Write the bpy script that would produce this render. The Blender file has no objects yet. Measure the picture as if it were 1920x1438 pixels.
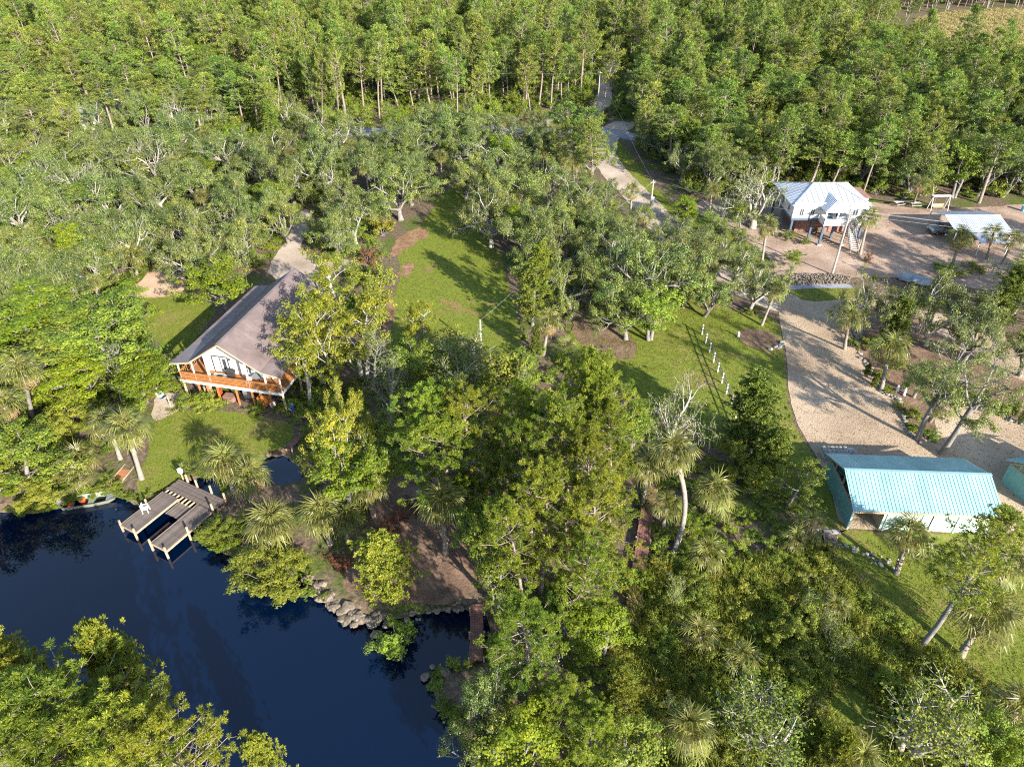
import bpy, bmesh, math, random
import numpy as np
from mathutils import Vector, Matrix, noise as mnoise

# ---------------------------------------------------------------- camera, sky, sun, exposure
scene = bpy.context.scene
col = scene.collection
FPX, CAM_H, PITCH = 1330.0, 48.0, math.radians(36.0)

cam_data = bpy.data.cameras.new('camera')
cam_data.sensor_width = 36.0
cam_data.lens = 36.0 * FPX / 1920.0
cam_data.clip_start = 0.5
cam_data.clip_end = 6000.0
cam = bpy.data.objects.new('camera', cam_data)
col.objects.link(cam)
cam.location = (0, 0, CAM_H)
cam.rotation_euler = (math.pi / 2 - PITCH, 0, 0)
scene.camera = cam

SUN_EL = math.radians(23.0)
SUN_AZ = math.radians(36.5)          # the sun stands behind the camera, to its right
sun_vec = Vector((math.sin(SUN_AZ) * math.cos(SUN_EL), -math.cos(SUN_AZ) * math.cos(SUN_EL), math.sin(SUN_EL)))

world = bpy.data.worlds.new('World')
scene.world = world
world.use_nodes = True
wn = world.node_tree
wn.nodes.clear()
sky = wn.nodes.new('ShaderNodeTexSky')
sky.sky_type = 'NISHITA'
sky.sun_disc = False
sky.sun_elevation = SUN_EL
sky.sun_rotation = math.pi - SUN_AZ
sky.altitude = 50
sky.air_density = 1.0
sky.dust_density = 0.6
sky.ozone_density = 1.0
bgn = wn.nodes.new('ShaderNodeBackground')
bgn.inputs['Strength'].default_value = 0.13
wout = wn.nodes.new('ShaderNodeOutputWorld')
wn.links.new(sky.outputs[0], bgn.inputs['Color'])
wn.links.new(bgn.outputs[0], wout.inputs['Surface'])

sun_data = bpy.data.lights.new('sun', 'SUN')
sun_data.energy = 5.0
sun_data.angle = math.radians(0.55)
sun_data.color = (1.0, 0.945, 0.85)
sun = bpy.data.objects.new('sun', sun_data)
col.objects.link(sun)
sun.location = sun_vec * 200
sun.rotation_euler = (-sun_vec).to_track_quat('-Z', 'Y').to_euler()

scene.view_settings.view_transform = 'Standard'
scene.view_settings.look = 'None'
scene.view_settings.gamma = 1.0
scene.view_settings.use_curve_mapping = False
scene.view_settings.exposure = 1.72
scene.render.engine = 'CYCLES'
scene.cycles.pixel_filter_type = 'BLACKMAN_HARRIS'
scene.cycles.filter_width = 1.15
scene.cycles.use_denoising = False
scene.cycles.use_adaptive_sampling = False
scene.cycles.max_bounces = 6
scene.cycles.diffuse_bounces = 3
scene.cycles.glossy_bounces = 2
scene.cycles.transmission_bounces = 3
scene.cycles.transparent_max_bounces = 4
scene.cycles.caustics_reflective = False
scene.cycles.caustics_refractive = False

rnd = random.Random(7)
NR = np.random.default_rng(7)

# ---------------------------------------------------------------- photograph pixel <-> place
def G(px, py, z=0.0):
    """Point where the view through photo pixel (1920 wide) meets the level plane at height z."""
    u = (px - 960.0) / FPX
    v = (py - 719.0) / FPX
    dy = math.cos(PITCH) - v * math.sin(PITCH)
    dz = -math.sin(PITCH) - v * math.cos(PITCH)
    t = (z - CAM_H) / dz
    return (u * t, dy * t, z)

def depth(X, Y, Z):
    return Y * math.cos(PITCH) - (Z - CAM_H) * math.sin(PITCH)

def inpoly(x, y, poly):
    """Vectorised point in polygon."""
    x = np.asarray(x, float); y = np.asarray(y, float)
    inside = np.zeros(x.shape, bool)
    n = len(poly)
    for i in range(n):
        x0, y0 = poly[i][0], poly[i][1]
        x1, y1 = poly[(i + 1) % n][0], poly[(i + 1) % n][1]
        c = ((y0 > y) != (y1 > y))
        if y1 != y0:
            inside ^= c & (x < (x1 - x0) * (y - y0) / (y1 - y0) + x0)
    return inside

def polydist(x, y, poly):
    """Unsigned distance to a closed outline."""
    d = np.full(np.shape(x), 1e9)
    n = len(poly)
    for i in range(n):
        ax, ay = poly[i][0], poly[i][1]
        bx, by = poly[(i + 1) % n][0], poly[(i + 1) % n][1]
        ex, ey = bx - ax, by - ay
        L = ex * ex + ey * ey + 1e-9
        t = np.clip(((x - ax) * ex + (y - ay) * ey) / L, 0, 1)
        d = np.minimum(d, np.hypot(x - ax - t * ex, y - ay - t * ey))
    return d

def PX(pts, z=0.0):
    return [G(p[0], p[1], z)[:2] for p in pts]

# ---------------------------------------------------------------- objects
def link(o, parent=None):
    col.objects.link(o)
    if parent is not None:
        o.parent = parent
    return o

def tag(o, label=None, cat=None, group=None, kind=None):
    if label: o['label'] = label
    if cat: o['category'] = cat
    if group: o['group'] = group
    if kind: o['kind'] = kind
    return o

def thing(name, label, cat, loc=(0, 0, 0), rz=0.0, group=None):
    o = bpy.data.objects.new(name, None)
    o.empty_display_size = 0.3
    link(o)
    o.location = loc
    o.rotation_euler = (0, 0, rz)
    return tag(o, label, cat, group)

class MB:
    """Collects shapes into one mesh."""
    def __init__(self):
        self.v = []; self.f = []; self.m = []
        self.mi = 0
    def add(self, vs, fs):
        b = len(self.v)
        self.v += [tuple(p) for p in vs]
        self.f += [tuple(i + b for i in q) for q in fs]
        self.m += [self.mi] * len(fs)
        return self
    def box(self, c, s, rz=0.0, rx=0.0, ry=0.0):
        hx, hy, hz = s[0] / 2, s[1] / 2, s[2] / 2
        R = Matrix.Rotation(rz, 3, 'Z') @ Matrix.Rotation(ry, 3, 'Y') @ Matrix.Rotation(rx, 3, 'X')
        cc = Vector(c)
        vs = [cc + R @ Vector((x * hx, y * hy, z * hz)) for z in (-1, 1) for y in (-1, 1) for x in (-1, 1)]
        return self.add(vs, [(0, 2, 3, 1), (4, 5, 7, 6), (0, 1, 5, 4), (2, 6, 7, 3), (0, 4, 6, 2), (1, 3, 7, 5)])
    def b2(self, lo, hi):
        return self.box([(a + b) / 2 for a, b in zip(lo, hi)], [b - a for a, b in zip(lo, hi)])
    def bar(self, a, b, w, h=None):
        """A square bar from a to b."""
        h = w if h is None else h
        a = Vector(a); b = Vector(b)
        d = (b - a).normalized()
        up = Vector((0, 0, 1)) if abs(d.z) < 0.95 else Vector((0, 1, 0))
        s = d.cross(up).normalized() * (w / 2)
        t = s.cross(d).normalized() * (h / 2)
        vs = [p + i * s + j * t for p in (a, b) for i, j in ((-1, -1), (1, -1), (1, 1), (-1, 1))]
        return self.add(vs, [(0, 1, 2, 3), (7, 6, 5, 4), (0, 4, 5, 1), (1, 5, 6, 2), (2, 6, 7, 3), (3, 7, 4, 0)])
    def tube(self, pts, rad, n=6, cap=True):
        pts = [Vector(p) for p in pts]
        if not hasattr(rad, '__len__'): rad = [rad] * len(pts)
        vs = []; fs = []
        ref = None
        for i, p in enumerate(pts):
            d = (pts[min(i + 1, len(pts) - 1)] - pts[max(i - 1, 0)])
            if d.length < 1e-6: d = Vector((0, 0, 1))
            d.normalize()
            if ref is None:
                ref = Vector((1, 0, 0)) if abs(d.x) < 0.9 else Vector((0, 1, 0))
            s = (ref - d * ref.dot(d)).normalized()
            t = d.cross(s)
            ref = s
            for k in range(n):
                a = 2 * math.pi * k / n
                vs.append(p + (s * math.cos(a) + t * math.sin(a)) * rad[i])
        for i in range(len(pts) - 1):
            for k in range(n):
                k2 = (k + 1) % n
                fs.append((i * n + k, i * n + k2, (i + 1) * n + k2, (i + 1) * n + k))
        if cap:
            fs.append(tuple(range(n - 1, -1, -1)))
            fs.append(tuple(range((len(pts) - 1) * n, len(pts) * n)))
        return self.add(vs, fs)
    def prism(self, poly, z0, z1):
        n = len(poly)
        vs = [(p[0], p[1], z0) for p in poly] + [(p[0], p[1], z1) for p in poly]
        fs = [tuple(range(n - 1, -1, -1)), tuple(range(n, 2 * n))]
        fs += [(i, (i + 1) % n, n + (i + 1) % n, n + i) for i in range(n)]
        return self.add(vs, fs)
    def slab(self, quad, th):
        """A sheet through the corners of quad with thickness th below it."""
        q = [Vector(p) for p in quad]
        nrm = (q[1] - q[0]).cross(q[2] - q[0]).normalized() * th
        n = len(q)
        vs = [p - nrm for p in q] + q
        fs = [tuple(range(n - 1, -1, -1)), tuple(range(n, 2 * n))]
        fs += [(i, (i + 1) % n, n + (i + 1) % n, n + i) for i in range(n)]
        return self.add(vs, fs)
    def mesh(self, name, mats, smooth=False):
        me = bpy.data.meshes.new(name)
        me.from_pydata(self.v, [], self.f)
        if not isinstance(mats, (list, tuple)): mats = [mats]
        for m in mats: me.materials.append(m)
        if len(mats) > 1:
            me.polygons.foreach_set('material_index', self.m)
        if smooth:
            me.polygons.foreach_set('use_smooth', [True] * len(me.polygons))
        me.update()
        return me
    def build(self, name, mats, parent=None, smooth=False, bevel=0.0):
        me = self.mesh(name, mats, smooth)
        if bevel:
            bm = bmesh.new(); bm.from_mesh(me)
            bmesh.ops.remove_doubles(bm, verts=bm.verts, dist=1e-5)
            bmesh.ops.bevel(bm, geom=list(bm.edges), offset=bevel, segments=2, affect='EDGES', clamp_overlap=True)
            bm.to_mesh(me); bm.free()
        return link(bpy.data.objects.new(name, me), parent)

def inst(name, me, parent=None, loc=(0, 0, 0), rot=(0, 0, 0), scl=(1, 1, 1)):
    o = link(bpy.data.objects.new(name, me), parent)
    o.location = loc; o.rotation_euler = rot; o.scale = scl
    return o

# ---------------------------------------------------------------- materials
def nodes_of(name):
    m = bpy.data.materials.new(name)
    m.use_nodes = True
    nt = m.node_tree
    nt.nodes.clear()
    out = nt.nodes.new('ShaderNodeOutputMaterial')
    return m, nt, out

def N(nt, typ, **kw):
    n = nt.nodes.new(typ)
    for k, v in kw.items():
        if k in n.inputs: n.inputs[k].default_value = v
        else: setattr(n, k, v)
    return n

def ramp(nt, fac, stops):
    r = nt.nodes.new('ShaderNodeValToRGB')
    els = r.color_ramp.elements
    while len(els) < len(stops): els.new(0.5)
    for e, (p, c) in zip(els, stops):
        e.position = p; e.color = (c[0], c[1], c[2], 1)
    nt.links.new(fac, r.inputs['Fac'])
    return r.outputs['Color']

def coords(nt, space='Object', scale=(1, 1, 1), world_space=False):
    if world_space:
        g = nt.nodes.new('ShaderNodeNewGeometry'); o = g.outputs['Position']
    else:
        o = nt.nodes.new('ShaderNodeTexCoord').outputs[space]
    mp = nt.nodes.new('ShaderNodeMapping')
    mp.inputs['Scale'].default_value = scale
    nt.links.new(o, mp.inputs['Vector'])
    return mp.outputs['Vector']

def noisy(name, stops, scale=3.0, detail=6.0, rough=0.7, bump=0.3, bscale=None, stretch=(1, 1, 1), metallic=0.0,
          space='Object', world_space=False, spec=0.3, bdist=0.02, distort=0.0, obj_var=0.0):
    """Noise-coloured surface with fine relief."""
    m, nt, out = nodes_of(name)
    p = N(nt, 'ShaderNodeBsdfPrincipled', Roughness=rough, Metallic=metallic)
    p.inputs['Specular IOR Level'].default_value = spec
    v = coords(nt, space, stretch, world_space)
    n1 = N(nt, 'ShaderNodeTexNoise', Scale=scale, Detail=detail, Roughness=0.62, Distortion=distort)
    nt.links.new(v, n1.inputs['Vector'])
    c = ramp(nt, n1.outputs['Fac'], stops)
    if obj_var:
        oi = nt.nodes.new('ShaderNodeObjectInfo')
        mr = N(nt, 'ShaderNodeMapRange'); mr.inputs['To Min'].default_value = 1 - obj_var; mr.inputs['To Max'].default_value = 1 + obj_var
        nt.links.new(oi.outputs['Random'], mr.inputs['Value'])
        hs = N(nt, 'ShaderNodeHueSaturation')
        nt.links.new(c, hs.inputs['Color']); nt.links.new(mr.outputs['Result'], hs.inputs['Value'])
        c = hs.outputs['Color']
    nt.links.new(c, p.inputs['Base Color'])
    if bump:
        n2 = N(nt, 'ShaderNodeTexNoise', Scale=bscale or scale * 6, Detail=4.0)
        nt.links.new(v, n2.inputs['Vector'])
        b = N(nt, 'ShaderNodeBump', Strength=bump, Distance=bdist)
        nt.links.new(n2.outputs['Fac'], b.inputs['Height'])
        nt.links.new(b.outputs['Normal'], p.inputs['Normal'])
    nt.links.new(p.outputs[0], out.inputs['Surface'])
    return m

def plain(name, c, rough=0.6, metallic=0.0, var=0.12, scale=2.0, spec=0.4):
    a = tuple(max(0, x * (1 - var)) for x in c); b = tuple(min(1, x * (1 + var)) for x in c)
    return noisy(name, [(0.3, a), (0.7, b)], scale=scale, rough=rough, metallic=metallic, bump=0.08, spec=spec)

def leafmat(name, dark, light, trans=0.30, rough=0.55, hue=0.02, val=0.22, spec=0.25, tcol=None):
    """Leaves: colour runs from dark to light by the clump's tint, varies a little from tree to tree, lets light through."""
    m, nt, out = nodes_of(name)
    at = N(nt, 'ShaderNodeAttribute'); at.attribute_name = 'tint'
    c = ramp(nt, at.outputs['Fac'], [(0.0, dark), (1.0, light)])
    oi = nt.nodes.new('ShaderNodeObjectInfo')
    hs = N(nt, 'ShaderNodeHueSaturation')
    mr = N(nt, 'ShaderNodeMapRange'); mr.inputs['To Min'].default_value = 0.5 - hue; mr.inputs['To Max'].default_value = 0.5 + hue
    nt.links.new(oi.outputs['Random'], mr.inputs['Value']); nt.links.new(mr.outputs[0], hs.inputs['Hue'])
    ma = N(nt, 'ShaderNodeMath'); ma.operation = 'FRACT'
    mm = N(nt, 'ShaderNodeMath'); mm.operation = 'MULTIPLY'; mm.inputs[1].default_value = 17.31
    nt.links.new(oi.outputs['Random'], mm.inputs[0]); nt.links.new(mm.outputs[0], ma.inputs[0])
    mv = N(nt, 'ShaderNodeMapRange'); mv.inputs['To Min'].default_value = 1 - val; mv.inputs['To Max'].default_value = 1 + val
    nt.links.new(ma.outputs[0], mv.inputs['Value']); nt.links.new(mv.outputs[0], hs.inputs['Value'])
    nt.links.new(c, hs.inputs['Color'])
    p = N(nt, 'ShaderNodeBsdfPrincipled', Roughness=rough)
    p.inputs['Specular IOR Level'].default_value = spec
    nt.links.new(hs.outputs[0], p.inputs['Base Color'])
    t = nt.nodes.new('ShaderNodeBsdfTranslucent')
    g = N(nt, 'ShaderNodeMix'); g.data_type = 'RGBA'; g.blend_type = 'MULTIPLY'; g.inputs[0].default_value = 1.0
    nt.links.new(hs.outputs[0], g.inputs[6]); g.inputs[7].default_value = (1.25, 1.2, 0.55, 1)
    nt.links.new(g.outputs[2], t.inputs['Color'])
    mx = N(nt, 'ShaderNodeMixShader'); mx.inputs['Fac'].default_value = trans
    nt.links.new(p.outputs[0], mx.inputs[1]); nt.links.new(t.outputs[0], mx.inputs[2])
    nt.links.new(mx.outputs[0], out.inputs['Surface'])
    return m

M = {}
M['bark_pine'] = noisy('pine bark', [(0.3, (0.12, 0.09, 0.07)), (0.55, (0.23, 0.185, 0.15)), (0.75, (0.34, 0.29, 0.245))], scale=3, stretch=(3, 3, 0.8), bump=0.6, rough=0.9, spec=0.1)
M['bark_pale'] = noisy('pale lichened bark', [(0.3, (0.15, 0.13, 0.105)), (0.55, (0.31, 0.28, 0.24)), (0.75, (0.47, 0.44, 0.39))], scale=2.5, stretch=(3, 3, 1), bump=0.5, rough=0.9, spec=0.1)
M['bark_grey'] = noisy('grey bark', [(0.3, (0.095, 0.085, 0.075)), (0.6, (0.20, 0.185, 0.165)), (0.8, (0.30, 0.28, 0.25))], scale=2.5, stretch=(3, 3, 1), bump=0.5, rough=0.9, spec=0.1)
M['bark_palm'] = noisy('palm bark', [(0.3, (0.13, 0.11, 0.09)), (0.6, (0.26, 0.23, 0.195)), (0.8, (0.36, 0.33, 0.29))], scale=3, stretch=(1, 1, 6), bump=0.6, rough=0.9, spec=0.1)
M['twig'] = noisy('bare twigs', [(0.3, (0.17, 0.15, 0.125)), (0.7, (0.33, 0.30, 0.26))], scale=4, bump=0, rough=0.9, spec=0.1)
M['pine'] = leafmat('pine needles', (0.062, 0.106, 0.015), (0.215, 0.255, 0.04), trans=0.28, hue=0.025)
M['pine_bright'] = leafmat('yellow green pine needles', (0.062, 0.104, 0.009), (0.235, 0.27, 0.024), trans=0.30, hue=0.022, val=0.28)  # yellower needle colour of the near pines
M['oak'] = leafmat('live oak leaves', (0.046, 0.076, 0.011), (0.175, 0.2, 0.036), trans=0.18, hue=0.02, rough=0.45, spec=0.4)
M['moss'] = leafmat('hanging moss', (0.12, 0.135, 0.07), (0.22, 0.23, 0.13), trans=0.2, hue=0.01)
M['cedar'] = leafmat('cedar sprays', (0.044, 0.08, 0.012), (0.17, 0.2, 0.026), trans=0.15, hue=0.02)
M['maple'] = leafmat('yellowing maple leaves', (0.105, 0.145, 0.012), (0.27, 0.255, 0.02), trans=0.36, hue=0.012)
M['lime'] = leafmat('bright green leaves', (0.085, 0.140, 0.010), (0.205, 0.240, 0.012), trans=0.35, hue=0.01)
M['cypress'] = leafmat('cypress sprays', (0.110, 0.150, 0.018), (0.255, 0.250, 0.030), trans=0.3, hue=0.014)
M['shrub'] = leafmat('shrub leaves', (0.06, 0.106, 0.011), (0.215, 0.25, 0.026), trans=0.25, hue=0.016, val=0.3)
M['shrub_yellow'] = leafmat('yellow green shrub leaves', (0.110, 0.140, 0.016), (0.240, 0.230, 0.028), trans=0.3, hue=0.02)
M['shrub_rust'] = leafmat('rusty red shrub leaves', (0.085, 0.034, 0.018), (0.22, 0.095, 0.048), trans=0.25, hue=0.02)
M['frond'] = leafmat('palm fronds', (0.066, 0.086, 0.018), (0.205, 0.195, 0.046), trans=0.22, hue=0.02, val=0.35, rough=0.45, spec=0.35)
M['frond_dead'] = leafmat('dead palm fronds', (0.20, 0.115, 0.055), (0.40, 0.27, 0.15), trans=0.2, hue=0.01)
M['reed'] = leafmat('reeds', (0.105, 0.145, 0.016), (0.29, 0.29, 0.048), trans=0.3, hue=0.015)
M['grass'] = leafmat('grass blades', (0.085, 0.11, 0.014), (0.205, 0.2, 0.028), trans=0.3, hue=0.01)
M['litter_leaf'] = leafmat('fallen leaves', (0.12, 0.065, 0.03), (0.36, 0.23, 0.11), trans=0.1, hue=0.01)
M['marsh'] = leafmat('marsh grass blades', (0.2, 0.17, 0.07), (0.36, 0.3, 0.14), trans=0.3, hue=0.01)

# ================================================================ THE GROUND
WATER_Z = -0.55
canal_px = [(-260, 960), (0, 958), (60, 962), (118, 950), (150, 930), (225, 925), (243, 938), (262, 950), (300, 925), (372, 893),
            (402, 890), (425, 905), (408, 935), (380, 962), (366, 1004), (400, 1026), (440, 1044), (462, 1086), (500, 1100),
            (560, 1078), (590, 1100), (622, 1136), (665, 1160), (720, 1162), (800, 1146), (868, 1140), (915, 1150), (925, 1200),
            (905, 1238), (868, 1252), (838, 1262), (812, 1282), (822, 1310), (846, 1345), (872, 1390), (900, 1440), (935, 1500)]
canal = PX(canal_px, WATER_Z) + [(-1.0, 17.0), (-8.0, 18.6), (-16.0, 21.5), (-24.0, 24.5), (-33.0, 27.0), (-46.0, 29.5), (-75.0, 33.0)]
inlet = PX([(482, 876), (492, 862), (508, 852), (520, 856), (534, 850), (546, 862), (560, 872), (574, 890), (566, 908), (548, 904), (532, 914), (512, 906), (498, 908), (490, 894)], WATER_Z)

def spaced(segs):
    out = []
    for a, b, s in segs:
        n = max(1, int(round((b - a) / s)))
        out += [a + (b - a) * i / n for i in range(n)]
    out.append(segs[-1][1])
    return np.array(out)

gx = spaced([(-2500, -600, 380), (-600, -100, 50), (-100, -66, 3), (-66, 14, 0.5), (14, 80, 3), (80, 600, 52), (600, 2500, 380)])
gy = spaced([(-400, -20, 76), (-20, 14, 3), (14, 64, 0.5), (64, 120, 4), (120, 620, 50), (620, 4200, 358)])
GX, GY = np.meshgrid(gx, gy)
GZ = np.zeros_like(GX)
for poly in (canal, inlet):
    d = polydist(GX, GY, poly); ins = inpoly(GX, GY, poly)
    GZ = np.where(ins, -0.42 - np.minimum(2.2, d * 0.9), np.minimum(GZ, -0.42 * np.clip(1 - d / 0.9, 0, 1)))
nx, ny = len(gx), len(gy)
gv = np.stack([GX, GY, GZ], -1).reshape(-1, 3)
ii = (np.arange(ny - 1)[:, None] * nx + np.arange(nx - 1)[None, :]).reshape(-1)
gf = np.stack([ii, ii + 1, ii + nx + 1, ii + nx], -1)

def np_mesh(name, verts, faces, mats, tint=None, smooth=False, mat_idx=None):
    me = bpy.data.meshes.new(name)
    k = faces.shape[1]
    me.vertices.add(len(verts)); me.vertices.foreach_set('co', np.ascontiguousarray(verts, np.float32).ravel())
    me.loops.add(faces.size); me.loops.foreach_set('vertex_index', np.ascontiguousarray(faces, np.int32).ravel())
    me.polygons.add(len(faces)); me.polygons.foreach_set('loop_start', np.arange(len(faces), dtype=np.int32) * k)
    if not isinstance(mats, (list, tuple)): mats = [mats]
    for m in mats: me.materials.append(m)
    if mat_idx is not None: me.polygons.foreach_set('material_index', np.asarray(mat_idx, np.int32))
    if smooth: me.polygons.foreach_set('use_smooth', np.ones(len(faces), bool))
    if tint is not None:
        a = me.attributes.new('tint', 'FLOAT', 'POINT'); a.data.foreach_set('value', np.asarray(tint, np.float32))
    me.update(calc_edges=True)
    return me

# --- forest floor: leaf litter with moss and low green
def floor_mat():
    m, nt, out = nodes_of('forest floor')
    v = coords(nt, world_space=True)
    p = N(nt, 'ShaderNodeBsdfPrincipled', Roughness=0.95); p.inputs['Specular IOR Level'].default_value = 0.1
    n1 = N(nt, 'ShaderNodeTexNoise', Scale=0.16, Detail=6.0, Roughness=0.65); nt.links.new(v, n1.inputs['Vector'])
    n2 = N(nt, 'ShaderNodeTexNoise', Scale=2.4, Detail=8.0, Roughness=0.7); nt.links.new(v, n2.inputs['Vector'])
    c1 = ramp(nt, n2.outputs['Fac'], [(0.28, (0.045, 0.032, 0.022)), (0.5, (0.12, 0.085, 0.058)), (0.66, (0.20, 0.15, 0.105)), (0.8, (0.30, 0.23, 0.17))])
    c2 = ramp(nt, n2.outputs['Fac'], [(0.3, (0.035, 0.05, 0.012)), (0.6, (0.095, 0.12, 0.025)), (0.8, (0.16, 0.17, 0.05))])
    mx = N(nt, 'ShaderNodeMix'); mx.data_type = 'RGBA'
    f = ramp(nt, n1.outputs['Fac'], [(0.48, (0, 0, 0)), (0.6, (1, 1, 1))])
    nt.links.new(f, mx.inputs[0]); nt.links.new(c1, mx.inputs[6]); nt.links.new(c2, mx.inputs[7])
    nt.links.new(mx.outputs[2], p.inputs['Base Color'])
    b = N(nt, 'ShaderNodeBump', Strength=0.9, Distance=0.12); nt.links.new(n2.outputs['Fac'], b.inputs['Height'])
    nt.links.new(b.outputs['Normal'], p.inputs['Normal'])
    nt.links.new(p.outputs[0], out.inputs['Surface'])
    return m
M['floor'] = floor_mat()

def lawn_mat(name, cols, dry, patch=0.22, dryamt=(0.56, 0.70)):
    m, nt, out = nodes_of(name)
    v = coords(nt, world_space=True)
    p = N(nt, 'ShaderNodeBsdfPrincipled', Roughness=0.9); p.inputs['Specular IOR Level'].default_value = 0.15
    n1 = N(nt, 'ShaderNodeTexNoise', Scale=patch, Detail=7.0, Roughness=0.7, Distortion=0.6); nt.links.new(v, n1.inputs['Vector'])
    n2 = N(nt, 'ShaderNodeTexNoise', Scale=5.0, Detail=8.0, Roughness=0.75); nt.links.new(v, n2.inputs['Vector'])
    c1 = ramp(nt, n2.outputs['Fac'], [(0.30, cols[0]), (0.52, cols[1]), (0.72, cols[2])])
    f = ramp(nt, n1.outputs['Fac'], [(dryamt[0], (0, 0, 0)), (dryamt[1], (1, 1, 1))])
    c2 = ramp(nt, n2.outputs['Fac'], [(0.3, dry[0]), (0.7, dry[1])])
    mx = N(nt, 'ShaderNodeMix'); mx.data_type = 'RGBA'
    nt.links.new(f, mx.inputs[0]); nt.links.new(c1, mx.inputs[6]); nt.links.new(c2, mx.inputs[7])
    nt.links.new(mx.outputs[2], p.inputs['Base Color'])
    b = N(nt, 'ShaderNodeBump', Strength=0.8, Distance=0.06); nt.links.new(n2.outputs['Fac'], b.inputs['Height'])
    nt.links.new(b.outputs['Normal'], p.inputs['Normal'])
    nt.links.new(p.outputs[0], out.inputs['Surface'])
    return m
M['lawn'] = lawn_mat('lawn grass', [(0.060, 0.085, 0.012), (0.125, 0.155, 0.018), (0.20, 0.21, 0.03)], [(0.15, 0.125, 0.035), (0.27, 0.21, 0.08)], dryamt=(0.50, 0.68))
M['lawn_rough'] = lawn_mat('rough lawn grass', [(0.060, 0.088, 0.012), (0.130, 0.16, 0.018), (0.21, 0.215, 0.035)], [(0.16, 0.075, 0.04), (0.30, 0.17, 0.10)], patch=0.16, dryamt=(0.57, 0.67))
M['marsh_ground'] = lawn_mat('marsh ground', [(0.20, 0.15, 0.05), (0.32, 0.24, 0.09), (0.42, 0.33, 0.15)], [(0.20, 0.19, 0.06), (0.34, 0.30, 0.12)])

def gravel_mat(name, cols, fine=9.0, patch=0.12):
    m, nt, out = nodes_of(name)
    v = coords(nt, world_space=True)
    p = N(nt, 'ShaderNodeBsdfPrincipled', Roughness=0.95); p.inputs['Specular IOR Level'].default_value = 0.15
    n1 = N(nt, 'ShaderNodeTexNoise', Scale=patch, Detail=6.0, Roughness=0.6); nt.links.new(v, n1.inputs['Vector'])
    n2 = N(nt, 'ShaderNodeTexNoise', Scale=fine, Detail=3.0, Roughness=0.8); nt.links.new(v, n2.inputs['Vector'])
    vo = N(nt, 'ShaderNodeTexVoronoi', Scale=fine * 0.8); nt.links.new(v, vo.inputs['Vector'])
    a = N(nt, 'ShaderNodeMath'); a.operation = 'MULTIPLY_ADD'; a.inputs[1].default_value = 0.62
    nt.links.new(n1.outputs['Fac'], a.inputs[0])
    s = N(nt, 'ShaderNodeMath'); s.operation = 'MULTIPLY'; s.inputs[1].default_value = 0.38
    nt.links.new(n2.outputs['Fac'], s.inputs[0]); nt.links.new(s.outputs[0], a.inputs[2])
    c = ramp(nt, a.outputs[0], [(0.34, cols[0]), (0.5, cols[1]), (0.66, cols[2])])
    nt.links.new(c, p.inputs['Base Color'])
    b = N(nt, 'ShaderNodeBump', Strength=0.6, Distance=0.05); nt.links.new(vo.outputs['Distance'], b.inputs['Height'])
    nt.links.new(b.outputs['Normal'], p.inputs['Normal'])
    nt.links.new(p.outputs[0], out.inputs['Surface'])
    return m
M['gravel'] = gravel_mat('tan gravel', [(0.20, 0.145, 0.095), (0.33, 0.245, 0.165), (0.45, 0.35, 0.245)])
M['yard'] = gravel_mat('red brown sand yard', [(0.17, 0.115, 0.08), (0.29, 0.205, 0.15), (0.41, 0.305, 0.23)], patch=0.2)
M['road'] = gravel_mat('sandy road', [(0.22, 0.17, 0.13), (0.35, 0.275, 0.21), (0.46, 0.375, 0.30)], patch=0.15)
M['asphalt'] = gravel_mat('grey tarmac', [(0.14, 0.14, 0.15), (0.21, 0.21, 0.22), (0.29, 0.29, 0.30)])
M['sand'] = gravel_mat('orange sand', [(0.33, 0.21, 0.13), (0.44, 0.295, 0.195), (0.53, 0.38, 0.265)], patch=0.4)
M['mulch'] = gravel_mat('garden mulch', [(0.07, 0.045, 0.03), (0.15, 0.095, 0.065), (0.25, 0.165, 0.11)], fine=5.0, patch=0.5)
M['litter'] = gravel_mat('rust coloured litter', [(0.10, 0.05, 0.032), (0.22, 0.115, 0.075), (0.33, 0.19, 0.13)], fine=4.0, patch=0.6)

def water_mat():
    m, nt, out = nodes_of('dark canal water')
    v = coords(nt, world_space=True)
    p = N(nt, 'ShaderNodeBsdfPrincipled', Roughness=0.02, IOR=1.33)
    p.inputs['Base Color'].default_value = (0.0001, 0.0040, 0.0165, 1)  # blue stands in for reflected sky; the water itself is dark
    p.inputs['Specular IOR Level'].default_value = 1.0
    n = N(nt, 'ShaderNodeTexNoise', Scale=0.9, Detail=3.0); nt.links.new(v, n.inputs['Vector'])
    b = N(nt, 'ShaderNodeBump', Strength=0.03, Distance=0.02); nt.links.new(n.outputs['Fac'], b.inputs['Height'])
    nt.links.new(b.outputs['Normal'], p.inputs['Normal'])
    nt.links.new(p.outputs[0], out.inputs['Surface'])
    return m
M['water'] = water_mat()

tag(link(bpy.data.objects.new('forest_floor', np_mesh('forest_floor', gv, gf, M['floor']))), kind='structure')

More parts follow.
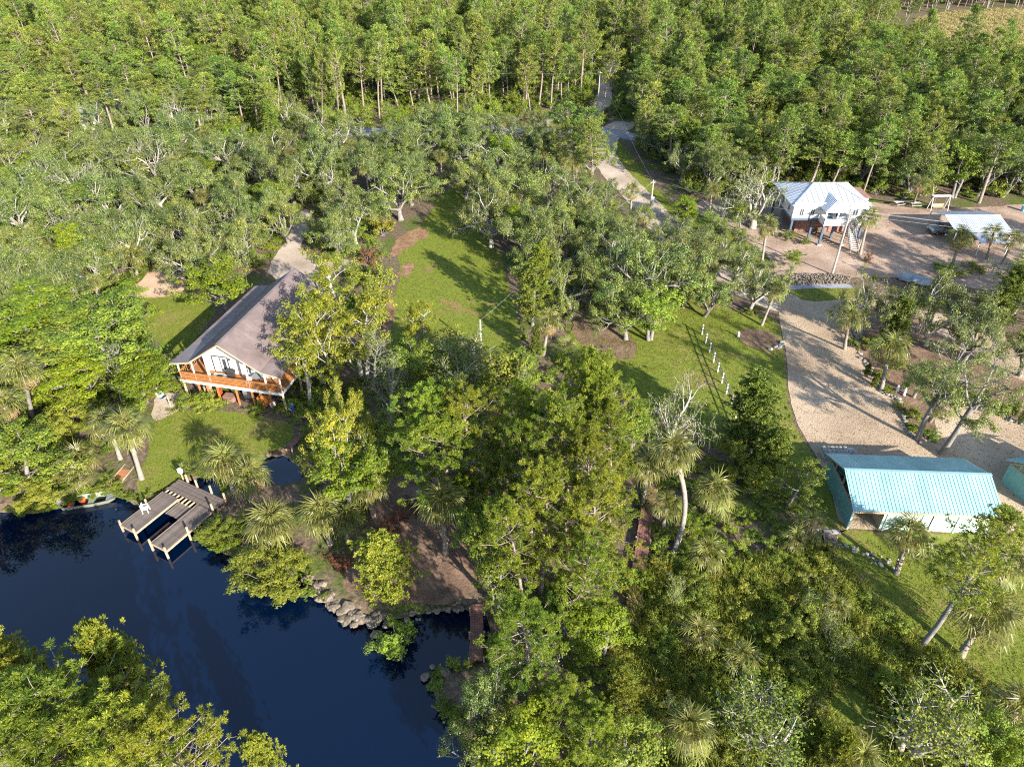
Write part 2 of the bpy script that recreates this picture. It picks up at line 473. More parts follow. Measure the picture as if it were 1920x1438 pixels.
def organic(poly, step=0.8, amp=0.35, smooth=True, freq=0.5):
    """Subdivide and roughen an outline so that edges are not ruler straight."""
    pts = [Vector((p[0], p[1], 0)) for p in poly]
    n = len(pts); out = []
    for i in range(n):
        p0, p1, p2, p3 = pts[i - 1], pts[i], pts[(i + 1) % n], pts[(i + 2) % n]
        k = max(1, min(200, int((p2 - p1).length / step)))
        for j in range(k):
            t = j / k
            if smooth:
                q = 0.5 * ((2 * p1) + (p2 - p0) * t + (2 * p0 - 5 * p1 + 4 * p2 - p3) * t * t + (3 * p1 - p0 - 3 * p2 + p3) * t ** 3)
            else:
                q = p1.lerp(p2, t)
            nz = Vector((mnoise.noise((q.x * freq, q.y * freq, 1.7)) + 0.6 * mnoise.noise((q.x * freq * 3.1, q.y * freq * 3.1, 4.1)),
                         mnoise.noise((q.x * freq, q.y * freq, 9.3)) + 0.6 * mnoise.noise((q.x * freq * 3.1, q.y * freq * 3.1, 12.1)), 0))
            q = q + nz * amp
            out.append((q.x, q.y))
    return out

CLEAR = []          # outlines where no tree may stand
def sheet(name, poly, z, mat, amp=0.35, step=0.8, smooth=True, clear=True, freq=0.5):
    pl = organic(poly, step, amp, smooth, freq)
    from mathutils.geometry import tessellate_polygon
    vs = [Vector((p[0], p[1], z)) for p in pl]
    tri = tessellate_polygon([vs])
    me = bpy.data.meshes.new(name)
    fs = []
    for a, b, c in tri:
        if (vs[b] - vs[a]).cross(vs[c] - vs[a]).z < 0: a, b, c = a, c, b
        fs.append((a, b, c))
    me.from_pydata(vs, [], fs); me.materials.append(mat); me.update()
    o = tag(link(bpy.data.objects.new(name, me)), kind='structure')
    if clear: CLEAR.append(pl)
    return o

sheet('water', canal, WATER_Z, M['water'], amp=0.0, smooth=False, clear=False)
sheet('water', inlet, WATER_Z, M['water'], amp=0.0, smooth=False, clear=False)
CLEAR.append(canal); CLEAR.append(inlet)

# lawns
lawn_mid_px = [(742, 458), (792, 418), (832, 362), (868, 352), (900, 420), (938, 480), (960, 560), (975, 640), (930, 700), (870, 720),
               (800, 712), (740, 690), (728, 630), (738, 560), (752, 505)]
lawn_fence_px = [(1062, 612), (1120, 588), (1200, 560), (1300, 560), (1385, 585), (1455, 600), (1470, 660), (1474, 735), (1488, 790), (1516, 840),
                 (1545, 892), (1560, 940), (1588, 995), (1560, 1000), (1500, 930), (1440, 890), (1360, 850), (1290, 810), (1210, 760), (1130, 700), (1080, 650)]
lawn_house_px = [(300, 762), (330, 770), (420, 772), (500, 782), (548, 800), (540, 835), (500, 846), (455, 866), (400, 880), (360, 888),
                 (318, 908), (285, 922), (262, 938), (258, 905), (275, 850), (288, 800)]
lawn_left_px = [(240, 562), (300, 556), (372, 552), (402, 580), (372, 630), (330, 668), (296, 640), (262, 600)]
lawn_shed_px = [(1532, 1000), (1590, 994), (1700, 1002), (1840, 1000), (1868, 1052), (1925, 1076), (2020, 1090), (2060, 1400), (1930, 1330), (1850, 1270),
                (1760, 1215), (1690, 1165), (1640, 1110), (1590, 1060), (1552, 1030)]
lawn_low_px = [(1560, 1296), (1600, 1284), (1640, 1330), (1670, 1380), (1660, 1438), (1600, 1430), (1572, 1370)]
lawn_far_px = [(1010, 398), (1062, 380), (1130, 375), (1165, 400), (1150, 430), (1080, 425), (1030, 425)]
lawn_strip_px = [(1464, 546), (1530, 540), (1600, 542), (1600, 562), (1530, 564), (1466, 556)]
lawn_west_px = [(-60, 425), (40, 420), (70, 450), (60, 500), (20, 540), (-80, 560)]
verge_px = [(1150, 262), (1178, 285), (1210, 330), (1250, 372), (1300, 400), (1400, 455), (1440, 500), (1420, 545), (1370, 520), (1290, 470), (1235, 410), (1190, 350), (1150, 300)]
LAWNS = []
for nm, pl, mt in (('lawn', lawn_mid_px, 'lawn_rough'), ('lawn', lawn_fence_px, 'lawn'), ('lawn', lawn_house_px, 'lawn'), ('lawn', lawn_left_px, 'lawn'),
                   ('lawn', lawn_shed_px, 'lawn'), ('lawn', lawn_low_px, 'lawn'), ('lawn', lawn_far_px, 'lawn'), ('lawn', lawn_strip_px, 'lawn'),
                   ('lawn', lawn_west_px, 'lawn_rough'), ('verge', verge_px, 'lawn_rough')):
    w = PX(pl)
    LAWNS.append(w)
    sheet(nm, w, 0.008, M[mt], amp=0.3)

# sand, gravel, roads
sheet('sand_patch', PX([(236, 556), (262, 530), (288, 498), (318, 492), (346, 512), (342, 545), (300, 558)]), 0.014, M['sand'], amp=0.25)
sheet('sand_track', PX([(505, 512), (522, 470), (545, 435), (562, 398), (584, 395), (580, 430), (566, 470), (640, 486), (688, 492), (680, 508), (610, 512), (560, 535)]), 0.014, M['road'], amp=0.35)
sheet('sand_track', PX([(330, 772), (296, 790), (285, 775), (300, 742), (338, 735), (350, 750)]), 0.016, M['road'], amp=0.3)
road_c = [(1175, 232), (1143, 250), (1131, 286), (1150, 320), (1180, 352), (1216, 390), (1250, 430), (1300, 480), (1380, 530), (1480, 572)]
def strip(px, w):
    c = [Vector(G(*p)) for p in px]
    L, R = [], []
    for i, p in enumerate(c):
        d = (c[min(i + 1, len(c) - 1)] - c[max(i - 1, 0)]).normalized()
        s = Vector((-d.y, d.x, 0)) * w / 2
        L.append((p + s)[:2]); R.append((p - s)[:2])
    return L + R[::-1]
sheet('road', strip(road_c, 5.4), 0.022, M['road'], amp=0.25)
sheet('road', strip([(1235, 262), (1190, 258), (1150, 249), (1105, 246), (1000, 243), (880, 243), (760, 246), (600, 250)], 5.0), 0.030, M['asphalt'], amp=0.15)
sheet('road', strip([(1010, 236), (1120, 205), (1135, 160), (1150, 120)], 4.0), 0.018, M['road'], amp=0.3)
yard_px = [(1300, 392), (1350, 372), (1440, 378), (1560, 368), (1660, 384), (1760, 392), (1900, 385), (2060, 380), (2080, 470), (2020, 560),
           (1900, 550), (1760, 530), (1640, 520), (1540, 520), (1462, 520), (1440, 480), (1380, 440)]
sheet('gravel_yard', PX(yard_px), 0.014, M['yard'], amp=0.4)
drive_px = [(1463, 558), (1530, 566), (1600, 560), (1700, 570), (1820, 620), (1960, 650), (2080, 720), (2120, 1000), (2080, 1100), (1950, 1076), (1872, 1050),
            (1846, 1000), (1700, 985), (1585, 985), (1562, 935), (1548, 890), (1520, 838), (1494, 790), (1479, 735), (1474, 660), (1462, 600)]
sheet('gravel_drive', PX(drive_px), 0.026, M['gravel'], amp=0.10)
bed1_px = [(1594, 590), (1640, 575), (1720, 590), (1780, 640), (1850, 672), (1930, 712), (2000, 740), (2000, 800), (1920, 795), (1850, 765), (1790, 742), (1765, 745),
           (1752, 790), (1756, 815), (1722, 830), (1702, 812), (1692, 775), (1684, 748), (1655, 740), (1640, 706), (1612, 668), (1598, 630)]
sheet('planting_bed', PX(bed1_px), 0.034, M['mulch'], amp=0.12, clear=False)
sheet('gravel_path', strip([(1740, 590), (1790, 630), (1850, 668), (1930, 705), (2020, 735)], 3.2), 0.040, M['gravel'], amp=0.1, clear=False)
sheet('planting_bed', PX([(1384, 626), (1400, 616), (1440, 622), (1466, 640), (1470, 652), (1440, 658), (1400, 648)]), 0.034, M['mulch'], amp=0.1, clear=False)
sheet('litter_patch', PX([(728, 478), (748, 448), (785, 428), (803, 436), (788, 452), (762, 466), (742, 482)]), 0.020, M['litter'], amp=0.7, freq=0.8)
sheet('litter_patch', PX([(722, 560), (732, 552), (740, 580), (738, 612), (728, 640), (718, 600)]), 0.020, M['litter'], amp=0.5, freq=0.9)
sheet('litter_patch', PX([(752, 500), (770, 492), (776, 506), (764, 522), (752, 516)]), 0.020, M['litter'], amp=0.7, freq=1.0)
sheet('litter_patch', PX([(760, 880), (900, 870), (920, 980), (900, 1090), (850, 1128), (760, 1130), (700, 1120), (640, 1100), (680, 1000), (720, 920)]), 0.006, M['mulch'], amp=0.3, clear=False)
sheet('litter_patch', PX([(1074, 606), (1130, 596), (1190, 640), (1180, 672), (1130, 668), (1085, 640)]), 0.013, M['mulch'], amp=0.4, clear=False)
sheet('ditch', PX([(1468, 536), (1530, 531), (1592, 533), (1600, 540), (1530, 541), (1466, 545)]), 0.022, M['asphalt'], amp=0.12, clear=False)
marsh_px = [(1716, 36), (1780, 25), (1850, 20), (1980, 20), (2140, 28), (2160, 120), (1940, 104), (1820, 92), (1760, 70)]
sheet('marsh', PX(marsh_px), 0.03, M['marsh_ground'], amp=2.0, step=6)
MARSH = PX(marsh_px)
sheet('sand_patch', PX([(58, 118), (80, 105), (92, 125), (82, 150), (70, 140)]), 0.03, M['road'], amp=0.6, clear=True)

# ================================================================ BUILDINGS
def metal(name, c1, c2, rough=0.42, scale=0.6, metallic=0.35):
    return noisy(name, [(0.3, c1), (0.7, c2)], scale=scale, rough=rough, metallic=metallic, bump=0.05, spec=0.4, detail=10, obj_var=0.10, distort=0.4)
M['roof_mauve'] = metal('faded brown roof metal', (0.112, 0.082, 0.076), (0.180, 0.138, 0.128), rough=0.5, metallic=0.1)
M['roof_teal'] = metal('teal roof metal', (0.185, 0.325, 0.330), (0.250, 0.395, 0.395), rough=0.4, metallic=0.15)
M['roof_white'] = metal('pale galvanised roof metal', (0.37, 0.39, 0.415), (0.46, 0.48, 0.50), rough=0.5, metallic=0.25)
M['roof_grey'] = metal('grey roof metal', (0.26, 0.28, 0.31), (0.38, 0.40, 0.43), rough=0.5, metallic=0.2)
M['white'] = plain('white paint', (0.50, 0.495, 0.485), rough=0.6, var=0.06)
M['cream'] = plain('cream wall paint', (0.60, 0.565, 0.50), rough=0.7, var=0.05, scale=1.2)
M['mint'] = plain('pale mint paint', (0.54, 0.70, 0.62), rough=0.55, var=0.06)
M['teal_wall'] = plain('teal wall metal', (0.150, 0.315, 0.300), rough=0.5, var=0.1)
M['blue_post'] = plain('slate blue paint', (0.055, 0.085, 0.13), rough=0.6)
M['trim_tan'] = plain('tan wood trim', (0.34, 0.25, 0.175), rough=0.7)
M['wood_orange'] = noisy('stained deck wood', [(0.3, (0.21, 0.080, 0.024)), (0.5, (0.32, 0.130, 0.040)), (0.7, (0.42, 0.19, 0.065))], scale=2.0, stretch=(1, 6, 6), rough=0.65, bump=0.2, obj_var=0.12)
M['wood_grey'] = noisy('weathered dock wood', [(0.25, (0.060, 0.047, 0.040)), (0.5, (0.120, 0.096, 0.082)), (0.75, (0.20, 0.165, 0.145))], scale=3.0, stretch=(7, 0.7, 7), rough=0.9, bump=0.4, obj_var=0.25, spec=0.1)
M['wood_tan'] = noisy('tan timber', [(0.3, (0.27, 0.19, 0.12)), (0.7, (0.46, 0.35, 0.23))], scale=3.0, stretch=(4, 4, 0.7), rough=0.85, bump=0.3, spec=0.1)
M['wood_red'] = noisy('red brown boardwalk timber', [(0.25, (0.085, 0.040, 0.030)), (0.5, (0.165, 0.082, 0.062)), (0.75, (0.25, 0.135, 0.105))], scale=3.0, stretch=(1, 7, 7), rough=0.9, bump=0.3, obj_var=0.22, spec=0.1)
M['wood_rust'] = noisy('rust coloured ramp boards', [(0.25, (0.25, 0.095, 0.042)), (0.5, (0.38, 0.155, 0.070)), (0.75, (0.47, 0.215, 0.11))], scale=2.0, rough=0.85, bump=0.3, obj_var=0.1, spec=0.1)
M['glass'] = plain('window glass', (0.035, 0.050, 0.060), rough=0.06, spec=0.8)
M['glass_bright'] = plain('bright door glass', (0.40, 0.52, 0.50), rough=0.08, spec=0.8)
M['dark'] = plain('dark recess', (0.035, 0.032, 0.030), rough=0.9)
M['brick'] = noisy('brown block wall', [(0.3, (0.15, 0.075, 0.06)), (0.7, (0.27, 0.15, 0.12))], scale=2.5, rough=0.9, bump=0.4)
M['concrete'] = noisy('concrete', [(0.3, (0.30, 0.28, 0.26)), (0.7, (0.45, 0.43, 0.40))], scale=2.5, rough=0.9, bump=0.3)
M['stone'] = noisy('tan stone', [(0.3, (0.08, 0.062, 0.045)), (0.5, (0.165, 0.13, 0.095)), (0.75, (0.26, 0.215, 0.16))], scale=2.2, rough=0.92, bump=0.6, obj_var=0.25, bdist=0.06)
M['stone_pale'] = noisy('pale stone', [(0.3, (0.16, 0.145, 0.125)), (0.5, (0.27, 0.25, 0.22)), (0.75, (0.40, 0.375, 0.335))], scale=2.2, rough=0.92, bump=0.6, obj_var=0.2, bdist=0.06)
M['dark_green'] = plain('dark green roof metal', (0.03, 0.06, 0.05), rough=0.6)
M['black'] = plain('black plastic', (0.03, 0.03, 0.03), rough=0.5)
M['plastic_white'] = plain('white plastic', (0.78, 0.78, 0.78), rough=0.4, var=0.03)
M['red'] = plain('red plastic', (0.55, 0.05, 0.02), rough=0.4)
M['blue'] = plain('blue plastic', (0.03, 0.10, 0.34), rough=0.45)
M['skyblue'] = plain('light blue cloth', (0.16, 0.42, 0.62), rough=0.7)
M['orange'] = plain('orange plastic', (0.62, 0.23, 0.05), rough=0.5)
M['boat'] = plain('olive aluminium', (0.26, 0.27, 0.20), rough=0.45, metallic=0.3)
M['steel'] = plain('grey steel', (0.36, 0.36, 0.37), rough=0.4, metallic=0.6)
M['car_silver'] = plain('silver car paint', (0.38, 0.39, 0.40), rough=0.25, metallic=0.5, var=0.03)
M['car_dark'] = plain('dark red car paint', (0.10, 0.025, 0.025), rough=0.25, metallic=0.3, var=0.03)
M['tyre'] = plain('tyre rubber', (0.025, 0.025, 0.025), rough=0.8)
M['lamp'] = plain('headlight glass', (0.65, 0.66, 0.66), rough=0.15)
M['tarp'] = noisy('grey blue tarpaulin', [(0.3, (0.13, 0.165, 0.20)), (0.7, (0.26, 0.30, 0.34))], scale=1.2, rough=0.6, bump=0.5, bscale=3, bdist=0.08)
M['wire'] = plain('aluminium wire', (0.34, 0.34, 0.34), rough=0.5)
M['pole'] = noisy('weathered pole timber', [(0.3, (0.22, 0.19, 0.16)), (0.7, (0.40, 0.36, 0.31))], scale=3, stretch=(3, 3, 0.5), rough=0.9, bump=0.3)

def panels(parent, A, B, C, D, n, mat, ribs=3, th=0.02, rib_h=0.03, rib_w=0.05, name='roof_panel'):
    """Ribbed metal sheets laid side by side from edge A-D to edge B-C; A, B at the eave, D, C at the ridge."""
    A, B, C, D = map(Vector, (A, B, C, D))
    nrm = (B - A).cross(D - A).normalized()
    if nrm.z < 0: nrm = -nrm
    for i in range(n):
        u0, u1 = i / n, (i + 1) / n
        g = 0.006 / max((B - A).length, 0.1)
        m = MB()
        a, b = A.lerp(B, u0 + g), A.lerp(B, u1 - g)
        c, d = D.lerp(C, u1 - g), D.lerp(C, u0 + g)
        q = [a, b, c, d]
        if (b - a).cross(c - a).dot(nrm) < 0: q = q[::-1]
        m.slab(q, th)
        for k in range(ribs):
            t = (k + 0.5) / ribs
            p, r = a.lerp(b, t) + nrm * rib_h * 0.5, d.lerp(c, t) + nrm * rib_h * 0.5
            s = (b - a).normalized() * rib_w / 2
            dn = nrm * rib_h / 2
            s2 = s * 0.55
            vs = [p - s - dn, p + s - dn, p + s2 + dn, p - s2 + dn, r - s - dn, r + s - dn, r + s2 + dn, r - s2 + dn]
            m.add(vs, [(0, 1, 2, 3), (7, 6, 5, 4), (0, 4, 5, 1), (1, 5, 6, 2), (2, 6, 7, 3), (3, 7, 4, 0)])
        m.build(name, mat, parent)

def window(parent, c, w, h, axis='x', frame=None, glass=None, name='window', th=0.06, cross=True):
    """Framed window with its pane; c is its centre on the wall face, looking toward -y (axis x) or -x / +x (axis y)."""
    fm = MB(); fw = 0.07
    def put(m, u0, u1, v0, v1, t0, t1):
        if axis == 'x': m.b2((c[0] + u0, c[1] - t1, c[2] + v0), (c[0] + u1, c[1] - t0, c[2] + v1))
        else:
            s = 1 if axis == 'y+' else -1
            lo = sorted((c[0] + s * t0, c[0] + s * t1))
            m.b2((lo[0], c[1] + u0, c[2] + v0), (lo[1], c[1] + u1, c[2] + v1))
    put(fm, -w / 2, w / 2, h / 2 - fw, h / 2, 0.004, th)
    put(fm, -w / 2, w / 2, -h / 2, -h / 2 + fw, 0.004, th)
    put(fm, -w / 2, -w / 2 + fw, -h / 2 + fw, h / 2 - fw, 0.004, th)
    put(fm, w / 2 - fw, w / 2, -h / 2 + fw, h / 2 - fw, 0.004, th)
    if cross: put(fm, -0.025, 0.025, -h / 2 + fw, h / 2 - fw, 0.02, th - 0.01)
    f = fm.build(name, frame or M['white'], parent)
    g = MB(); put(g, -w / 2 + fw, w / 2 - fw, -h / 2 + fw, h / 2 - fw, 0.004, 0.02)
    g.build('pane', glass or M['glass'], f)
    return f

# ---------------------------------------------------------------- brown-roofed house on posts
HO = (-36.34, 63.15); HA = math.radians(-12.6)
house = thing('stilt_house', 'cream gabled house on posts with long faded brown metal roof and orange timber balcony', 'house', (HO[0], HO[1], 0), HA)
DZ = 2.75
prof = [(2.0, DZ), (10.0, DZ), (10.0, 5.33), (6.0, 7.93), (2.0, 5.33)]
m = MB()
n = len(prof)
vs = [(p[0], 2.2, p[1]) for p in prof] + [(p[0], 17.0, p[1]) for p in prof]
m.add(vs, [tuple(range(n)), tuple(range(2 * n - 1, n - 1, -1))] + [(i, n + i, n + (i + 1) % n, (i + 1) % n) for i in range(n)])
m.build('wall', M['cream'], house)
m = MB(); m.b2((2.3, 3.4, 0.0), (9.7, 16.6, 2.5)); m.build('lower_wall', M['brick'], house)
Y0, Y1 = -0.2, 17.5
RZ = 8.14
NP = 19
panels(house, (1.85, Y0, 5.35), (1.85, Y1, 5.35), (5.97, Y1, RZ), (5.97, Y0, RZ), NP, M['roof_mauve'], ribs=4)
panels(house, (10.25, Y1, 5.35), (10.25, Y0, 5.35), (6.03, Y0, RZ), (6.03, Y1, RZ), NP, M['roof_mauve'], ribs=4)
panels(house, (-0.2, 3.4, 4.99), (-0.2, Y1, 4.99), (1.82, Y1, 5.33), (1.82, 3.4, 5.33), 15, M['roof_mauve'], ribs=4)
panels(house, (12.5, Y1, 4.95), (12.5, Y0, 4.95), (10.28, Y0, 5.33), (10.28, Y1, 5.33), NP, M['roof_mauve'], ribs=4)
m = MB()
m.slab([(-0.2, 3.38, 4.99), (-0.55, Y0, 4.88), (1.82, Y0, 5.33)], 0.03)
m.slab([(-0.2, 3.38, 4.99), (1.82, Y0, 5.33), (1.82, 3.38, 5.33)], 0.03)
m.build('porch_roof_corner', M['roof_mauve'], house)
m = MB(); m.bar((6, Y0 - 0.02, RZ + 0.03), (6, Y1 + 0.02, RZ + 0.03), 0.34, 0.05); m.build('ridge_cap', M['roof_mauve'], house)
m = MB()
for a, b in (((6, RZ - 0.11), (1.85, 5.24)), ((1.85, 5.24), (-0.55, 4.80)), ((6, RZ - 0.11), (10.25, 5.24)), ((10.25, 5.24), (12.5, 4.85))):
    m.bar((a[0], Y0 - 0.03, a[1]), (b[0], Y0 - 0.03, b[1]), 0.05, 0.16)
m.build('gable_trim', M['trim_tan'], house)
# balcony
plank = MB(); plank.box((0, 0, 0), (12.1, 0.136, 0.045)); plank_me = plank.mesh('plank', M['wood_orange'])
for i in range(15):
    inst('plank', plank_me, house, (6.05, 0.08 + 0.145 * i, DZ - 0.023))
for x0, x1 in ((0.0, 1.96), (10.04, 12.1)):
    pm = MB(); pm.box((0, 0, 0), (x1 - x0, 0.28, 0.045)); pme = pm.mesh('plank', M['wood_orange'])
    for i in range(50):
        inst('plank', pme, house, ((x0 + x1) / 2, 2.32 + 0.29 * i, DZ - 0.023))
m = MB(); m.b2((-0.06, -0.07, DZ - 0.33), (12.16, -0.02, DZ - 0.0)); m.b2((-0.06, -0.02, DZ - 0.33), (-0.01, 16.9, DZ)); m.b2((12.11, -0.02, DZ - 0.33), (12.16, 16.9, DZ))
m.build('deck_fascia', M['white'], house)
m = MB()
for y in (0.5, 2.0, 5.0, 8.0, 11.0, 14.0, 16.5): m.b2((0.02, y, DZ - 0.25), (12.08, y + 0.1, DZ - 0.06))
m.build('deck_joists', M['wood_tan'], house)
bal = MB(); bal.box((0, 0, 0.43), (0.045, 0.045, 0.86)); bal_me = bal.mesh('baluster', M['wood_orange'])
for i in range(86):
    inst('baluster', bal_me, house, (0.14 + 0.139 * i, 0.06, DZ + 0.06))
for i in range(46):
    inst('baluster', bal_me, house, (0.06, 0.3 + 0.28 * i, DZ + 0.06))
m = MB(); m.b2((0, 0.0, DZ + 0.92), (12.1, 0.13, DZ + 0.98)); m.b2((0.0, 0.13, DZ + 0.92), (0.13, 16.5, DZ + 0.98)); m.b2((0.1, 0.04, DZ + 0.03), (12.0, 0.08, DZ + 0.06))
m.build('handrail', M['wood_orange'], house)
for x, w, top in ((0.06, 0.12, 4.84), (1.86, 0.12, 5.2), (3.65, 0.2, 6.42), (8.3, 0.16, 6.5), (10.35, 0.14, 5.2), (12.04, 0.12, 4.9)):
    mm = MB(); mm.b2((x - w / 2, 0.15, DZ), (x + w / 2, 0.15 + w, top)); mm.build('porch_post', M['white'], house)
for x in (0.06, 1.86, 2.9, 4.1, 6.4, 8.3, 9.3, 10.4, 12.0):
    mm = MB(); mm.b2((x - 0.08, 0.2, 0), (x + 0.08, 0.36, DZ - 0.26)); mm.build('stilt', M['wood_orange'] if 1 < x < 11 else M['wood_tan'], house)
for y in (4, 8, 12, 16):
    for x in (0.1, 12.0):
        mm = MB(); mm.b2((x - 0.07, y, 0), (x + 0.07, y + 0.14, DZ - 0.26)); mm.build('stilt', M['wood_tan'], house)
        mm = MB(); mm.b2((x - 0.05, y, DZ), (x + 0.05, y + 0.1, 4.9)); mm.build('porch_post', M['white'], house)
m = MB(); m.b2((1.98, 2.13, DZ), (2.12, 2.19, 5.3)); m.build('trim_and_post_shadow', M['white'], house)
m = MB(); m.b2((6.12, 2.13, DZ), (6.3, 2.19, 7.6)); m.build('trim_and_post_shadow', M['white'], house)  # porch post's shadow on the wall, built as a thin strip
# sliding door, side door, gable windows
d = MB(); d.b2((2.95, 2.12, DZ), (4.95, 2.19, DZ + 0.06)); d.b2((2.95, 2.12, DZ + 2.05), (4.95, 2.19, DZ + 2.15)); d.b2((2.95, 2.12, DZ + 0.06), (3.05, 2.19, DZ + 2.05)); d.b2((4.85, 2.12, DZ + 0.06), (4.95, 2.19, DZ + 2.05)); d.b2((3.9, 2.13, DZ + 0.06), (3.98, 2.19, DZ + 2.05))
dd = d.build('sliding_door', M['dark'], house)
for i, x in enumerate((3.05, 3.98)):
    g = MB(); g.b2((x, 2.16, DZ + 0.06), (x + 0.85, 2.19, DZ + 2.05)); g.build('pane', M['glass_bright'] if i == 0 else M['white'], dd)
g = MB(); g.b2((4.2, 2.155, DZ + 0.35), (4.62, 2.185, DZ + 1.8)); g.build('pane', M['glass'], dd)
for x in (7.15, 8.25, 9.2):
    window(house, (x, 2.19, DZ + 1.15), 0.85, 1.7, frame=M['white'], glass=M['glass_bright'] if x > 8 else M['glass'])
for a in (((4.2, 6.35), (4.95, 6.35), (4.95, 6.85)), ((7.05, 6.35), (7.8, 6.35), (7.05, 6.85))):
    g = MB(); g.add([(p[0], 2.15, p[1]) for p in a] + [(p[0], 2.19, p[1]) for p in a], [(0, 1, 2), (5, 4, 3), (0, 3, 4, 1), (1, 4, 5, 2), (2, 5, 3, 0)])
    g.build('gable_window', M['glass'], house)
m = MB(); m.b2((5.1, 2.06, DZ + 1.75), (5.22, 2.19, DZ + 2.0)); m.build('wall_lamp', M['black'], house)

def at_house(x, y, z=0.0):
    c, s = math.cos(HA), math.sin(HA)
    return (HO[0] + c * x - s * y, HO[1] + s * x + c * y, z)

# ---------------------------------------------------------------- teal-roofed shed
def shed(label, origin, ang, W, D, open_bays, full=True):
    t = thing('shed', label, 'shed', (origin[0], origin[1], 0), ang)
    rz, e0, e1, ry = 4.15, 2.62, 2.4, D * 0.47
    nP = int(W / 0.9)
    panels(t, (-0.3, -0.35, e0), (W + 0.3, -0.35, e0), (W + 0.3, ry, rz), (-0.3, ry, rz), nP, M['roof_teal'], ribs=3, rib_h=0.035)
    panels(t, (W + 0.3, D + 0.5, e1), (-0.3, D + 0.5, e1), (-0.3, ry + 0.03, rz), (W + 0.3, ry + 0.03, rz), nP, M['roof_teal'], ribs=3, rib_h=0.035)
    m = MB(); m.bar((-0.32, ry + 0.015, rz + 0.045), (W + 0.32, ry + 0.015, rz + 0.045), 0.3, 0.04); m.build('ridge_cap', M['roof_teal'], t)
    # end walls, closed to 2.25 m, open timber gable above
    for x in (0.0, W):
        m = MB()
        k = int(D / 0.25)
        for i in range(k):
            y0 = D * i / k
            off = 0.02 if i % 2 else 0.0
            m.b2((x - 0.03 - off, y0, 0.02), (x + 0.03 + off, D * (i + 1) / k, 2.2))
        m.build('end_wall', M['teal_wall'], t)
        m = MB(); m.bar((x, 0, 2.3), (x, D, 2.3), 0.12, 0.12); m.bar((x, 0.0, 2.5), (x, ry, rz - 0.16), 0.1, 0.14); m.bar((x, D, 2.3), (x, ry, rz - 0.16), 0.1, 0.14); m.bar((x, ry, 2.38), (x, ry, rz - 0.2), 0.1, 0.1)
        m.bar((x, ry * 0.5, 2.36), (x, ry * 0.5, 3.2), 0.08); m.bar((x, D - ry * 0.5, 2.36), (x, D - ry * 0.5, 3.1), 0.08)
        m.build('gable_truss', M['trim_tan'], t)
    m = MB(); m.b2((0.04, D - 0.06, 0.02), (W - 0.04, D, 2.2)); m.build('back_wall', M['teal_wall'], t)
    m = MB(); m.b2((-0.3, -0.39, e0 - 0.22), (W + 0.3, -0.355, e0 - 0.0)); m.b2((0, -0.04, 2.32), (W, 0.1, 2.46)); m.build('eave_beam', M['trim_tan'], t)
    for x in np.linspace(0.0, W, 5):
        m = MB(); m.b2((x - 0.07, -0.07, 0), (x + 0.07, 0.07, 2.3)); m.build('post', M['mint'], t)
    x = open_bays
    segs = [(x, x + 4.15), (x + 4.3, W - 0.1)]
    for a, b in segs:
        k = int((b - a) / 0.3)
        m = MB()
        for i in range(k):
            m.b2((a + (b - a) * i / k, 0.02 + (0.02 if i % 2 else 0), 0.03), (a + (b - a) * (i + 1) / k, 0.07, 2.1))
        m.build('door_panel', M['mint'], t)
    m = MB(); m.b2((0.05, 0.0, 0.03), (W - 0.05, D - 0.1, 0.06)); m.build('floor_slab', M['gravel'], t)
    m = MB(); m.b2((x, 0.1, 0.07), (x + 0.06, D - 0.2, 2.3)); m.build('partition', M['trim_tan'], t)
    return t
SA = math.radians(-3.0)
shed('long shed with ribbed teal roof and pale mint doors beside the gravel drive', (30.1, 43.9), SA, 12.3, 6.9, 2.75)
shed('small teal roofed shed with open front standing right of the long teal shed', (48.4, 45.6), math.radians(14), 7.0, 4.5, 3.4)

# stone heap behind the shed
def rock_mesh(name, seed, mat, flat=0.6, n=10):
    r = random.Random(seed)
    bm = bmesh.new()
    bmesh.ops.create_icosphere(bm, subdivisions=2, radius=1.0)
    off = Vector((r.uniform(0, 50), r.uniform(0, 50), r.uniform(0, 50)))
    for v in bm.verts:
        d = 1 + 0.35 * mnoise.noise(v.co * 1.1 + off) + 0.12 * mnoise.noise(v.co * 3 + off)
        v.co = v.co * d
        v.co.z *= flat
    me = bpy.data.meshes.new(name); bm.to_mesh(me); bm.free(); me.materials.append(mat)
    return me
ROCKS = [rock_mesh('rock', i, M['stone']) for i in range(4)]
ROCKS_P = [rock_mesh('stone', 20 + i, M['stone_pale'], 0.7) for i in range(3)]

kiln = thing('stone_oven', 'low pale stone block with rough rubble top behind the teal roofed shed', 'stone block', G(1570, 856)[:2] + (0.03,), SA)
m = MB(); m.b2((-1.6, -0.6, 0), (1.6, 0.6, 0.75)); m.build('base', M['concrete'], kiln, bevel=0.05)
for i in range(22):
    inst('stone', ROCKS_P[i % 3], kiln, (-1.45 + (i % 8) * 0.41, -0.45 + (i // 8) * 0.42, 0.78 + rnd.uniform(-0.03, 0.05)), (0, 0, rnd.uniform(0, 6)), (0.24, 0.24, 0.2))

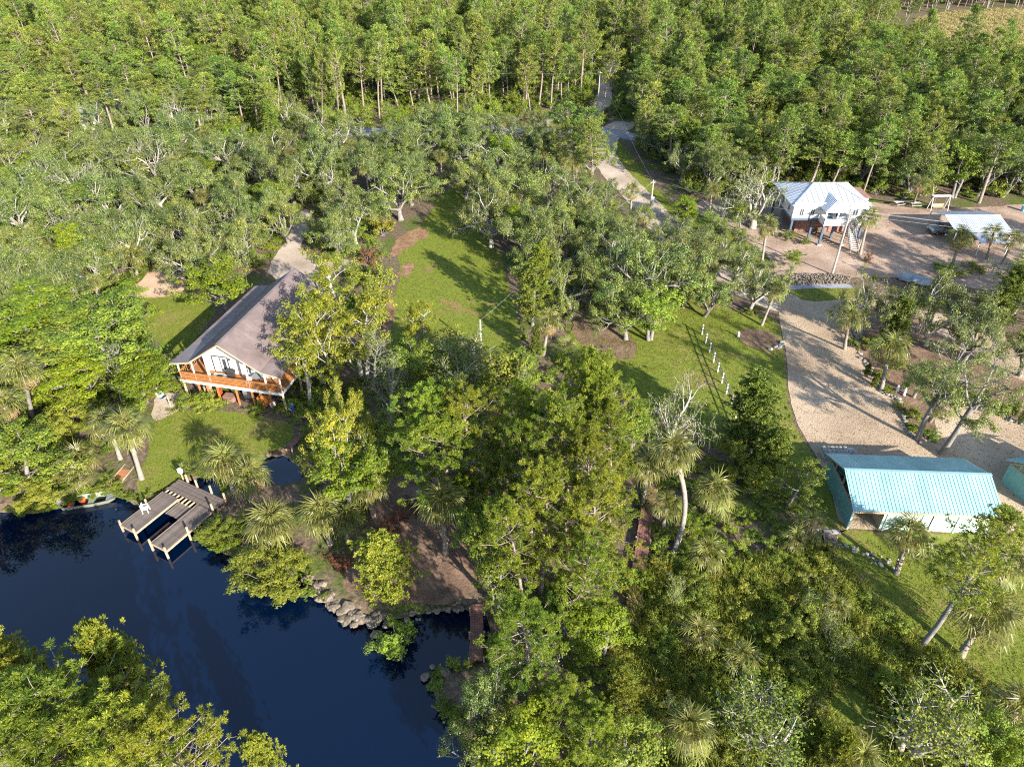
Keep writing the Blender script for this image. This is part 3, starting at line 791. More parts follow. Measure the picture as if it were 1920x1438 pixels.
# ---------------------------------------------------------------- white house on posts
WX, WY = 43.8, 105.2
wh = thing('stilt_house', 'white stilt house with pale hipped metal roof and gabled front porch', 'house', (WX, WY, 0), 0)
W_, D_ = 11.9, 9.8
e, rz = 5.7, 7.45
r0, r1, rm = 4.3, 7.7, 4.9
FL, FR, BL, BR = (-0.3, -0.3, e - 0.1), (W_ + 0.3, -0.3, e - 0.1), (-0.3, D_ + 0.3, e - 0.1), (W_ + 0.3, D_ + 0.3, e - 0.1)
RL, RR = (r0, rm, rz), (r1, rm, rz)
def hip(parent, poly, n, mat, tri=False):
    """Hip face cut into ribbed sheets."""
    P_ = [Vector(p) for p in poly]
    if len(P_) == 3:
        A, B, T = P_
        for i in range(n):
            u0, u1 = i / n + 0.004, (i + 1) / n - 0.004
            a, b = A.lerp(B, u0), A.lerp(B, u1)
            def up(u):
                w = Vector(A).lerp(Vector(B), 0.5)
                h = 1 - abs(2 * u - 1)
                return A.lerp(B, u) + (T - w) * h
            m = MB(); q = [a, b, up(u1), up(u0)]
            if (u0 < 0.5 < u1): q = [a, b, up(u1), T, up(u0)]
            if (q[1] - q[0]).cross(q[2] - q[0]).z < 0: q = q[::-1]
            m.slab(q, 0.02)
            m.bar(a + Vector((0, 0, 0.02)), up(u0) + Vector((0, 0, 0.02)), 0.05, 0.03)
            m.build('roof_panel', mat, parent)
    else:
        A, B, C, D = P_
        L = (B - A).length
        uD = (D - A).dot((B - A).normalized()) / L; uC = (C - A).dot((B - A).normalized()) / L
        H_ = D - A - (B - A) * uD
        def up(u):
            h = min(1, u / uD if u < uD else (1 - u) / (1 - uC) if u > uC else 1)
            return A.lerp(B, u) + H_ * h
        for i in range(n):
            u0, u1 = i / n + 0.003, (i + 1) / n - 0.003
            q = [A.lerp(B, u0), A.lerp(B, u1), up(u1), up(u0)]
            for uk in (uC, uD):
                if u0 < uk < u1: q.insert(3, up(uk))
            if (q[1] - q[0]).cross(q[2] - q[0]).z < 0: q = q[::-1]
            m = MB(); m.slab(q, 0.02)
            m.bar(A.lerp(B, u0) + Vector((0, 0, 0.02)), up(u0) + Vector((0, 0, 0.02)), 0.05, 0.03)
            m.build('roof_panel', mat, parent)
hip(wh, [FL, FR, RR, RL], 14, M['roof_white'])
hip(wh, [BR, BL, RL, RR], 14, M['roof_white'])
hip(wh, [BL, FL, RL], 12, M['roof_white'])
hip(wh, [FR, BR, RR], 12, M['roof_white'])
m = MB()
for a, b in ((FL, RL), (BL, RL), (FR, RR), (BR, RR), (RL, RR)):
    m.bar(Vector(a) + Vector((0, 0, 0.05)), Vector(b) + Vector((0, 0, 0.05)), 0.22, 0.05)
m.build('ridge_cap', M['roof_white'], wh)
FLZ = 3.5
m = MB(); m.b2((0.1, 0.1, FLZ), (W_ - 0.1, D_ - 0.1, e - 0.12)); m.build('wall', M['white'], wh)
m = MB(); m.b2((0.0, 0.0, FLZ - 0.3), (W_, D_, FLZ - 0.01)); m.build('floor_slab', M['blue_post'], wh)
m = MB(); m.b2((2.2, 3.0, 0.0), (W_ - 1.2, D_ - 1.0, FLZ - 0.31)); m.build('added_underfloor_fill', M['brick'], wh)  # brown block added so the open space under the floor looks dark
for i in range(11):
    m = MB(); m.b2((0.09, 0.066, FLZ + 0.02 + 0.235 * i), (W_ - 0.09, 0.094, FLZ + 0.235 * (i + 1) - 0.008)); m.build('siding_board', M['white'], wh)
for x in (1.4, 3.1):
    window(wh, (x, 0.066, 4.5), 0.7, 1.2, frame=M['white'])
window(wh, (9.8, 0.066, 4.5), 0.9, 1.2, frame=M['white'])
window(wh, (11.0, 0.066, 4.5), 0.6, 1.2, frame=M['white'])
for y in (2, 5, 8): window(wh, (0.1, y, 4.5), 0.9, 1.2, axis='y-', frame=M['white'])
for y in (2, 5, 8): window(wh, (W_ - 0.1, y, 4.5), 0.9, 1.2, axis='y+', frame=M['white'])
for x in (0.4, 3.6, 7.2, 10.8, 11.6):
    for y in (0.4, 5.0, 9.4):
        m = MB(); m.b2((x - 0.15, y - 0.15, 0), (x + 0.15, y + 0.15, FLZ - 0.3)); m.build('stilt', M['blue_post'], wh)
# porch with hipped gable
px0, px1, py0 = 4.3, 8.1, -2.3
pz, pr = 5.5, 6.75
pm = (px0 + px1) / 2
yb = -0.3 + (pr - (e - 0.1)) / (rz - (e - 0.1)) * (rm + 0.3)
pk = (pm, py0 + 1.3, pr)
panels(wh, (px0 - 0.25, py0 - 0.2, pz), (px0 - 0.25, -0.35, pz), (pm, yb, pr), pk, 4, M['roof_white'], ribs=2, name='porch_roof_panel')
panels(wh, (px1 + 0.25, -0.35, pz), (px1 + 0.25, py0 - 0.2, pz), pk, (pm, yb, pr), 4, M['roof_white'], ribs=2, name='porch_roof_panel')
m = MB(); m.slab([(px0 - 0.25, py0 - 0.2, pz - 0.01), (px1 + 0.25, py0 - 0.2, pz - 0.01), (pk[0], pk[1], pk[2] - 0.01)], 0.03); m.build('porch_roof_panel', M['roof_white'], wh)
m = MB(); m.b2((px0, py0, FLZ - 0.25), (px1, 0.05, FLZ)); m.build('porch_floor', M['white'], wh)
m = MB(); m.b2((px0, py0, FLZ + 0.004), (px1, py0 + 0.06, FLZ + 0.85)); m.b2((px0, py0 + 0.06, FLZ + 0.004), (px0 + 0.06, -0.02, FLZ + 0.85)); m.build('porch_rail', M['white'], wh)
for x in (px0 + 0.1, pm, px1 - 0.1):
    m = MB(); m.b2((x - 0.1, py0 + 0.07, FLZ), (x + 0.1, py0 + 0.25, pz)); m.build('porch_post', M['white'], wh)
for x in (px0 + 0.15, px1 - 0.15):
    m = MB(); m.b2((x - 0.16, py0 + 0.05, 0.2), (x + 0.16, py0 + 0.36, FLZ - 0.26)); m.build('stilt', M['blue_post'], wh)
    m = MB(); m.b2((x - 0.3, py0 - 0.1, 0), (x + 0.3, py0 + 0.5, 0.2)); m.build('footing', M['concrete'], wh)
dm = MB(); dm.b2((5.4, 0.02, FLZ + 0.01), (6.3, 0.06, FLZ + 2.1)); dr = dm.build('door', M['blue_post'], wh)
window(wh, (7.2, 0.066, 4.4), 0.8, 1.3, frame=M['white'])
# stair
m = MB()
for i in range(13):
    m.b2((8.15 + 0.0, -2.2 - 0.27 * i, FLZ - 0.22 * (i + 1)), (9.25, -1.9 - 0.27 * i, FLZ - 0.22 * (i + 1) + 0.05))
m.build('stair_treads', M['concrete'], wh)
m = MB()
for x in (8.12, 9.28):
    m.bar((x, -1.7, FLZ + 0.8), (x, -5.4, 0.85), 0.07); m.bar((x, -1.8, FLZ - 0.15), (x, -5.5, 0.1), 0.06, 0.25)
    for i in range(6): m.bar((x, -2.0 - 0.65 * i, FLZ - 0.2 - 0.5 * i + 0.2), (x, -2.0 - 0.65 * i, FLZ + 0.65 - 0.5 * i), 0.05)
m.build('stair_rail', M['concrete'], wh)
m = MB(); m.b2((9.3, -2.0, 0.0), (9.42, -1.9, 2.6)); m.b2((8.1, -1.9, FLZ - 0.2), (11.2, 0.0, FLZ - 0.02)); m.b2((11.1, -1.9, 0), (11.2, -1.8, FLZ - 0.2)); m.build('landing', M['concrete'], wh)
m = MB(); m.b2((8.1, -1.9, FLZ + 0.02), (11.2, -1.85, FLZ + 0.9)); m.b2((11.15, -1.85, FLZ + 0.02), (11.2, 0.0, FLZ + 0.9)); m.build('landing_rail', M['concrete'], wh)
# small rear annex
m = MB(); m.b2((W_ + 0.05, 5.0, 0.2), (W_ + 1.9, 9.0, 5.0)); m.build('annex_wall', M['white'], wh)
m = MB(); m.slab([(W_ + 0.0, 4.7, 5.25), (W_ + 2.2, 4.7, 5.02), (W_ + 2.2, 9.3, 5.02), (W_ + 0.0, 9.3, 5.25)], 0.05); m.build('annex_roof', M['brick'], wh)

# ---------------------------------------------------------------- carport with vehicles
cp = thing('carport', 'open white metal carport with ridged roof over parked cars', 'carport', (68.4, 102.0, 0), 0)
CW, CD, CE, CR, CY = 8.8, 8.4, 2.6, 3.6, 4.3
panels(cp, (0, 0, CE), (CW, 0, CE), (CW, CY, CR), (0, CY, CR), 9, M['roof_white'], ribs=3)
panels(cp, (CW, CD, CE), (0, CD, CE), (0, CY + 0.03, CR), (CW, CY + 0.03, CR), 9, M['roof_white'], ribs=3)
m = MB(); m.bar((0, CY + 0.015, CR + 0.04), (CW, CY + 0.015, CR + 0.04), 0.25, 0.04); m.build('ridge_cap', M['roof_white'], cp)
for x in (0.15, CW / 2, CW - 0.15):
    for y in (0.15, CD - 0.15):
        m = MB(); m.b2((x - 0.06, y - 0.06, 0), (x + 0.06, y + 0.06, CE - 0.03)); m.build('post', M['white'], cp)
m = MB(); m.slab([(2.6, -2.6, 2.05), (7.2, -2.6, 2.05), (7.2, -0.03, 2.5), (2.6, -0.03, 2.5)], 0.04); m.build('lean_to_roof', M['roof_white'], cp)
for x in (2.7, 7.1):
    m = MB(); m.b2((x - 0.05, -2.5, 0), (x + 0.05, -2.4, 2.03)); m.build('post', M['white'], cp)

def car(label, paint, loc, rz, suv=True, cat='car'):
    t = thing('parked_car', label, cat, loc, rz)
    prof = [(-2.25, 0.42), (-2.3, 0.75), (-2.1, 1.0), (-1.15, 1.1), (-0.55, 1.62), (0.3, 1.70), (1.75, 1.66), (2.15, 1.12), (2.25, 0.8), (2.2, 0.42)]
    m = MB(); n = len(prof)
    def wid(z): return 0.9 if z < 1.15 else 0.9 - (z - 1.1) * 0.28
    vs = [(x, -wid(z), z) for x, z in prof] + [(x, wid(z), z) for x, z in prof]
    m.add(vs, [tuple(range(n)), tuple(range(2 * n - 1, n - 1, -1))] + [(i, n + i, n + (i + 1) % n, (i + 1) % n) for i in range(n)])
    m.build('body', paint, t, bevel=0.05)
    m = MB(); m.add([(-1.13, -0.78, 1.14), (-1.13, 0.78, 1.14), (-0.6, 0.70, 1.60), (-0.6, -0.70, 1.60)], [(0, 3, 2, 1)]); m.v = [(v[0] - 0.03, v[1], v[2] + 0.03) for v in m.v]; m.build('windscreen', M['glass'], t)
    for s in (-1, 1):
        m = MB(); q = [(-0.75, s * 0.905, 1.18), (1.95, s * 0.905, 1.18), (1.68, s * 0.80, 1.58), (-0.4, s * 0.80, 1.58)]
        m.add(q, [(0, 1, 2, 3) if s < 0 else (3, 2, 1, 0)]); m.build('side_window', M['glass'], t)
        m = MB(); m.b2((-2.34, s * 0.68 - 0.16, 0.72), (-2.24, s * 0.68 + 0.16, 0.88)); m.build('headlight', M['lamp'], t)
        for x in (-1.4, 1.4):
            w = MB(); w.tube([(x, s * 0.72, 0.34), (x, s * 0.93, 0.34)], 0.34, n=14); wo = w.build('wheel', M['tyre'], t)
            w = MB(); w.tube([(x, s * 0.93, 0.34), (x, s * 0.945, 0.34)], 0.2, n=10); w.build('rim', M['steel'], wo)
    m = MB(); m.b2((-2.36, -0.5, 0.5), (-2.27, 0.5, 0.7)); m.build('grille', M['black'], t)
    return t
car('silver car parked nose out under the white carport', M['car_silver'], (69.9, 107.6, 0.02), math.radians(3))
car('dark red car parked beside the silver car under the white carport', M['car_dark'], (71.3, 104.6, 0.02), math.radians(3))

# ---------------------------------------------------------------- homes far back among the pines
def cottage(label, loc, rz, w, d, mat, hgt=2.6, rise=1.4):
    t = thing('cottage', label, 'house', loc, rz)
    m = MB(); m.b2((-w / 2, -d / 2, 0), (w / 2, d / 2, hgt)); m.build('wall', M['cream'], t)
    panels(t, (-w / 2 - 0.4, -d / 2 - 0.4, hgt), (w / 2 + 0.4, -d / 2 - 0.4, hgt), (w / 2 + 0.4, 0, hgt + rise), (-w / 2 - 0.4, 0, hgt + rise), 8, mat, ribs=2)
    panels(t, (w / 2 + 0.4, d / 2 + 0.4, hgt), (-w / 2 - 0.4, d / 2 + 0.4, hgt), (-w / 2 - 0.4, 0.03, hgt + rise), (w / 2 + 0.4, 0.03, hgt + rise), 8, mat, ribs=2)
    for x in (-w / 4, w / 4): window(t, (x, -d / 2, 1.5), 1.0, 1.1, frame=M['white'])
    return t
c1 = G(190, 208, 3); cottage('low house with grey white metal roof hidden among bright pines', (c1[0], c1[1], 0), 0.35, 9, 8, M['roof_grey'], hgt=3.0, rise=1.6)
c2 = G(208, 186, 3); cottage('house with dark green roof standing behind the grey roofed house among pines', (c2[0] + 2, c2[1] + 4, 0), 0.2, 8, 6, M['dark_green'], hgt=3.0)
c3 = G(372, 178, 2); cottage('low shed with pale dusty roof beside tall bare pine trunks', (c3[0], c3[1], 0), -0.3, 9, 6, M['roof_grey'], hgt=2.6)
CLEARC = [(c1[0], c1[1], 7), (c2[0] + 2, c2[1] + 4, 6), (c3[0], c3[1], 7)]

# ================================================================ DOCKS, BOATS AND SMALL THINGS
DO = (-32.99, 48.26); DA = math.radians(-27.5)
dock = thing('boat_dock', 'weathered grey timber boat dock with two fingers and tall pilings', 'dock', (DO[0], DO[1], 0), DA)
def boards(parent, x0, x1, y0, y1, z, along='y', w=0.15, mat=None, jitter=0.0):
    mat = mat or M['wood_grey']
    if along == 'y':
        n = int(round((x1 - x0) / w)); ww = (x1 - x0) / n
        mm = MB(); mm.box((0, 0, 0), (ww - 0.018, y1 - y0, 0.045)); me = mm.mesh('plank', mat)
        for i in range(n):
            inst('plank', me, parent, (x0 + ww * (i + 0.5), (y0 + y1) / 2 + rnd.uniform(-jitter, jitter), z + rnd.uniform(-0.006, 0.006)), (0, 0, rnd.uniform(-0.002, 0.002)))
    else:
        n = int(round((y1 - y0) / w)); ww = (y1 - y0) / n
        mm = MB(); mm.box((0, 0, 0), (x1 - x0, ww - 0.018, 0.045)); me = mm.mesh('plank', mat)
        for i in range(n):
            inst('plank', me, parent, ((x0 + x1) / 2 + rnd.uniform(-jitter, jitter), y0 + ww * (i + 0.5), z + rnd.uniform(-0.006, 0.006)), (0, 0, rnd.uniform(-0.004, 0.004)))
boards(dock, 0.0, 2.0, -4.7, 0.0, 0.30, jitter=0.03)
boards(dock, 4.2, 6.1, -4.9, 0.3, 0.30, jitter=0.03)
boards(dock, 0.0, 6.1, 0.38, 1.9, 0.30, along='x', jitter=0.04)
boards(dock, 2.12, 4.1, -1.7, -0.05, 0.02, jitter=0.03)
m = MB()
for x in np.linspace(0.15, 4.1, 9): m.bar((x, -0.25, 0.2), (x, 0.6, 0.2), 0.09, 0.14)
m.build('joists', M['wood_tan'], dock)
m = MB()
for a, b in (((2.03, -4.7), (2.03, 0)), ((-0.03, -4.75), (2.05, -4.75)), ((4.17, -4.95), (6.13, -4.95)), ((6.13, -4.9), (6.13, 0.3)), ((4.17, -4.9), (4.17, 0)), ((-0.03, -4.7), (-0.03, 0))):
    m.bar((a[0], a[1], 0.22), (b[0], b[1], 0.22), 0.05, 0.2)
m.build('edge_boards', M['wood_tan'], dock)
for x, y, h in ((0.0, -4.7, 0.95), (2.0, -4.8, 1.0), (4.2, -5.0, 0.95), (6.1, -5.0, 0.9), (6.2, -2.6, 1.25), (6.2, 0.3, 1.55), (0.1, -1.9, 1.2), (2.3, 2.0, 1.35), (4.2, 2.0, 1.45), (0.9, 2.1, 1.3), (5.9, 2.0, 1.2)):
    mm = MB(); mm.tube([(x, y, -1.6), (x, y, 0.3 + (h - 0.3) * 0.8)], [0.11, 0.10], n=8); mm.build('piling', M['wood_tan'], dock)
def at_dock(x, y, z=0.0):
    c, s = math.cos(DA), math.sin(DA)
    return (DO[0] + c * x - s * y, DO[1] + s * x + c * y, z)

def chair(label, loc, rz, mat, group=None):
    t = thing('plastic_chair', label, 'chair', loc, rz, group)
    m = MB(); m.b2((-0.27, -0.26, 0.40), (0.27, 0.26, 0.45)); m.build('seat', mat, t, bevel=0.015)
    m = MB()
    for i in range(5): m.b2((-0.25 + 0.105 * i, 0.24, 0.46), (-0.17 + 0.105 * i, 0.29, 0.86))
    m.b2((-0.27, 0.235, 0.82), (0.27, 0.295, 0.92)); m.build('backrest', mat, t)
    for x in (-0.24, 0.24):
        for y in (-0.23, 0.23):
            m = MB(); m.bar((x, y, 0.40), (x * 1.1, y * 1.1, 0), 0.05); m.build('leg', mat, t)
        m = MB(); m.bar((x, -0.22, 0.66), (x, 0.25, 0.68), 0.07, 0.03); m.bar((x, -0.21, 0.45), (x, -0.21, 0.65), 0.04); m.build('armrest', mat, t)
    return t
chair('white plastic chair standing on the grey boat dock', at_dock(0.75, -2.5, 0.325), DA + 2.2, M['plastic_white'])
chair('white plastic chair on the orange balcony behind the railing', at_house(8.05, 0.55, DZ), HA + 0.3, M['plastic_white'])
pp = thing('information_post', 'white box on a short post at the landward corner of the dock', 'post', at_dock(0.1, 2.2, 0), DA)
m = MB(); m.bar((0, 0, 0), (0, 0, 1.0), 0.1); m.build('post', M['wood_tan'], pp)
m = MB(); m.b2((-0.2, -0.15, 0.95), (0.2, 0.15, 1.45)); m.build('box', M['plastic_white'], pp, bevel=0.02)

# jon boat
bt = thing('flat_boat', 'open olive aluminium boat with outboard motor and red cushions moored at the bank', 'boat', (-39.9, 47.75, WATER_Z - 0.12), math.radians(13))
st = [(-2.25, 0.62, 0.0, 0.52), (-1.0, 0.68, 0.0, 0.52), (0.6, 0.68, 0.0, 0.54), (1.7, 0.60, 0.12, 0.60), (2.3, 0.46, 0.36, 0.68)]
m = MB()
vs = []; fs = []
for x, w, zb, zt in st:
    vs += [(x, -w - 0.14, zt), (x, -w * 0.86, zb), (x, w * 0.86, zb), (x, w + 0.14, zt), (x, w + 0.08, zt), (x, w * 0.86 - 0.05, zb + 0.04), (x, -w * 0.86 + 0.05, zb + 0.04), (x, -w - 0.08, zt)]
for i in range(len(st) - 1):
    for k in range(8):
        a, b = i * 8 + k, i * 8 + (k + 1) % 8
        fs.append((a, b, b + 8, a + 8))
fs += [(0, 3, 2, 1), (32, 33, 34, 35)]
fs += [(0, 1, 2, 3)]
m.add(vs, fs[:-1]); m.build('hull', M['boat'], bt)
for x, wd in ((-1.85, 0.42), (-0.1, 0.5)):
    m = MB(); m.b2((x, -0.66, 0.08), (x + wd, 0.66, 0.36)); m.build('bench', M['boat'], bt)
m = MB(); m.b2((1.55, -0.5, 0.42), (2.2, 0.5, 0.56)); m.build('bow_deck', M['steel'], bt)
mo = MB(); mo.b2((-2.75, -0.16, 0.45), (-2.35, 0.16, 0.95)); mo = mo.build('outboard_motor', M['steel'], bt, bevel=0.05)
m = MB(); m.bar((-2.5, 0, 0.45), (-2.6, 0, -0.3), 0.14); m.build('motor_leg', M['black'], mo)
m = MB(); m.bar((-2.4, 0.05, 0.75), (-1.9, 0.3, 0.8), 0.05); m.build('tiller', M['black'], mo)
def loose(name, label, cat, loc, rz, build, group=None):
    t = thing(name, label, cat, loc, rz, group); build(t); return t
def boatpt(x, y, z):
    a = math.radians(13); c, s = math.cos(a), math.sin(a)
    return (-39.9 + c * x - s * y, 47.75 + s * x + c * y, WATER_Z - 0.12 + z)
def cushion(mat, size):
    def f(t):
        m = MB(); m.b2((-size[0], -size[1], 0), (size[0], size[1], size[2])); m.build('pad', mat, t, bevel=min(0.05, size[2] * 0.4))
        m = MB(); m.bar((-size[0] * 0.6, -size[1] - 0.02, size[2] * 0.5), (size[0] * 0.6, -size[1] - 0.02, size[2] * 0.5), 0.03); m.build('strap', M['white'], t)
    return f
loose('cushion', 'red and white cushion on the stern bench of the olive boat', 'cushion', boatpt(-1.62, -0.2, 0.365), 0.3, cushion(M['red'], (0.19, 0.38, 0.14)))
def tub(t):
    m = MB(); m.tube([(0, 0, 0), (0, 0, 0.3)], [0.24, 0.30], n=16); m.build('tub', M['red'], t)
    m = MB(); m.tube([(0, 0, 0.3), (0, 0, 0.335)], [0.32, 0.31], n=16); m.build('rim', M['orange'], t)
loose('bucket', 'orange red tub lying in the middle of the olive boat', 'tub', boatpt(-0.75, 0.25, 0.05), 0, tub)

# rust coloured ramp by the boat
rp = thing('boat_ramp', 'rust orange boarded ramp running down to the moored boat', 'ramp', (-38.35, 49.0, 0), math.radians(-2))
rp.rotation_euler = (math.radians(-4), 0, math.radians(-6))
for i in range(26):
    pass
pm = MB(); pm.box((0, 0, 0), (1.0, 0.17, 0.05)); pme = pm.mesh('plank', M['wood_rust'])
for i in range(22): inst('plank', pme, rp, (0.0 + rnd.uniform(-0.01, 0.01), 0.1 + 0.175 * i, 0.16))
m = MB(); m.b2((-0.6, 0.0, 0.02), (-0.5, 3.9, 0.24)); m.b2((0.5, 0.0, 0.02), (0.6, 3.9, 0.24)); m.build('side_rails', M['wood_tan'], rp)

def boardwalk(label, a, b, w, z, mat, rails=False, pw=0.19):
    a = Vector(a); b = Vector(b); L = (b - a).length
    t = thing('boardwalk', label, 'boardwalk', (a.x, a.y, 0), math.atan2(b.y - a.y, b.x - a.x))
    n = int(L / pw)
    pm = MB(); pm.box((0, 0, 0), (pw - 0.02, w, 0.05)); me = pm.mesh('plank', mat)
    for i in range(n):
        inst('plank', me, t, (pw * (i + 0.5), rnd.uniform(-0.03, 0.03), z + rnd.uniform(-0.008, 0.008)), (0, 0, rnd.uniform(-0.012, 0.012)))
    m = MB()
    for y in (-w * 0.38, w * 0.38): m.bar((0, y, z - 0.1), (L, y, z - 0.1), 0.08, 0.12)
    m.build('bearers', M['wood_grey'], t)
    for x in np.arange(0.2, L, 2.2):
        for y in (-w / 2 - 0.06, w / 2 + 0.06):
            mm = MB(); mm.tube([(x, y, -1.4), (x, y, z + (0.9 if rails else 0.05))], 0.07, n=6); mm.build('piling', M['wood_tan'], t)
    if rails:
        m = MB()
        for y in (-w / 2 - 0.06, w / 2 + 0.06): m.bar((0, y, z + 0.85), (L, y, z + 0.85), 0.09, 0.05)
        m.build('handrail', M['wood_tan'], t)
    return t
boardwalk('red brown plank boardwalk crossing the dark water by the rocky shore', (-2.66, 30.6, 0), (-2.8, 35.6, 0), 1.0, 0.35, M['wood_red'])
boardwalk('long shaded brown boardwalk running between pines and the bent palm', (9.3, 33.6, 0), (13.35, 49.5, 0), 1.15, 0.5, M['wood_red'])
boardwalk('short dark plank landing at the edge of the shed lawn', (28.1, 43.0, 0), (27.5, 39.9, 0), 1.15, 0.3, M['wood_grey'])
boardwalk('narrow pink brown footbridge over the small pond inlet', (-22.85, 54.4, 0), (-21.4, 57.3, 0), 0.7, 0.35, M['wood_red'])
boardwalk('small brown deck beside the pond inlet footbridge', (-21.9, 56.9, 0), (-20.3, 56.3, 0), 1.2, 0.38, M['wood_red'])
boardwalk('brown boardwalk end showing between shrubs near the pine trunks', (7.3, 30.2, 0), (8.4, 32.4, 0), 1.1, 0.4, M['wood_red'])
m = thing('stone_step', 'pale concrete slabs at the head of the short plank landing', 'slabs', (28.2, 43.45, 0), 0)
for i, (x, y) in enumerate(((-0.9, 0.1), (0.05, 0), (0.75, 0.05))):
    mm = MB(); mm.b2((x - 0.4, y - 0.25, 0), (x + 0.4, y + 0.25, 0.09)); mm.build('slab', M['stone_pale'], m, bevel=0.02)

# ---------------------------------------------------------------- fence
fe = thing('white_post_fence', 'fence of white posts with dark rails crossing the lawn', 'fence', (24.15, 61.9, 0), 0)
pm = MB(); pm.b2((-0.06, -0.06, 0), (0.06, 0.06, 1.35)); pm.b2((-0.075, -0.075, 1.35), (0.075, 0.075, 1.40)); pme = pm.mesh('post', M['white'])
for i in range(-2, 8): inst('post', pme, fe, (0, 2.11 * i, 0))
for z in (0.72, 1.22):
    m = MB(); m.bar((0.1, -4.4, z), (0.1, 15.0, z), 0.07, 0.09); m.build('rail', M['wood_grey'], fe)

# ---------------------------------------------------------------- utility poles and wires
def upole(label, x, y, h, arm=0.0, rz=0.0, box=False, meter=False):
    t = thing('utility_pole', label, 'utility pole', (x, y, 0), rz)
    m = MB(); m.tube([(0, 0, 0), (0, 0, h * 0.5), (0, 0, h)], [0.17, 0.14, 0.10], n=8); m.build('shaft', M['pole'], t)
    if arm:
        m = MB(); m.bar((-arm / 2, 0.12, h - 0.5), (arm / 2, 0.12, h - 0.5), 0.1, 0.12); m.build('crossarm', M['pole'], t)
        for k in (-0.45, -0.15, 0.15, 0.45):
            mm = MB(); mm.tube([(arm * k, 0.12, h - 0.44), (arm * k, 0.12, h - 0.22)], [0.06, 0.04], n=6); mm.build('insulator', M['steel'], t)
    if box:
        m = MB(); m.tube([(0.32, 0, h - 2.0), (0.32, 0, h - 1.1)], 0.24, n=10); m.build('transformer', M['steel'], t)
    if meter:
        m = MB(); m.b2((0.1, -0.25, h * 0.25), (0.4, 0.05, h * 0.45)); m.build('meter_box', M['white'], t)
    return t
P1 = upole('tall utility pole with crossarm and transformer in front of the white stilt house', 46.7, 93.1, 10.2, 2.2, 0.5, box=True)
upole('short grey pole with one wire standing on the middle lawn', -3.8, 72.6, 4.6, 0.0)
upole('thin service pole with a white meter box beside the sandy road', 23.9, 117.0, 5.4, 0.9, 0.4, meter=True)
upole('bare utility pole against the dark wood left of the white house', 39.0, 131.0, 9.0, 0.8, 0.2)
upole('distant utility pole where the tarmac road enters the wood', 20.9, 179.8, 9.0, 1.2, 0.1)
upole('slim pole behind the cedar beyond the oaks', G(485, 205)[0], G(485, 205)[1], 7.0, 0.0)
def wire(label, pts, sag=0.6, r=0.011):
    P_ = []
    for a, b in zip(pts[:-1], pts[1:]):
        a = Vector(a); b = Vector(b)
        for i in range(12):
            t = i / 12
            p = a.lerp(b, t); p.z -= sag * 4 * t * (1 - t); P_.append(p)
    P_.append(Vector(pts[-1]))
    m = MB(); m.tube(P_, r, n=4, cap=False)
    tag(m.build('overhead_wire', M['wire']), label, 'wire', 'overhead wires')
for k, dz in ((-1.0, 0), (0.0, 0.0), (1.0, 0)):
    wire('overhead wire running from the transformer pole past the carport', [(46.7 + k * 0.8, 93.1 + k * 0.4, 9.95 - 0.4 * abs(k)), (105, 80 + k * 1.5, 9.6)], 0.9)
wire('overhead wire slung from the transformer pole towards the sandy road', [(46.7, 93.3, 8.6), (39.0, 131.0, 8.4)], 0.5)
wire('overhead wire slung from the transformer pole over the oaks', [(46.2, 93.0, 8.7), (24.0, 117.0, 5.2)], 0.5)
wire('service wire running from the road pole to the lawn side oaks', [(23.9, 117.0, 5.2), (12.0, 100.0, 4.8)], 0.3)
wire('thin service wire rising from the short lawn pole', [(-3.8, 72.6, 4.5), (3.0, 84.5, 5.0)], 0.2, 0.008)
wire('overhead wire following the verge from the road pole to the bend', [(23.9, 117.0, 5.1), (22.5, 150, 6.5), (20.9, 179.8, 8.6)], 0.5)
for k in (-0.4, 0.4): wire('far overhead wire stretching across the front of the pines', [(20.9, 179.8 + k, 8.7 + k * 0.5), (-45, 186 + k, 9.0 + k * 0.5), (-110, 190 + k, 9)], 0.7)

# ---------------------------------------------------------------- things near the houses
bq = thing('barbecue_grill', 'black covered barbecue grill on the orange balcony', 'grill', at_house(5.35, 1.55, DZ), HA)
m = MB(); m.b2((-0.35, -0.25, 0.0), (0.35, 0.25, 0.7)); m.build('cabinet', M['black'], bq, bevel=0.03)
m = MB(); m.tube([(-0.42, 0, 0.78), (0.42, 0, 0.78)], 0.28, n=12); m.build('hood', M['black'], bq)
dmt = thing('door_mat', 'pale mat with dark centre before the sliding door', 'mat', at_house(3.95, 1.45, DZ + 0.002), HA)
m = MB(); m.b2((-0.85, -0.35, 0), (0.85, 0.35, 0.02)); m.build('border', M['cream'], dmt); m = MB(); m.b2((-0.35, -0.2, 0.021), (0.35, 0.22, 0.03)); m.build('centre', M['black'], dmt)
tb = thing('patio_table', 'grey blue table top on the right part of the balcony', 'table', at_house(8.6, 1.5, DZ), HA)
m = MB(); m.b2((-0.6, -0.4, 0.68), (0.6, 0.4, 0.73)); m.build('table_top', M['tarp'], tb)
for x in (-0.5, 0.5):
    for y in (-0.3, 0.3): m = MB(); m.bar((x, y, 0), (x, y, 0.68), 0.05); m.build('leg', M['steel'], tb)
def junk(kind, label, x, y, s, mat, rz=0.0):
    t = thing(kind, label, kind.replace('_', ' '), at_house(x, y, 0.02), HA + rz)
    m = MB(); m.b2((-s[0] / 2, -s[1] / 2, 0), (s[0] / 2, s[1] / 2, s[2])); m.build('body', mat, t, bevel=0.04)
    m = MB(); m.b2((-s[0] / 2 - 0.02, -s[1] / 2 - 0.02, s[2]), (s[0] / 2 + 0.02, s[1] / 2 + 0.02, s[2] + 0.05)); m.build('lid', mat, t, bevel=0.01)
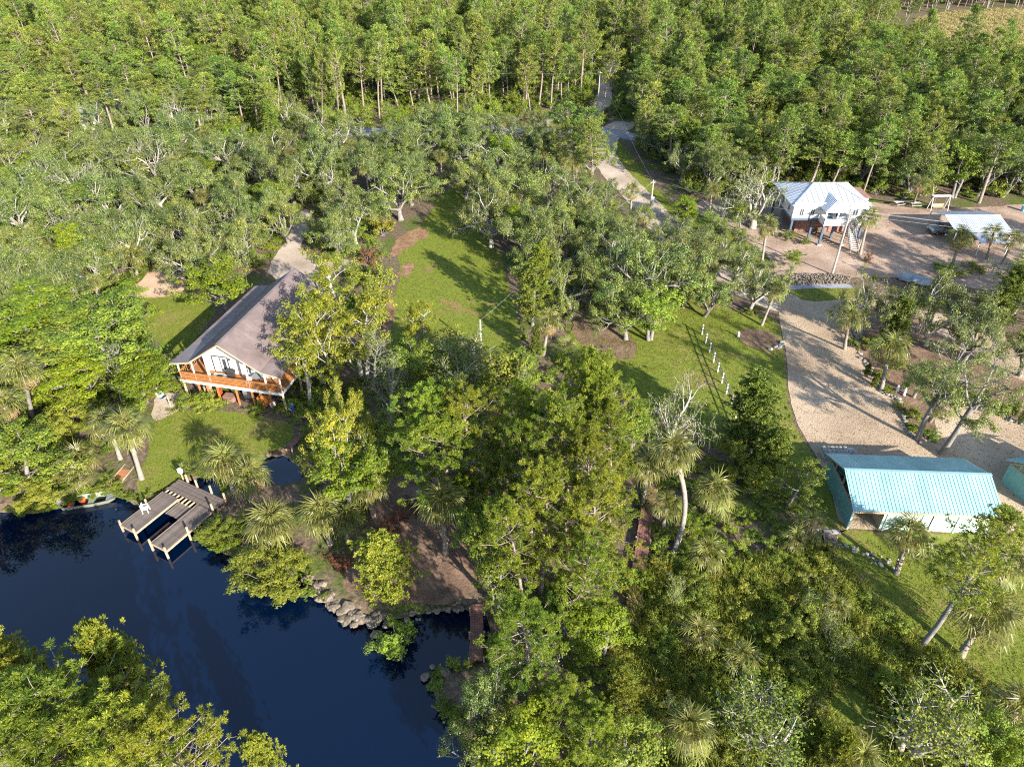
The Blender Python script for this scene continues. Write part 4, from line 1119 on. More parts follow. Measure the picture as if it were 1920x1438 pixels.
junk('storage_box', 'orange storage box between the posts under the balcony', 8.9, 1.0, (1.1, 0.7, 0.95), M['orange'])
junk('storage_box', 'white lidded box beside the orange box under the balcony', 10.1, 0.8, (0.45, 0.4, 0.45), M['plastic_white'])
junk('storage_box', 'dusty pink crate under the middle of the balcony', 4.9, 0.9, (1.3, 0.8, 0.6), M['brick'])
junk('storage_box', 'red box under the left part of the balcony', 3.3, 1.3, (0.6, 0.5, 0.9), M['red'])
junk('storage_box', 'grey metal cabinet under the balcony', 6.6, 1.8, (0.9, 0.6, 1.2), M['steel'])
junk('storage_box', 'tan plywood box at the left foot of the balcony', 2.2, 1.1, (0.7, 0.6, 1.3), M['trim_tan'])
bl = thing('water_barrel', 'dark blue barrel beside the right corner of the balcony', 'barrel', at_house(12.75, 0.6, 0.02), HA)
m = MB(); m.tube([(0, 0, 0), (0, 0, 0.15), (0, 0, 0.95), (0, 0, 1.1)], [0.36, 0.42, 0.42, 0.36], n=16); m.build('drum', M['blue'], bl)
m = MB(); m.tube([(0, 0, 0.5), (0, 0, 0.56)], 0.44, n=16); m.build('hoop', M['blue'], bl)
hk = thing('hammock', 'white and blue hammock slung beside the house path', 'hammock', (-38.9, 62.9, 0), math.radians(-42))
m = MB()
for i in range(10):
    t0, t1 = i / 10, (i + 1) / 10
    def hp(t, s): 
        w = 0.42 * math.sin(math.pi * min(max(t, 0.03), 0.97)) ** 0.6
        return (-1.5 + 3.0 * t, s * w, 0.45 + 1.0 * (2 * t - 1) ** 2 * 0.7 + abs(s) * 0.12)
    m.mi = 1 if 5 <= i < 8 else 0
    m.add([hp(t0, -1), hp(t1, -1), hp(t1, 0), hp(t0, 0)], [(0, 1, 2, 3)]); m.add([hp(t0, 0), hp(t1, 0), hp(t1, 1), hp(t0, 1)], [(0, 1, 2, 3)])
m.build('cloth', [M['plastic_white'], M['skyblue']], hk)
for x in (-1.7, 1.7):
    m = MB(); m.bar((x, 0, 0), (x * 1.02, 0, 1.5), 0.1); m.build('post', M['wood_tan'], hk)

def picnic(label, loc, rz):
    t = thing('picnic_table', label, 'table', loc, rz)
    m = MB()
    for i in range(5): m.b2((-0.9, -0.36 + 0.148 * i, 0.72), (0.9, -0.23 + 0.148 * i, 0.76))
    m.build('table_top', M['concrete'], t)
    for y in (-0.75, 0.6):
        m = MB(); m.b2((-0.9, y, 0.43), (0.9, y + 0.15, 0.47)); m.build('bench', M['concrete'], t)
    for x in (-0.65, 0.65):
        m = MB(); m.bar((x, -0.7, 0), (x, -0.15, 0.72), 0.08); m.bar((x, 0.7, 0), (x, 0.15, 0.72), 0.08); m.bar((x, -0.7, 0.40), (x, 0.7, 0.40), 0.06); m.build('leg', M['wood_grey'], t)
p = G(1714, 388); picnic('grey picnic table between the white house and the swing frame', (p[0], p[1], 0.02), 0.05)
p = G(1683, 386); picnic('grey picnic table at the edge of the wood right of the white house', (p[0], p[1], 0.02), 0.3)
p = G(1757, 394); sw = thing('garden_swing', 'grey timber swing frame at the edge of the wood behind the carport', 'swing', (p[0], p[1], 0.02), 0.05)
for x in (-1.5, 1.5):
    m = MB(); m.bar((x, -0.6, 0), (x, -0.05, 2.4), 0.1); m.bar((x, 0.6, 0), (x, 0.05, 2.4), 0.1); m.build('leg', M['concrete'], sw)
m = MB(); m.bar((-1.7, 0, 2.45), (1.7, 0, 2.45), 0.12); m.b2((-1.7, -0.5, 2.52), (1.7, 0.5, 2.56)); m.build('top_beam', M['concrete'], sw)
m = MB(); m.b2((-1.0, -0.25, 0.5), (1.0, 0.25, 0.55)); m.b2((-1.0, 0.25, 0.5), (1.0, 0.29, 1.0)); m.build('seat', M['wood_tan'], sw)
m = MB()
for x in (-0.95, 0.95): m.bar((x, 0, 0.55), (x, 0, 2.4), 0.03)
m.build('chains', M['steel'], sw)
p = G(1711, 530); tc = thing('covered_boat', 'boat under a grey blue tarpaulin at the edge of the yard', 'boat', (p[0], p[1], 0.02), math.radians(-35))
m = MB()
sec = [(-2.2, 0.35, 0.55), (-1.3, 0.8, 1.0), (0, 0.95, 1.15), (1.3, 0.8, 1.1), (2.3, 0.2, 0.9)]
vs = []; fs = []
for x, w, h in sec: vs += [(x, -w, 0.35), (x, -w * 0.95, h * 0.75), (x, -w * 0.3, h), (x, w * 0.3, h * 1.02), (x, w * 0.95, h * 0.72), (x, w, 0.35)]
for i in range(4):
    for k in range(5): fs.append((i * 6 + k, i * 6 + k + 1, i * 6 + k + 7, i * 6 + k + 6))
fs += [(5, 4, 3, 2, 1, 0), (24, 25, 26, 27, 28, 29)]
m.add(vs, fs); m.build('cover', M['tarp'], tc, smooth=True)
m = MB(); m.b2((-1.8, -0.5, 0.12), (1.9, 0.5, 0.34)); m.build('trailer_frame', M['steel'], tc)
for s in (-1, 1): m = MB(); m.tube([(0, s * 0.75, 0.3), (0, s * 0.95, 0.3)], 0.3, n=12); m.build('wheel', M['tyre'], tc)
p = G(1918, 396); junk2 = thing('water_tank', 'small turquoise drum at the edge of the wood beside the yard', 'drum', (p[0], p[1], 0.02), 0)
m = MB(); m.tube([(0, 0, 0), (0, 0, 0.9)], 0.4, n=14); m.build('drum', M['skyblue'], junk2); m = MB(); m.tube([(0, 0, 0.9), (0, 0, 0.95)], [0.42, 0.36], n=14); m.build('lid', M['skyblue'], junk2)
p = G(397, 172); bb = thing('water_tank', 'dark blue tank beside the pale roofed shed among pines', 'tank', (p[0], p[1], 0.0), 0)
m = MB(); m.tube([(0, 0, 0), (0, 0, 2.6)], 1.0, n=16); m.build('drum', M['blue'], bb); m = MB(); m.tube([(0, 0, 2.6), (0, 0, 2.8)], [1.05, 0.5], n=16); m.build('lid', M['blue'], bb)

# ---------------------------------------------------------------- rocks
def rocks_line(px, n, smin, smax, label, group, meshes, z=-0.3, spread=0.6, name='rock', cat='rock'):
    pts = [Vector(G(*q)) for q in px]
    L = [0.0]
    for a, b in zip(pts[:-1], pts[1:]): L.append(L[-1] + (b - a).length)
    for i in range(n):
        s = rnd.uniform(0, L[-1]); k = max(j for j in range(len(L)) if L[j] <= s); k = min(k, len(pts) - 2)
        p = pts[k].lerp(pts[k + 1], (s - L[k]) / max(1e-6, L[k + 1] - L[k]))
        sz = rnd.uniform(smin, smax)
        zz = z if callable(z) is False else z(p)
        tag(inst(name, meshes[i % len(meshes)], None, (p.x + rnd.gauss(0, spread), p.y + rnd.gauss(0, spread), zz + rnd.uniform(-0.05, 0.12)), (rnd.uniform(-.3, .3), rnd.uniform(-.3, .3), rnd.uniform(0, 6.3)),
                 (sz * rnd.uniform(0.8, 1.25), sz * rnd.uniform(0.8, 1.2), sz * rnd.uniform(0.7, 1.0))), label, cat, group)
rocks_line([(578, 1086), (600, 1108), (622, 1128), (655, 1152), (690, 1160), (735, 1160)], 62, 0.22, 0.5, 'rough tan boulder in the rocky bank below the round yellow green tree', 'boulders along the shore', ROCKS, z=-0.22, spread=0.38)
rocks_line([(760, 1150), (820, 1140), (868, 1134)], 26, 0.10, 0.26, 'small tan rock at the water line beside the red brown boardwalk', 'small rocks by the boardwalk', ROCKS, z=-0.25, spread=0.25)
rocks_line([(806, 1268), (812, 1262)], 4, 0.2, 0.38, 'grey boulder at the point beside the dark water', 'boulders at the point', ROCKS, z=-0.35, spread=0.5)
rocks_line([(1598, 610), (1612, 665), (1638, 705), (1655, 738), (1684, 748), (1692, 778), (1702, 812), (1722, 829), (1756, 815)], 110, 0.10, 0.24, 'pale border stone edging the planting bed along the gravel drive', 'stones edging the drive bed', ROCKS_P, z=0.08, spread=0.12, name='border_stone', cat='stone')
rocks_line([(1770, 742), (1800, 746), (1850, 768), (1905, 792), (1930, 800)], 60, 0.10, 0.28, 'pale border stone edging the bed behind the tall leaning oak', 'stones edging the rear bed', ROCKS_P, z=0.08, spread=0.15, name='border_stone', cat='stone')
rocks_line([(1440, 657), (1462, 652), (1468, 640)], 22, 0.10, 0.26, 'pale border stone around the small bed on the fence lawn', 'stones round the lawn bed', ROCKS_P, z=0.06, spread=0.15, name='border_stone', cat='stone')
rocks_line([(1548, 1014), (1590, 1026), (1640, 1046), (1672, 1062)], 50, 0.08, 0.18, 'small white stone in the line crossing the shed lawn', 'stones across the shed lawn', ROCKS_P, z=0.05, spread=0.3, name='border_stone', cat='stone')

def rubble(name, poly, n, smin, smax, mats, z=0.05):
    """A bank of stones too many and small to pick apart."""
    xs = [p[0] for p in poly]; ys = [p[1] for p in poly]
    V_, F_ = [], []
    base = [m for m in mats]
    src = []
    for me in base:
        co = np.empty(len(me.vertices) * 3, np.float32); me.vertices.foreach_get('co', co)
        src.append((co.reshape(-1, 3), np.array([tuple(p.vertices) for p in me.polygons])))
    off = 0; k = 0
    while k < n:
        x, y = NR.uniform(min(xs), max(xs)), NR.uniform(min(ys), max(ys))
        if not inpoly(np.array([x]), np.array([y]), poly)[0]: continue
        co, fa = src[k % len(src)]
        s = NR.uniform(smin, smax); a = NR.uniform(0, 6.28)
        R = np.array([[math.cos(a), -math.sin(a), 0], [math.sin(a), math.cos(a), 0], [0, 0, 1]])
        V_.append(co @ R.T * s + np.array([x, y, z + s * 0.3 * NR.uniform(0, 1.5)])); F_.append(fa + off); off += len(co); k += 1
    me = np_mesh(name, np.concatenate(V_), np.concatenate(F_), base[0].materials[0])
    return link(bpy.data.objects.new(name, me))
LOWROCK = []
for i in range(3):
    bm = bmesh.new(); bmesh.ops.create_icosphere(bm, subdivisions=1, radius=1.0)
    for v in bm.verts: v.co *= 1 + 0.3 * mnoise.noise(v.co * 1.3 + Vector((i * 7, 0, 0))); v.co.z *= 0.7
    me = bpy.data.meshes.new('rubble'); bm.to_mesh(me); bm.free(); me.materials.append(M['stone']); LOWROCK.append(me)
tag(rubble('rock_bank', PX([(1436, 520), (1500, 514), (1560, 514), (1596, 520), (1590, 532), (1520, 534), (1450, 536)]), 900, 0.07, 0.22, LOWROCK), 'bank of small tan rubble between the yard and the grass strip', 'rubble', kind='stuff')

# garden ornaments in the bed
def ornament(label, px, py, h):
    p = G(px, py)
    t = thing('garden_statue', label, 'statue', (p[0], p[1], 0.04), rnd.uniform(0, 6))
    m = MB(); m.tube([(0, 0, 0), (0, 0, 0.12), (0, 0, 0.16)], [0.2, 0.2, 0.13], n=10); m.build('plinth', M['stone_pale'], t)
    m = MB(); m.tube([(0, 0, 0.16), (0, 0, h * 0.5), (0.02, 0, h * 0.72), (0.02, 0, h * 0.78)], [0.15, 0.12, 0.16, 0.06], n=10); m.tube([(0.02, 0, h * 0.78), (0.02, 0, h * 0.88), (0.02, 0, h)], [0.06, 0.11, 0.04], n=10); m.build('figure', M['plastic_white'], t)
ornament('small white garden statue in the drive bed beside the palm', 1681, 735, 0.95)
ornament('white garden figure behind the statue in the drive bed', 1694, 742, 1.1)
ornament('white garden figure at the lawn bed edge', 1384, 632, 0.8)

# ================================================================ TREES AND PLANTS: one model of each kind
def unit(a):
    return a / np.maximum(np.linalg.norm(a, axis=-1, keepdims=True), 1e-9)

def cloud(C, k, rad, size, aspect, rng, up=0.6, out=0.5, ctr=(0, 0, 0), flat=0.7, tint=None, tj=0.16, droop=0.0, puff=0.9):
    """Diamond leaves spread through rounded clumps, facing outward from each clump."""
    C = np.asarray(C, float)
    n = len(C) * k
    r_c = np.broadcast_to(rad, len(C)) * rng.uniform(0.65, 1.35, len(C))
    rr = np.repeat(r_c, k)[:, None]
    o = unit(rng.normal(size=(n, 3)))
    P_ = np.repeat(C, k, 0) + o * rr * (rng.uniform(0.05, 1, (n, 1)) ** 0.42) * np.array([1, 1, flat])
    nr = unit(rng.normal(size=(n, 3)))
    oc = unit(P_ - np.asarray(ctr))
    nr = unit(nr * 0.75 + puff * o + out * oc + np.array([0, 0, up]))
    t = unit(np.cross(nr, rng.normal(size=(n, 3))))
    b = np.cross(nr, t)
    s = size * rng.uniform(0.6, 1.35, (n, 1))
    t = t * s * 0.5; b = b * s * aspect * 0.5
    dz = np.array([0, 0, -droop])
    V_ = np.stack([P_ - t, P_ + b, P_ + t + dz * s, P_ - b], 1).reshape(-1, 3)
    F_ = np.arange(4 * n).reshape(-1, 4)
    if tint is None: tint = rng.uniform(0.1, 0.9, len(C))
    T_ = np.clip(np.repeat(tint, k) + rng.normal(size=n) * tj, 0, 1)
    return V_, F_, np.repeat(T_, 4)

def needles(C, D, k, L, w, rng, spread=0.9, tint=None, tj=0.12):
    """Needle tufts: slim blades fanning from each centre."""
    C = np.asarray(C, float); D = np.asarray(D, float)
    n = len(C) * k
    c = np.repeat(C, k, 0); d = np.repeat(D, k, 0)
    d = unit(d * 0.75 + rng.normal(size=(n, 3)) * spread * 0.75)
    l = L * rng.uniform(0.65, 1.15, (n, 1))
    s = unit(np.cross(d, rng.normal(size=(n, 3)))) * w * 0.5
    base = c + d * l * 0.08
    mid = c + d * l * 0.6
    V_ = np.stack([base, mid + s, c + d * l, mid - s], 1).reshape(-1, 3)
    F_ = np.arange(4 * n).reshape(-1, 4)
    if tint is None: tint = rng.uniform(0.2, 0.9, len(C))
    T_ = np.clip(np.repeat(tint, k) + rng.normal(size=n) * tj, 0, 1)
    return V_, F_, np.repeat(T_, 4)

def joinq(parts):
    off = 0; V_, F_, T_ = [], [], []
    for v, f, t in parts:
        V_.append(v); F_.append(f + off); T_.append(t); off += len(v)
    return np.concatenate(V_), np.concatenate(F_), np.concatenate(T_)

def quads_of(mb):
    """Tubes from MB as quads (tubes without caps)."""
    return np.array(mb.v, float), np.array(mb.f, int)

def path(rng, start, d, length, segs, wob, up=0.0):
    """A wandering branch line."""
    pts = [np.array(start, float)]
    d = np.array(d, float); d /= np.linalg.norm(d)
    for i in range(segs):
        d = d + rng.normal(size=3) * wob + np.array([0, 0, up])
        d /= np.linalg.norm(d)
        pts.append(pts[-1] + d * length / segs)
    return pts, d

PROTO = {}
def reg(kind, parts, H, W):
    PROTO.setdefault(kind, []).append(dict(parts=parts, H=H, W=W))

def branchy(rng, mb, start, d, length, r, depth, maxd, tips, wob=0.18, up=0.05, nchild=(4, 5), ratio=0.62, sides=5, tip_from=0.35, spread=0.9, minr=0.012):
    segs = 4 if depth else 5
    pts, dd = path(rng, start, d, length, segs, wob, up)
    rads = [max(minr, r * (1 - 0.7 * i / segs)) for i in range(segs + 1)]
    mb.tube(pts, rads, n=max(3, sides - depth), cap=False)
    if depth == maxd:
        for i, p in enumerate(pts):
            if i / segs >= tip_from: tips.append((p, dd))
        return
    nc = rng.integers(nchild[0], nchild[1] + 1)
    for c in range(nc):
        t = 0.35 + 0.65 * (c + rng.uniform(0, 0.9)) / nc
        k = min(segs - 1, int(t * segs)); f = t * segs - k
        f = min(f, 1.0)
        p = pts[k] * (1 - f) + pts[k + 1] * f
        dirn = pts[k + 1] - pts[k]; dirn = dirn / np.linalg.norm(dirn)
        side = rng.normal(size=3); side -= dirn * side.dot(dirn); side /= np.linalg.norm(side)
        nd = dirn * (1 - spread * 0.45) + side * spread * 0.8
        branchy(rng, mb, p, nd, length * ratio * rng.uniform(0.7, 1.15), max(minr, r * (1 - 0.6 * t) * 0.62), depth + 1, maxd, tips, wob, up, nchild, ratio, sides, tip_from, spread, minr)
    tips.append((pts[-1], dd))

def tree_meshes(name, trunk_mb, bark, leaves, leafm, extra=()):
    v, f = quads_of(trunk_mb)
    parts = [('trunk', np_mesh(name + '_trunk', v, f, bark, smooth=True))]
    if leaves is not None:
        parts.append(('crown', np_mesh(name + '_crown', leaves[0], leaves[1], leafm, tint=leaves[2])))
    for nm, lv, mt in extra:
        parts.append((nm, np_mesh(name + '_' + nm, lv[0], lv[1], mt, tint=lv[2])))
    return parts

# ---- live oak
def make_oak(seed, H=10.0, W=12.0, leafk=62, moss=True, bark='bark_grey', leaf='oak', ncl=(4, 5), lsize=0.165, fork=0.2, flat=1.0, limbs=6, kind='live_oak', lrad=0.60, thin=0.22):
    rng = np.random.default_rng(seed)
    mb = MB(); tips = []
    tp, d = path(rng, (0, 0, 0), (rng.normal() * 0.15, rng.normal() * 0.15, 1), H * fork, 4, 0.10)
    mb.tube(tp, [0.48, 0.38, 0.34, 0.32, 0.32], n=8, cap=False)
    for i in range(limbs):
        a = 2 * math.pi * (i + rng.uniform(-0.25, 0.25)) / limbs
        el = rng.uniform(0.35, 1.15)
        nd = (math.cos(a) * math.cos(el), math.sin(a) * math.cos(el), math.sin(el))
        L = W * 0.42 if el < 0.8 else H * 0.55
        branchy(rng, mb, tp[-1 - (i % 2)], nd, L, 0.22, 0, 2, tips, wob=0.22, up=0.05, nchild=ncl, ratio=0.55, spread=0.95, minr=0.02)
    T = np.array([t[0] for t in tips])
    T = T[T[:, 2] > H * 0.16]
    keep = rng.uniform(size=len(T)) > thin
    T = T[keep]
    ctr = (0, 0, H * 0.35)
    gt = np.array([0.5 + 0.9 * mnoise.noise(Vector(q) * 0.45 + Vector((seed * 3.1, 0, 0))) for q in T])
    lv = cloud(T, leafk, lrad, lsize, 0.6, rng, up=0.35, out=0.3, ctr=ctr, flat=0.7, tint=np.clip(gt + rng.normal(size=len(T)) * 0.16, 0, 1))
    extra = []
    if moss:
        sel = T[rng.uniform(size=len(T)) < 0.12]
        k = 8; n = len(sel) * k
        P_ = np.repeat(sel, k, 0) + rng.normal(size=(n, 3)) * np.array([0.35, 0.35, 0.15])
        l = rng.uniform(0.35, 1.3, (n, 1)); w = rng.uniform(0.03, 0.075, (n, 1))
        a = rng.uniform(0, 6.28, n); s = np.stack([np.cos(a), np.sin(a), 0 * a], 1) * w
        sw = rng.normal(size=(n, 3)) * 0.08; sw[:, 2] = 0
        dn = np.array([0, 0, -1.0])
        V_ = np.stack([P_ - s * 0.5, P_ + s * 0.5, P_ + dn * l + sw + s * 0.25, P_ + dn * l + sw - s * 0.25], 1).reshape(-1, 3)
        extra.append(('hanging_moss', (V_, np.arange(4 * n).reshape(-1, 4), rng.uniform(0, 1, 4 * n)), M['moss']))
    mx = np.percentile(np.hypot(T[:, 0], T[:, 1]), 93) * 2; mh = T[:, 2].max() + 0.4
    reg(kind, tree_meshes('oak', mb, M[bark], lv, M[leaf], extra), mh, mx)
for s in range(6): make_oak(11 + s, moss=(s != 3), bark='bark_pale' if s in (1, 4) else 'bark_grey', thin=(0.2, 0.42, 0.15, 0.25, 0.45, 0.2)[s])
for s in range(2): make_oak(31 + s, H=9, W=9, leafk=8, bark='bark_pale', moss=True, limbs=7, kind='bare_oak', lsize=0.16, lrad=0.4, thin=0.25)
make_oak(41, H=14, W=11, fork=0.55, limbs=6, kind='tall_oak', leafk=42, moss=True)

# ---- broadleaf: lime green, maple
def make_upright(seed, kind, leaf, bark, H=12, W=8, leafk=30, lsize=0.24, maxd=2, stems=2, aspect=0.8, lrad=0.5, thin=0.0, cl=(4, 5), wob=0.12, up=0.10, minr=0.015):
    rng = np.random.default_rng(seed)
    mb = MB(); tips = []
    for s in range(stems):
        a = 6.28 * s / stems + rng.uniform(0, 1)
        tp, d = path(rng, (0.2 * math.cos(a) * (stems > 1), 0.2 * math.sin(a) * (stems > 1), 0), (0.16 * math.cos(a), 0.16 * math.sin(a), 1), H * 0.78, 8, 0.06)
        mb.tube(tp, [0.24 * (1 - 0.8 * i / 8) + 0.02 for i in range(9)], n=7, cap=False)
        nb = 13
        for i in range(nb):
            t = 0.30 + 0.70 * i / (nb - 1)
            k = min(7, int(t * 8)); p = tp[k] * (1 - (t * 8 - k)) + tp[k + 1] * (t * 8 - k)
            az = i * 2.4 + rng.uniform(-0.4, 0.4) + s
            el = 0.45 + 0.5 * t
            L = W * 0.5 * (1.0 - 0.55 * abs(t - 0.5) ** 1.3 * 1.5) * rng.uniform(0.8, 1.1) * (0.72 if stems > 1 else 1)
            branchy(rng, mb, p, (math.cos(az) * math.cos(el), math.sin(az) * math.cos(el), math.sin(el)), L, 0.075, 1, maxd, tips, wob=wob, up=up, nchild=cl, ratio=0.55, spread=0.85, minr=minr)
        tips.append((tp[-1], d))
    T = np.array([t[0] for t in tips])
    T = T[rng.uniform(size=len(T)) > thin]
    lv = cloud(T, leafk, lrad, lsize, aspect, rng, up=0.4, out=0.3, ctr=(0, 0, H * 0.5), flat=0.65)
    mx = np.percentile(np.hypot(T[:, 0], T[:, 1]), 93) * 2; mh = T[:, 2].max() + 0.3
    reg(kind, tree_meshes(kind, mb, M[bark], lv, M[leaf]), mh, mx)
make_upright(51, 'lime_tree', 'lime', 'bark_grey', H=9, W=8.5, leafk=64, lsize=0.19, stems=1, lrad=0.60, thin=0.22)
for s in range(3): make_upright(61 + s, 'maple_tree', 'maple', 'bark_pale', H=13, W=8, leafk=(46, 38, 48)[s], lsize=0.17, stems=(1, 2, 1)[s], thin=(0.12, 0.25, 0.1)[s])
make_upright(71, 'green_tree', 'shrub', 'bark_grey', H=10, W=8, leafk=62, lsize=0.175, stems=1, lrad=0.60, thin=0.3)
make_upright(72, 'green_tree', 'shrub', 'bark_grey', H=9, W=8.5, leafk=60, lsize=0.165, stems=2, lrad=0.58, thin=0.42)
make_upright(75, 'green_tree', 'lime', 'bark_grey', H=9, W=8, leafk=54, lsize=0.165, stems=2, lrad=0.55, thin=0.38)
make_upright(73, 'bare_tree', 'oak', 'bark_grey', H=11, W=6.5, leafk=4, lsize=0.16, stems=1, lrad=0.5, cl=(6, 7), minr=0.009)
make_upright(74, 'bare_tree', 'shrub', 'twig', H=8, W=8, leafk=5, lsize=0.16, stems=3, lrad=0.5, cl=(5, 7), minr=0.009)

# ---- pines
def make_pine(seed, kind, leaf, H=16, W=7, bare=0.45, whorls=13, per=5, tuft=24, tl=0.42, tw=0.055, sub=4, bark='bark_pine', dead=4, spread=0.95, rb=1.0, el0=0.05, shape=1.0, puffs=False):
    rng = np.random.default_rng(seed)
    mb = MB(); C, D, TT = [], [], []
    tp, d = path(rng, (0, 0, 0), (rng.normal() * 0.04, rng.normal() * 0.04, 1), H, 10, 0.022)
    mb.tube(tp, [0.21 * rb * (1 - 0.86 * i / 10) + 0.02 for i in range(11)], n=7, cap=False)
    def at(t):
        k = min(9, int(t * 10)); f = t * 10 - k
        return tp[k] * (1 - f) + tp[k + 1] * f
    for i in range(whorls):
        t = bare + (1 - bare) * (i + rng.uniform(-0.3, 0.3)) / whorls
        t = min(max(t, 0.2), 0.985)
        u = (t - bare) / (1 - bare)
        Lr = W * 0.5 * (math.sin(math.pi * min(1, max(0.0, 0.16 + 0.84 * u)) ** 0.85) ** 0.7) * 1.02
        Lr = max(Lr, 0.5)
        for j in range(per):
            if rng.uniform() < 0.12: continue
            a = 2 * math.pi * (j + rng.uniform(-0.3, 0.3)) / per + i * 1.3
            el = el0 + 0.75 * u * shape + rng.uniform(-0.15, 0.15)
            L = Lr * rng.uniform(0.6, 1.12)
            pts, dd = path(rng, at(t), (math.cos(a) * math.cos(el), math.sin(a) * math.cos(el), math.sin(el)), L, 5, 0.13, 0.05)
            mb.tube(pts, [0.05 * (1 - 0.75 * q / 5) + 0.008 for q in range(6)], n=4, cap=False)
            bt_ = rng.uniform(0.12, 0.88)
            C.append(pts[-1]); D.append(dd)
            for q in range(sub):
                f = 0.35 + 0.62 * (q + rng.uniform(0, 1)) / sub
                k = min(4, int(f * 5)); p = pts[k] + (pts[k + 1] - pts[k]) * (f * 5 - k)
                sd = rng.normal(size=3) * np.array([1, 1, 0.5]) + dd * 0.6 + np.array([0, 0, 0.35]); sd /= np.linalg.norm(sd)
                l2 = rng.uniform(0.3, 0.85) * (0.5 + 0.1 * W)
                e = p + sd * l2
                mb.tube([p, (p + e) / 2 + rng.normal(size=3) * 0.04, e], [0.02, 0.014, 0.008], n=3, cap=False)
                C.append(e); D.append(sd)
                if tuft > 10:
                    for _ in range(2):
                        e2 = e + unit(rng.normal(size=3) + sd * 0.5 + np.array([0, 0, 0.3])) * rng.uniform(0.2, 0.42)
                        C.append(e2); D.append(unit(e2 - p))
            TT += [bt_] * (len(C) - len(TT))
    C.append(tp[-1]); D.append(d); TT.append(0.6)
    for i in range(dead):
        t = bare * rng.uniform(0.5, 1.05)
        a = rng.uniform(0, 6.28)
        pts, dd = path(rng, at(t), (math.cos(a), math.sin(a), 0.15), rng.uniform(0.8, 2.4), 4, 0.2, 0.03)
        mb.tube(pts, [0.04, 0.03, 0.022, 0.015, 0.008], n=3, cap=False)
    C = np.array(C); D = np.array(D)
    TT = np.clip(np.array(TT) + rng.normal(size=len(TT)) * 0.14, 0, 1)
    lv = needles(C, D, tuft, tl, tw, rng, spread=spread, tint=TT)
    if puffs: lv = joinq([lv, cloud(C, 15, 0.46, 0.21, 0.5, rng, up=0.35, out=0.25, ctr=(0, 0, H * 0.6), flat=0.7, tint=TT)])
    r = np.hypot(C[:, 0], C[:, 1])
    reg(kind, tree_meshes(kind, mb, M[bark], lv, M[leaf]), C[:, 2].max() + 0.2, np.percentile(r, 95) * 2)
for s in range(4): make_pine(101 + s, 'near_pine', 'pine_bright', H=16, W=(8, 7, 9, 7.5)[s], bare=(0.34, 0.42, 0.30, 0.5)[s], whorls=11, per=5, tuft=50, tl=0.28, tw=0.038, sub=6, rb=1.2, spread=2.2)
for s in range(6): make_pine(121 + s, 'pine_tree', 'pine', H=16, W=(5.6, 6.6, 5.0, 6.0, 7.0, 5.2)[s], bare=(0.50, 0.42, 0.56, 0.46, 0.36, 0.52)[s], whorls=(9, 10, 8, 10, 11, 8)[s], per=(5, 6, 5, 5, 6, 6)[s], tuft=9, tl=0.60, tw=0.13, sub=4, rb=0.85, dead=5, spread=1.6, puffs=True)

# ---- cedar
def make_cedar(seed, H=10, W=5.5, kind='red_cedar', leaf='cedar', n=900, k=22):
    rng = np.random.default_rng(seed)
    mb = MB()
    tp, d = path(rng, (0, 0, 0), (0, 0, 1), H * 0.97, 8, 0.03)
    mb.tube(tp, [0.2 * (1 - 0.9 * i / 8) + 0.015 for i in range(9)], n=6, cap=False)
    C, D = [], []
    nb = 95
    for i in range(nb):
        t = 0.08 + 0.9 * i / nb
        k_ = min(7, int(t * 8)); p = tp[k_] + (tp[k_ + 1] - tp[k_]) * (t * 8 - k_)
        a = i * 2.399 + rng.uniform(-0.4, 0.4)
        L = W * 0.5 * (1 - t) ** 0.62 * (0.55 + 0.45 * min(1, t / 0.25)) * rng.uniform(0.65, 1.25) + 0.15
        el = 0.35 + 0.5 * t
        pts, dd = path(rng, p, (math.cos(a) * math.cos(el), math.sin(a) * math.cos(el), math.sin(el)), L, 4, 0.12, 0.12)
        mb.tube(pts, [0.035, 0.028, 0.02, 0.013, 0.006], n=3, cap=False)
        for q in range(10):
            f = rng.uniform(0.25, 1.0); kk = min(3, int(f * 4)); b = pts[kk] + (pts[kk + 1] - pts[kk]) * (f * 4 - kk)
            e = b + rng.normal(size=3) * 0.22 * (0.5 + f)
            C.append(e); D.append(unit(dd + np.array([0, 0, 0.8]) + rng.normal(size=3) * 0.4))
    C = np.array(C); D = np.array(D)
    tint = np.clip(rng.normal(0.5, 0.22, len(C)), 0, 1)
    lv = needles(C, D, int(k * 1.5), 0.28, 0.07, rng, spread=0.9, tint=tint)
    reg(kind, tree_meshes(kind, mb, M['bark_grey'], lv, M[leaf]), H, W)
make_cedar(201); make_cedar(202, H=9, W=6); make_cedar(203, H=11, W=5)
make_cedar(205, H=7, W=7, kind='bald_cypress', leaf='cypress', k=20)
make_cedar(206, H=13, W=6, kind='bald_cypress', leaf='cypress', k=18)
make_pine(207, 'bald_cypress', 'cypress', H=14, W=5.6, bare=0.40, whorls=14, per=4, tuft=26, tl=0.28, tw=0.05, sub=6, bark='bark_grey', dead=2, spread=1.6, el0=0.3)

